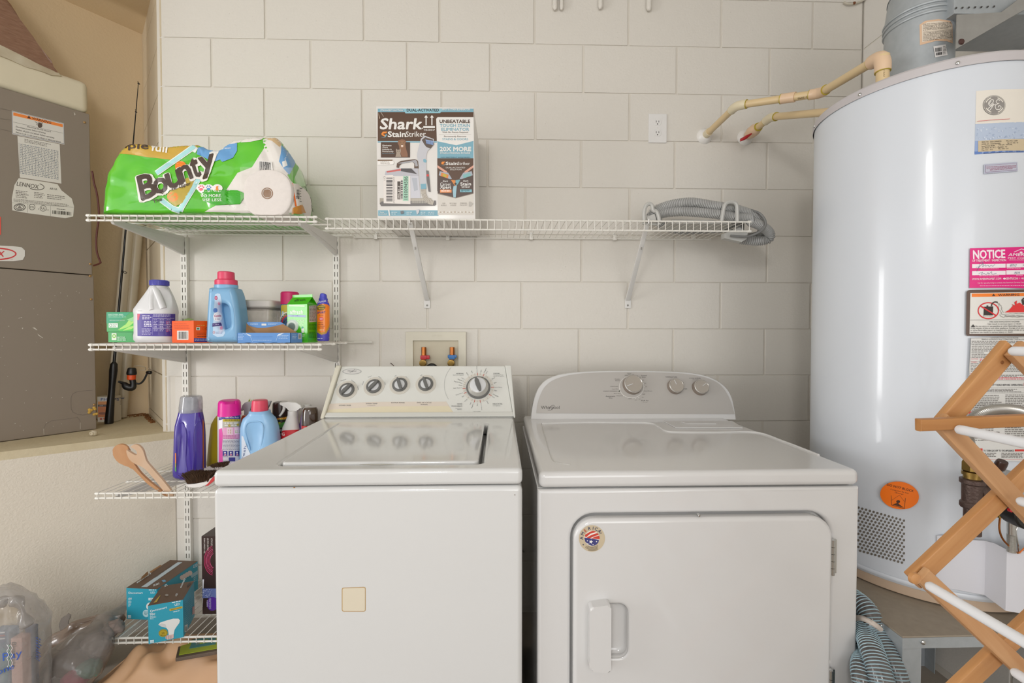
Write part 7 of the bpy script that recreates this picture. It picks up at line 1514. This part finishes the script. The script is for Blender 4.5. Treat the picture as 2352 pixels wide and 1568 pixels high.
# orange bottle with grey trigger, mostly hidden
y = -.135
og = zput(tgroup('orange_spray_bottle', 'orange spray bottle with a grey trigger, mostly hidden behind the light blue jug', 'spray bottle', 562, 1070, y), Z3)
b = B(); bottle(b, [(1066, 546, 590, .6), (1000, 547, 589, .6), (970, 549, 586, .6), (958, 556, 580, .7), (953, 558, 576, .9)], y, n=28); obj('body', b, mat('orange_bottle', '#dd5b22', .35), og)
b = B(); b.prism([P(x, yy, y-.012) for x, yy in ((551, 945), (556, 930), (562, 924), (579, 922), (580, 930), (574, 934), (573, 953), (560, 953), (561, 936), (557, 938))], (0, .024, 0), .004); obj('trigger_head', b, mat('trigger_grey', '#b2b3b8', .4), og)
# scrub brush head with green bristles, behind the jug cap
y = -.10
gr = zput(tgroup('dish_brush', 'grey dish brush with yellow-green bristles standing behind the light blue jug', 'brush', 590, 1060, y), Z3)
b = B(); b.prism([P(x, yy, y) for x, yy in ((602, 1058), (603, 945), (606, 925), (612, 921), (622, 921), (618, 932), (611, 940), (609, 1058))], (0, .012, 0), .003); obj('handle', b, mat('trigger_grey', '#b2b3b8', .4), gr)
b = B(); rnd = random.Random(4)
for i in range(90): q = P(rnd.uniform(570, 580), rnd.uniform(924, 946), y+rnd.uniform(0, .03)); b.tube([q, q+V((rnd.uniform(-.004, .006), 0, .012+.006*rnd.random()))], .0005, 4)
b.prism([P(x, yy, y+.03) for x, yy in ((569, 948), (569, 944), (604, 944), (604, 949))], (0, .012, 0), .002)
o = obj('bristles', b, mat('lime_bristle', '#a9b53c', .6), gr); tag(o, kind='stuff')
# light blue jug
y = -.205
LBM = mat('light_blue_jug', '#92bfe6', .32, var=.015)
lj = zput(tgroup('laundry_jug', 'light blue laundry jug with a coral cap beside the washing machine console', 'jug', 598, 1085, y), Z3)
b = B(); bottle(b, [(1090, 558, 640, .55), (1086, 555, 642, .58), (1040, 554.5, 641.5, .58), (1005, 555, 641, .58), (982, 555.5, 638, .58), (970, 557.5, 635, .58), (960, 561, 631, .58), (953, 569, 624.5, .6), (948, 574.5, 619.5, .75), (942.5, 575.5, 618.5, .85)], y, e=2.7, n=48)
for v in b.bm.verts:
    e_ = v.co-CAM; u_, w_ = 1176+F*e_.dot(rt)/e_.dot(fw), 784+F*e_.dot(dn)/e_.dot(fw)
    if v.co.y < y: v.co.y += .016*max(0, 1-((u_-583)/20)**2)*max(0, 1-((w_-1003)/36)**2)
ljb = obj('body', b, LBM, lj, ang=60)
obj('handle_rim', face_tube(ljb, [(574, 1034), (566, 1005), (563, 985), (568, 972), (580, 968), (596, 969), (604, 978), (604, 1000), (600, 1024), (594, 1036)], .0034, 8, .0), LBM, lj)
b = B(); bottle(b, [(944, 579.3, 614, 1, 2), (942, 579, 614.3, 1, 2), (924, 580, 613.5, 1, 2), (919, 581, 612.5, 1, 2), (917.5, 584, 610, 1, 2)], y, n=40); obj('cap', b, mat('coral_cap2', '#e6506a', .35), lj)
pr = Print(ljb, step=6, lift=.0005); pr.poly([(555, 1000), (559, 1002), (566, 1022), (575, 1042), (574, 1060), (555, 1060)], '#d6dfec').up(); pr.text('fresh', 559, 1060, 566, 5, '#5a6a9a', y1=1024, bold=1); pr.build('label', ljb)
# black spray can
y = -.115
bs = zput(tgroup('black_spray_can', 'black spray can with a yellow Value band and green label', 'spray can', 645, 1060, y), Z3)
b = B(); bottle(b, [(1060, 628, 663, 1, 2), (957, 627.5, 663, 1, 2), (955, 629, 661.5, 1, 2)], y, n=36); bsb = obj('can', b, mat('black_can', '#22221e', .35, coat=.3), bs)
b = B(); bottle(b, [(957, 627, 662.5, 1, 2), (926, 627.8, 662, 1, 2), (923, 629.5, 660.5, 1, 2), (922, 633, 657, 1, 2)], y, n=36); obj('cap', b, mat('dark_brown_cap', '#33231c', .25), bs)
pr = Print(bsb, step=4, lift=.0005); pr.poly([(627, 958), (663, 956), (663, 962), (627, 964.5)], '#d9c23a').up(); pr.text('10 oz Value', 629, 963.5, 660, 4.6, '#c8281e', y1=961, bold=1.4); pr.poly([(632, 976), (655, 968), (655, 980), (640, 983)], '#4a9a3a'); pr.text('Spec', 632, 990, 652, 7, '#e2e2d8', bold=1.4); pr.text('racide', 634, 998, 650, 5, '#b8b8ac', bold=.8); pr.ell(642, 972, 4, 3, '#b9c23a', 12); pr.build('label', bsb)
# white trigger spray
y = -.16
WT = mat('white_trigger', '#dcdad6', .35)
ws = zput(tgroup('white_spray_bottle', 'white trigger spray bottle with a red label behind the washing machine console', 'spray bottle', 668, 1060, y), Z3)
b = B(); bottle(b, [(1060, 646, 690, .6), (1000, 646.5, 689.5, .6), (980, 650, 686, .62), (965, 657, 683.5, .7), (955, 661, 683, .9), (951, 663, 682.5, 1)], y, n=32); wsb = obj('body', b, WT, ws)
b = B(); bottle(b, [(954, 661.5, 683.5, 1, 2), (943, 662, 683, 1, 2)], y, n=24); obj('collar', b, WT, ws)
b = B(); b.prism([P(x, yy, y-.013) for x, yy in ((641.5, 926), (642, 924), (662, 923), (680, 924), (690, 930), (693, 937), (690, 939), (684, 937), (683, 945), (662, 945), (658, 934), (652, 931), (642.5, 931.5))], (0, .026, 0), .006, 3); hd_ = obj('spray_head', b, WT, ws)
b = B(); b.tube(spline([P(653, 931, y), P(652, 940, y), P(647, 949, y), P(642, 955, y)], 5), lambda k: .0065-.0002*k, 8); obj('trigger', b, WT, ws)
pr = Print(wsb, step=5, lift=.0005); pr.poly([(645, 990), (652, 988), (690, 986), (691, 1030), (645, 1030)], '#c8242c').up(); pr.text('G', 648, 1000, 654, 7, '#f0e4e0', bold=1.5); pr.build('label', wsb)
# lilac bottle with white cap and dark can
y = -.12
li = zput(tgroup('lilac_bottle', 'lilac bottle with a white cap between the white trigger spray and the dark can', 'bottle', 703, 1060, y), Z3)
b = B(); bottle(b, [(1060, 678, 722, .6), (1000, 679, 722, .6), (985, 682, 721, .6), (968, 690, 718, .65), (952, 693, 716, .8), (941, 695, 714, .9)], y, n=32); obj('body', b, mat('lilac_plastic', '#a486c8', .35), li)
b = B(); bottle(b, [(942, 694, 715, 1, 2), (931, 694.5, 714.5, 1, 2), (928.5, 696, 713, 1, 2)], y, n=28); obj('cap', b, WT, li)
y = -.20
dc_ = zput(tgroup('dark_spray_can', 'glossy dark brown capped can tucked against the washing machine console', 'spray can', 713, 1060, y), Z3)
b = B(); bottle(b, [(1060, 694, 731, 1, 2), (975, 694, 731, 1, 2)], y, n=32); db_ = obj('can', b, mat('red_can', '#c2261e', .3, coat=.4), dc_)
b = B(); bottle(b, [(974, 693.8, 731, 1, 2), (950, 694.5, 730.5, 1, 2), (940, 696, 729, 1, 2), (935, 699, 726, 1, 2), (933.5, 704, 721, 1, 2)], y, n=32); obj('cap', b, mat('glossy_brown', '#3f2a18', .12, coat=1.), dc_)
# scrubbing brushes at the front
y = -.345
c0 = P(455, 1112, y)
br1 = thing('scrub_brush', 'scrub brush with dark brown bristles and a white and red handle', 'brush', V((c0.x, y, Z3)))
b = B(); pts = [P(x, yy, y) for x, yy in ((424, 1111), (430, 1120), (445, 1122), (462, 1121), (476, 1114), (489, 1102), (500, 1093), (500, 1086), (490, 1091), (480, 1104), (468, 1110), (448, 1114), (432, 1112))]
for p in pts: p.z = max(p.z, Z3)
b.prism(pts, (0, .034, 0), .005, 3); obj('handle', b, mat('brush_white', '#e4e0dc', .35), br1)
b = B(); b.prism([P(x, yy, y-.0015) for x, yy in ((470, 1117), (480, 1108), (488, 1096), (498, 1090), (498, 1097), (488, 1107), (478, 1115))], (0, .003, 0), .001); obj('grip_inlay', b, mat('brush_red', '#c43a3a', .4), br1)
def bristles(name, quad, n, ln, lean, m1, par, yd, seed=1, r=.0007):
    rnd = random.Random(seed); b = B()
    for i in range(n):
        u, v = rnd.random(), rnd.random(); p = (1-u)*quad[0]+u*quad[1]+V((0, yd*v, 0)); sp_ = V(((u-.5)*lean, (v-.5)*lean*.6-.004, 0))+V((rnd.gauss(0, .0025), rnd.gauss(0, .0025), 0)); l = ln*(.85+.3*rnd.random())
        b.tube([p, p+sp_*.4+V((0, 0, l*.55)), p+sp_+V((0, 0, l))], r, 3)
    o = obj(name, b, m1, par); tag(o, kind='stuff'); return o
bristles('bristles', (P(430, 1111, y), P(478, 1107, y)), 1500, .034, .030, mat('dark_bristle', '#6a4e36', .7, hex2='#33241a', vscale=60), br1, .034)
y2 = -.315
c0 = P(500, 1085, y2)
br2 = thing('scrub_brush', 'second scrub brush with white and dark bristles, lying behind the dark-bristled one', 'brush', V((c0.x, y2, Z3)))
b = B(); pts = [P(x, yy, y2) for x, yy in ((474, 1093), (476, 1101), (490, 1101), (512, 1095), (512, 1088), (478, 1089))]
for p in pts: p.z = max(p.z, Z3)
b.prism(pts, (0, .036, 0), .004, 3); obj('handle', b, mat('brush_white', '#e4e0dc', .35), br2)
bristles('bristles', (P(475, 1090, y2), P(510, 1087, y2)), 1100, .022, .012, mat('white_bristle', '#dcd4d2', .6), br2, .034, 3, .0009)
bristles('bristles', (P(488, 1078, y2), P(514, 1074, y2)), 500, .016, .014, mat('dark_bristle', '#4a3523', .7), br2, .03, 4)
# ================================================================== lowest shelf
Z4 = SH[4]+.001
TEAL = mat('teal_card', '#2e9db6', .4, var=.02, coat=.2); BTOP = mat('brown_card_top', '#57402f', .45, var=.03)
def cornerbox(t, a, c, e, h, mats, bev=.0008):
    a, c, e = [V((p.x, p.y, Z4)) for p in (a, c, e)]; d = a+e-c; up = V((0, 0, h)); b = B()
    q = [a, c, e, d]; b.hexa(q+[p+up for p in q], bev)
    o = obj('carton', b, mats[0], t); tb_ = B(); tb_.hexa([p+up*1.001 for p in q]+[p+up*1.001+V((0, 0, .0006)) for p in q]); o2_ = obj('top_flap', tb_, mats[1], t); return o, o2_, q
b1 = thing('bulb_carton', 'long teal and brown light bulb carton, the rear one on the lowest shelf', 'carton', V((0, 0, Z4))); b1.location = PZ(372, 1400, Z4)
A0, A1, A2 = PZ(291, 1421, Z4), PZ(362, 1424, Z4), PZ(455, 1352, Z4); hA = P(291, 1350, A0.y).z-Z4
ca, ta, qa = cornerbox(b1, A0, A1, A2, hA, (TEAL, BTOP))
zA = Z4+hA
b = B(); s0 = PZ(324, 1332, zA); s1 = PZ(341, 1320, zA); b.face([s0, s1, s1+V((-.004, .002, .014)), s0+V((-.0, .002, .011))]); b.face([PZ(347, 1316, zA), PZ(372, 1299, zA), PZ(372, 1299, zA)+V((-.006, 0, .004)), PZ(347, 1316, zA)+V((-.006, 0, .006))]); obj('torn_flap', b, CARD, b1)
pr = Print([ca, ta]); W3 = '#dbe8ec'
pr.text('ecosmart', 301, 1363, 328, 4.2, W3, bold=1.2); pr.ring(297.5, 1361, 2.6, 2.6, .9, W3, 14); pr.text('LED', 346, 1362.5, 356, 4.4, W3, bold=1); pr.rows(342, 1353.5, 358, 1, 3, 1.8, W3, ragged=0); pr.text('60W', 295, 1377, 303, 5, W3, bold=.8); pr.rows(295, 1379, 304, 2, 2.4, 1, W3, seed=2); pr.rows(295, 1384, 301, 4, 2.6, 1, W3, seed=3); pr.rect(294, 1412, 301, 1419, '#c6dfe8'); pr.text('energy', 294.6, 1417, 300.4, 2, '#2a7a98'); pr.rect(341, 1372.5, 362, 1378, '#cfe2e8'); pr.rows(344, 1374.5, 358, 1, 3, 1.6, '#3a6a7a'); pr.ell(336, 1408, 8, 8.5, '#b9dbe4', 20).up(); pr.ell(345, 1392, 9, 9, '#e3e6e4', 20); pr.rows(331, 1404, 341, 3, 3, 1.2, '#3a7a8a')
pr.poly([(324, 1348), (338, 1348), (419, 1291), (408, 1291)], '#aebfc8').up(); pr.text('VALUE PACK - 8 PACK', 356, 1328, 394, 4, '#3a3028', y1=1301, bold=.5, up=(-.15, -1)); pr.text('ecosmart', 314, 1340, 347, 5, W3, y1=1318, bold=1, up=(.1, -1)); pr.rows(352, 1343, 368, 2, 2.4, 1.2, W3, seed=5, sk=-6); pr.poly([(371, 1333), (378, 1331), (382, 1335), (375, 1337)], '#5a9ac0'); 
pr.text('LED', 444, 1304, 453, 7, W3, y1=1300, bold=.8, up=(.0, -1)); pr.poly([(436, 1321), (454, 1309), (454, 1318), (440, 1327)], '#9cc3d0'); pr.rows(444, 1327, 453, 3, 4, 1.5, '#b9d6de', sk=-6)
for k in range(4): pr.ell(418+k*6, 1326-k*3.5, 5.5, 5.5, '#e0cfc8', 16)
pr.build('printing', ca)
b2 = thing('bulb_carton', 'front teal light bulb carton with a white floodlight bulb printed on it', 'carton', V((0, 0, Z4))); b2.location = PZ(395, 1445, Z4)
B0, B1, B2 = PZ(341, 1479, Z4), PZ(421.5, 1463, Z4), PZ(447, 1414, Z4); hB = P(341, 1391, B0.y).z-Z4
cb2, tb2, qb = cornerbox(b2, B0, B1, B2, hB, (TEAL, BTOP))
pr = Print([cb2, tb2])
pr.text('ecosmart', 352, 1403.5, 384, 4.8, W3, y1=1396, bold=1.2); pr.ring(348, 1402.5, 3, 3, 1, W3, 14); pr.text('LED', 402, 1391, 413, 5, W3, y1=1388.5, bold=1); pr.rows(395, 1382.5, 415, 1, 3, 2, W3, ragged=0, sk=-4); pr.poly([(389, 1398), (419, 1391.5), (419, 1396), (390, 1403)], '#c3a63a').up(); pr.text('BRIGHT WHITE', 393, 1401, 416, 2.4, '#4a4020', y1=1396); pr.rows(398, 1404, 413, 1, 3, 1.4, W3, sk=-3); pr.text('90w', 345, 1413.5, 357, 6, W3, y1=1411, bold=1.2); pr.rows(345, 1415, 360, 2, 2.4, 1.1, W3, seed=2, sk=-2); pr.rows(345, 1420, 353, 1, 2.4, 1.1, W3)
pr.poly([(364, 1434), (368, 1429), (380, 1425), (398, 1420), (410, 1420), (413.5, 1424), (412, 1430), (406, 1438), (401, 1446), (399, 1456), (388, 1459), (386, 1446), (382, 1441), (370, 1438)], '#e3e4e2').up(); pr.poly([(364, 1434), (372, 1431), (380, 1433), (383, 1440), (370, 1438)], '#cfd0d0'); pr.poly([(381, 1459), (399, 1455.5), (399, 1464), (393, 1467), (384, 1468), (380, 1465)], '#d6b8b4').up()
for x in (383, 388, 393): pr.line([(x, 1459), (x, 1467)], 1, '#8a6a68')
pr.ell(375, 1453, 10.5, 8.8, '#b59f2c', 24, -.2).up(); pr.ring(375, 1453, 9.3, 7.6, .6, '#6a5c1c', 24); pr.text('22', 371.5, 1455.5, 378.5, 4, '#4a4010', y1=1454, bold=.6); pr.rows(370, 1457.5, 380, 1, 2, 1, '#4a4010'); pr.rect(345, 1469, 354, 1476, '#c6dfe8', -1); pr.text('energy', 345.6, 1474, 353.4, 2, '#2a7a98', y1=1473)
pr.poly([(352, 1385), (366, 1369), (369, 1367), (360, 1383)], '#b39a38'); pr.text('ecosmart', 416, 1351, 426, 4.4, W3, y1=1330, bold=1, up=(-.8, -.6)); pr.text('LED', 405, 1370, 409, 4, W3, y1=1364, up=(-.8, -.6)); pr.rows(378, 1344, 386, 2, 3, 1.3, W3, sk=-4); pr.ell(383, 1367, 4, 2.6, '#8f8880', 14); pr.poly([(429, 1345), (433, 1340), (438, 1338), (438, 1342), (430, 1349)], '#2a1f18')
pr.rows(423.5, 1385, 443, 14, 4.4, 1.2, '#79b4c4', sk=-16, seed=9, ragged=.1); pr.rect(441, 1394, 446, 1412, '#cfa8a4', -3); pr.rect(423, 1436, 430, 1452, '#d6dedc', -3); pr.up(); pr.bars(424, 1438, 429, 1450, vert=False)
pr.build('printing', cb2)
# dark string-light box, half hidden by the washer
y = -.262
db1 = thing('light_string_box', 'dark box with pink rings and a purple disc, half hidden by the washing machine', 'carton', P(478, 1412, y)); db1.location.z = Z4
a = P(465, 1412, y); c = P(500, 1412, y); zt_ = P(465, 1231, y).z
b = B(); b.box(a.x, c.x, y, y+.09, Z4, zt_, .0012); dbb = obj('carton', b, mat('dark_box', '#3a2420', .4, hex2='#2a1a18', coat=.3), db1)
pr = Print(dbb)
pr.rect(465.2, 1330, 500, 1393, '#d9d6dc'); pr.rect(465.2, 1351, 500, 1373, '#6a78b4').up()
for k in range(6): pr.ring(492, 1287, 23-k*2.6, 34-k*3.4, .9, ('#d83a78', '#b82e5c', '#e05a90')[k % 3], 30, 100, 260)
rnd = random.Random(2)
for k in range(70): pr.ell(rnd.uniform(466, 488), rnd.uniform(1352, 1372), .9, .9, rnd.choice(('#cfd4ea', '#3a4a90', '#8a96c8')), 6)
pr.ell(488, 1386, 13, 16, '#5a2aa0', 24).up(); pr.text('BANDE A', 479, 1392, 479, 4, '#e2d8f0', y1=1377, bold=.8, up=(-1, 0)) ; pr.text('DECOUPER', 485, 1397, 485, 4, '#e2d8f0', y1=1373, bold=.8, up=(-1, 0))
pr.text('ACTIVE LIFE', 485, 1235, 485, 3.6, '#d8d0cc', y1=1252, bold=.6, up=(1, 0)); pr.text('LED STRIP LIGHTING', 476, 1235, 476, 3.6, '#d8d0cc', y1=1263, bold=.6, up=(1, 0)); pr.text('RUBAN LUMINEUX A DEL', 468.5, 1235, 468.5, 3.4, '#d8d0cc', y1=1270, bold=.6, up=(1, 0))
pr.build('printing', dbb)
# ================================================================== bags and bedding on the floor at the left
def wrinkle(b, amp, sc, seed=0., ridge=True):
    b.bm.normal_update()
    for v in b.bm.verts:
        p = v.co*sc+V((seed, seed, 0)); d = abs(noise.noise(p))*2-1 if ridge else noise.noise(p); d += .5*(abs(noise.noise(p*2.3))*2-.6)
        v.co += v.normal*d*amp
    for v in b.bm.verts: v.co.z = max(v.co.z, .001)
    return b
y = -.55
bag1 = thing('shopping_bag', 'grey see-through shopping bag full of books at the left edge', 'bag', V((P(20, 1600, y).x, y, 0)))
b = B(); bottle(b, [(1682, -75, 90, .62), (1660, -82, 98, .62), (1600, -84, 102, .62), (1540, -84, 104, .62), (1500, -82, 105, .62), (1465, -80, 103, .62), (1430, -76, 98, .62), (1400, -70, 88, .6), (1375, -60, 74, .55), (1355, -42, 52, .5), (1344, -14, 26, .45)], y, e=2.6, n=64)
bmesh.ops.subdivide_edges(b.bm, edges=b.bm.edges[:], cuts=1, use_grid_fill=True)
obj('bag_film', wrinkle(b, .009, 13, 2.), film('grey_bag_film', '#b5b1ae', .52, .14, .35, 26), bag1, ang=70)
b = B(); b.tube(spline([P(-30, 1440, y-.09), P(-10, 1395, y-.085), P(20, 1372, y-.08), P(48, 1392, y-.085), P(62, 1440, y-.09)], 6), lambda k: .012+.006*sin(k*.9), 8)
obj('bag_handle', wrinkle(b, .003, 30), film('grey_handle_film', '#9a9592', .5, .18, .3, 40), bag1, ang=70)
def book(label, px0, px1, pyt, y0, dep, col):
    a, c = P(px0, pyt, y0), P(px1, pyt, y0); b = B(); z0 = .004
    b.hexa([(a.x, y0, z0), (c.x, y0, z0), (c.x, y0+dep, z0), (a.x, y0+dep, z0), (a.x, y0, a.z), (c.x, y0, a.z), (c.x, y0+dep, a.z), (a.x, y0+dep, a.z)], .002)
    o = obj('book', b, mat('book_'+col.lstrip('#'), col, .5, var=.05), base=V(((a.x+c.x)/2, y0+dep/2, 0))); tag(o, label, 'book', 'books in the shopping bag'); return o
bk1 = book('pale pink-spined book with blue lettering, right of the slate-blue book', 24, 50, 1466, y-.03, .028, '#cfa79a')
bk2 = book('slate-blue book at the left of the shopping bag', -20, 20, 1450, y-.028, .03, '#47637c')
bk3 = book('dark blue book at the right side of the shopping bag', 56, 74, 1440, y-.005, .018, '#3c4c66')
bk4 = book('cream book behind the other books in the shopping bag', -30, 40, 1396, y+.012, .02, '#cdb894')
pr = Print(bk1, lift=.0006); pr.text('Bluescape', 28, 1474, 28, 10, '#45403e', y1=1532, bold=1, up=(1, 0)); pr.build('spine_title', bk1)
pr = Print(bk2, lift=.0006)
for k in range(4): pr.rect(-14, 1452+k*7, 12, 1455+k*7, ('#d6d6d6', '#b0524a', '#d6d6d6', '#3a4a7a')[k], -2)
pr.poly([(2, 1490), (12, 1486), (19, 1500), (19, 1560), (4, 1568)], '#3d6f7d'); pr.build('cover_print', bk2)
fo = [c for c in bag1.children if c.name.startswith('bag_film')][0]
pr = Print(fo, step=6, lift=.003); IK = '#3f62b8'
pr.text('Pay', 8, 1516, 52, 17, IK, y1=1505, bold=-.5, sh=.2); pr.text('one', -4, 1548, 34, 13, IK, y1=1533, bold=-.5, sh=.2)
for k in range(3): pr.line(sp2([(18+k*4, 1478), (22+k*4, 1486), (18+k*4, 1494), (22+k*4, 1502), (18+k*4, 1510), (22+k*4, 1520), (18+k*4, 1530)], 4), 1.4, ('#d8d8d8', '#8fb09a', '#d8d8d8')[k])
pr.rows(81, 1462, 92, 9, 6, 2.4, '#5a6fb0', seed=7, sk=8); pr.build('bag_print', fo)
# dark translucent bag leaning beside it
bag2 = thing('plastic_bag', 'grey translucent bag of clothes slumped under the lowest shelf', 'bag', V((P(170, 1560, -.44).x, -.44, 0)))
def slump(pts, y0, dep, n=28, sub=1):
    path = [P(x, yy, y0+dy) for x, yy, r, dy in pts]; K = len(pts); R_ = []
    for k in range(K):
        t = (path[min(k+1, K-1)]-path[max(k-1, 0)]).normalized(); u = V((0, 1, 0)); u = (u-t*u.dot(t)).normalized(); w_ = t.cross(u); r = pts[k][2]
        R_.append([path[k]+(u*cos(2*pi*i/n)*dep+w_*sin(2*pi*i/n))*r for i in range(n)])
    b = B(); b.loft(R_)
    for _ in range(sub): bmesh.ops.subdivide_edges(b.bm, edges=b.bm.edges[:], cuts=1, use_grid_fill=True)
    return b
b = slump([(95, 1640, .02, 0), (110, 1605, .06, 0), (140, 1560, .09, 0), (175, 1515, .10, .02), (208, 1475, .085, .06), (238, 1440, .06, .13), (266, 1412, .038, .19), (286, 1390, .024, .24), (298, 1368, .010, .26)], -.46, .8, sub=2)
obj('bag_film', wrinkle(b, .008, 12, 5.), film('dark_bag_film', '#8f8984', .45, .16, .4, 24), bag2, ang=70)
rnd = random.Random(3)
for px, py, r, dy, col, nm in ((130, 1585, .055, 0, '#d9d6d8', 'white_cloth'), (172, 1560, .042, -.02, '#d8577c', 'pink_cloth'), (205, 1535, .038, -.02, '#4f8a7a', 'teal_cloth'), (165, 1520, .06, .03, '#8d7f78', 'taupe_cloth'), (225, 1480, .05, .03, '#6f625c', 'taupe_cloth'), (262, 1440, .035, .06, '#5f534e', 'taupe_cloth')):
    c = P(px, py, -.43+dy); b = B(); b.lathe([(.0001, -r*.7), (r*.6, -r*.6), (r, -r*.1), (r*.9, r*.3), (r*.5, r*.62), (.0001, r*.7)], c, (.5, .2, 1), 18)
    bmesh.ops.subdivide_edges(b.bm, edges=b.bm.edges[:], cuts=2, use_grid_fill=True)
    obj(nm, wrinkle(b, .006, 26, px), mat(nm, col, .8, var=.06), bag2, ang=70)
bag3 = thing('plastic_bag', 'dark brown crumpled bag against the stucco wall behind the grey bags', 'bag', V((P(180, 1500, -.27).x, -.27, 0)))
b = slump([(85, 1570, .03, 0), (105, 1540, .075, 0), (150, 1500, .09, 0), (195, 1470, .082, 0), (235, 1445, .065, .02), (270, 1425, .035, .03), (290, 1412, .01, .03)], -.30, .5, sub=2)
obj('bag_film', wrinkle(b, .012, 13, 9.), mat('brown_bag_film', '#5b4637', .25, hex2='#8b7a6c', vscale=14, bump=.6, bscale=28, coat=.5), bag3, ang=70)
b = B(); b.prism([P(x, yy, -.30) for x, yy in ((132, 1440), (140, 1420), (155, 1408), (160, 1412), (156, 1432), (170, 1440), (140, 1452))], (0, .004, 0), .001); b.subdiv_noise(2, .006, 40); obj('bag_knot', b, film('knot_film', '#8d8682', .4, .2), bag3)
# tan satin cover heaped on the floor
xA, xB = P(195, 1560, -.40).x, xa-.012
def clothz(u, v):
    x = xA+(xB-xA)*u; fr = -.475+.17*u; y = fr+(.36-.14*u)*v
    h = .012+.085*sin(pi*min(1, v*1.25+.02))**.8*(.55+.45*sin(pi*min(1, u*.85+.12)))
    h += .014*sin(u*27+v*11+2*noise.noise(V((u*4, v*3, 1))))*min(1, v*5)*min(1, (1-v)*4)+.012*sin(u*38-v*9+3*noise.noise(V((u*5, v*4, 7))))*min(1, v*5)
    h *= 1-.45*max(0, min(1, (u-.45)*2.2))
    h *= min(1, v*9+.02)*min(1, (1-v)*6+.02)*min(1, u*8+.02)
    return V((x, y+.008*noise.noise(V((u*9, v*9, 3))), max(.0015, h)))
b = B(); b.grid(110, 50, clothz); b.keep = False
o = obj('satin_cover', b, mat('tan_satin', '#d8b08a', .5, hex2='#c69a72', vscale=6), base=V(((xA+xB)/2, -.3, 0)), ang=80); tag(o, 'tan satin cover heaped on the floor under the lowest shelf', 'cloth')
md = o.modifiers.new('thickness', 'SOLIDIFY'); md.thickness = .0015; md.offset = 1
# green framed board lying on the cloth
q = [P(403, 1511, -.40), P(500, 1494, -.40), P(500, 1458, -.27), P(412, 1472, -.27)]
n_ = (q[1]-q[0]).cross(q[3]-q[0]).normalized()
b = B(); b.prism(q, n_*.012 if n_.z < 0 else -n_*.012, .002)
sg = thing('framed_board', 'small green board with a dark frame lying tilted under the lowest shelf', 'board', (q[0]+q[2])/2-V((0, 0, .0)))
sgb = obj('frame', b, mat('dark_speckled_frame', '#4a3a30', .6, hex2='#6a5a4a', vscale=200), sg)
lp_ = lambda s_, t: ((1-s_)*(1-t)*q[0]+s_*(1-t)*q[1]+s_*t*q[2]+(1-s_)*t*q[3])
up_n = n_ if n_.z > 0 else -n_
b = B(); b.prism([lp_(.07, .12)+up_n*.0006, lp_(1, .12)+up_n*.0006, lp_(1, .92)+up_n*.0006, lp_(.07, .92)+up_n*.0006], up_n*.001); obj('green_panel', b, mat('lime_panel', '#a9b72e', .45, var=.03), sg)
b = B(); b.prism([lp_(.3, .38)+up_n*.0018, lp_(.95, .38)+up_n*.0018, lp_(.95, .9)+up_n*.0018, lp_(.36, .9)+up_n*.0018], up_n*.0008); obj('teal_panel', b, mat('teal_panel', '#4d8f8e', .45, var=.03), sg)
b = B(); b.prism([lp_(.55, .55)+up_n*.003, lp_(.75, .55)+up_n*.003, lp_(.75, .75)+up_n*.003, lp_(.55, .75)+up_n*.003], up_n*.0008); obj('lime_square', b, mat('lime_panel', '#a9b72e', .45, var=.03), sg)
# two small brown bottles with red caps standing in the gap between the machines
for k, (px, yy) in enumerate(((1208, -.245), (1219.5, -.25))):
    c = P(px, 1500, yy); t = thing('small_bottle', ('left' if k == 0 else 'right')+' small brown bottle with a red cap in the dark gap between the machines', 'bottle', V((c.x, yy, 0)), 'red-capped bottles in the gap')
    obj('body', B().lathe([(.0082, 0), (.009, .004), (.009, .05), (.006, .058), (.006, .062)], (c.x, yy, 0), n=18), mat('amber_bottle', '#3a1608', .2, coat=.5), t)
    obj('cap', B().lathe([(.0078, .06), (.008, .078), (.006, .081)], (c.x, yy, 0), n=18), mat('red_plastic', '#c2201f', .35), t)
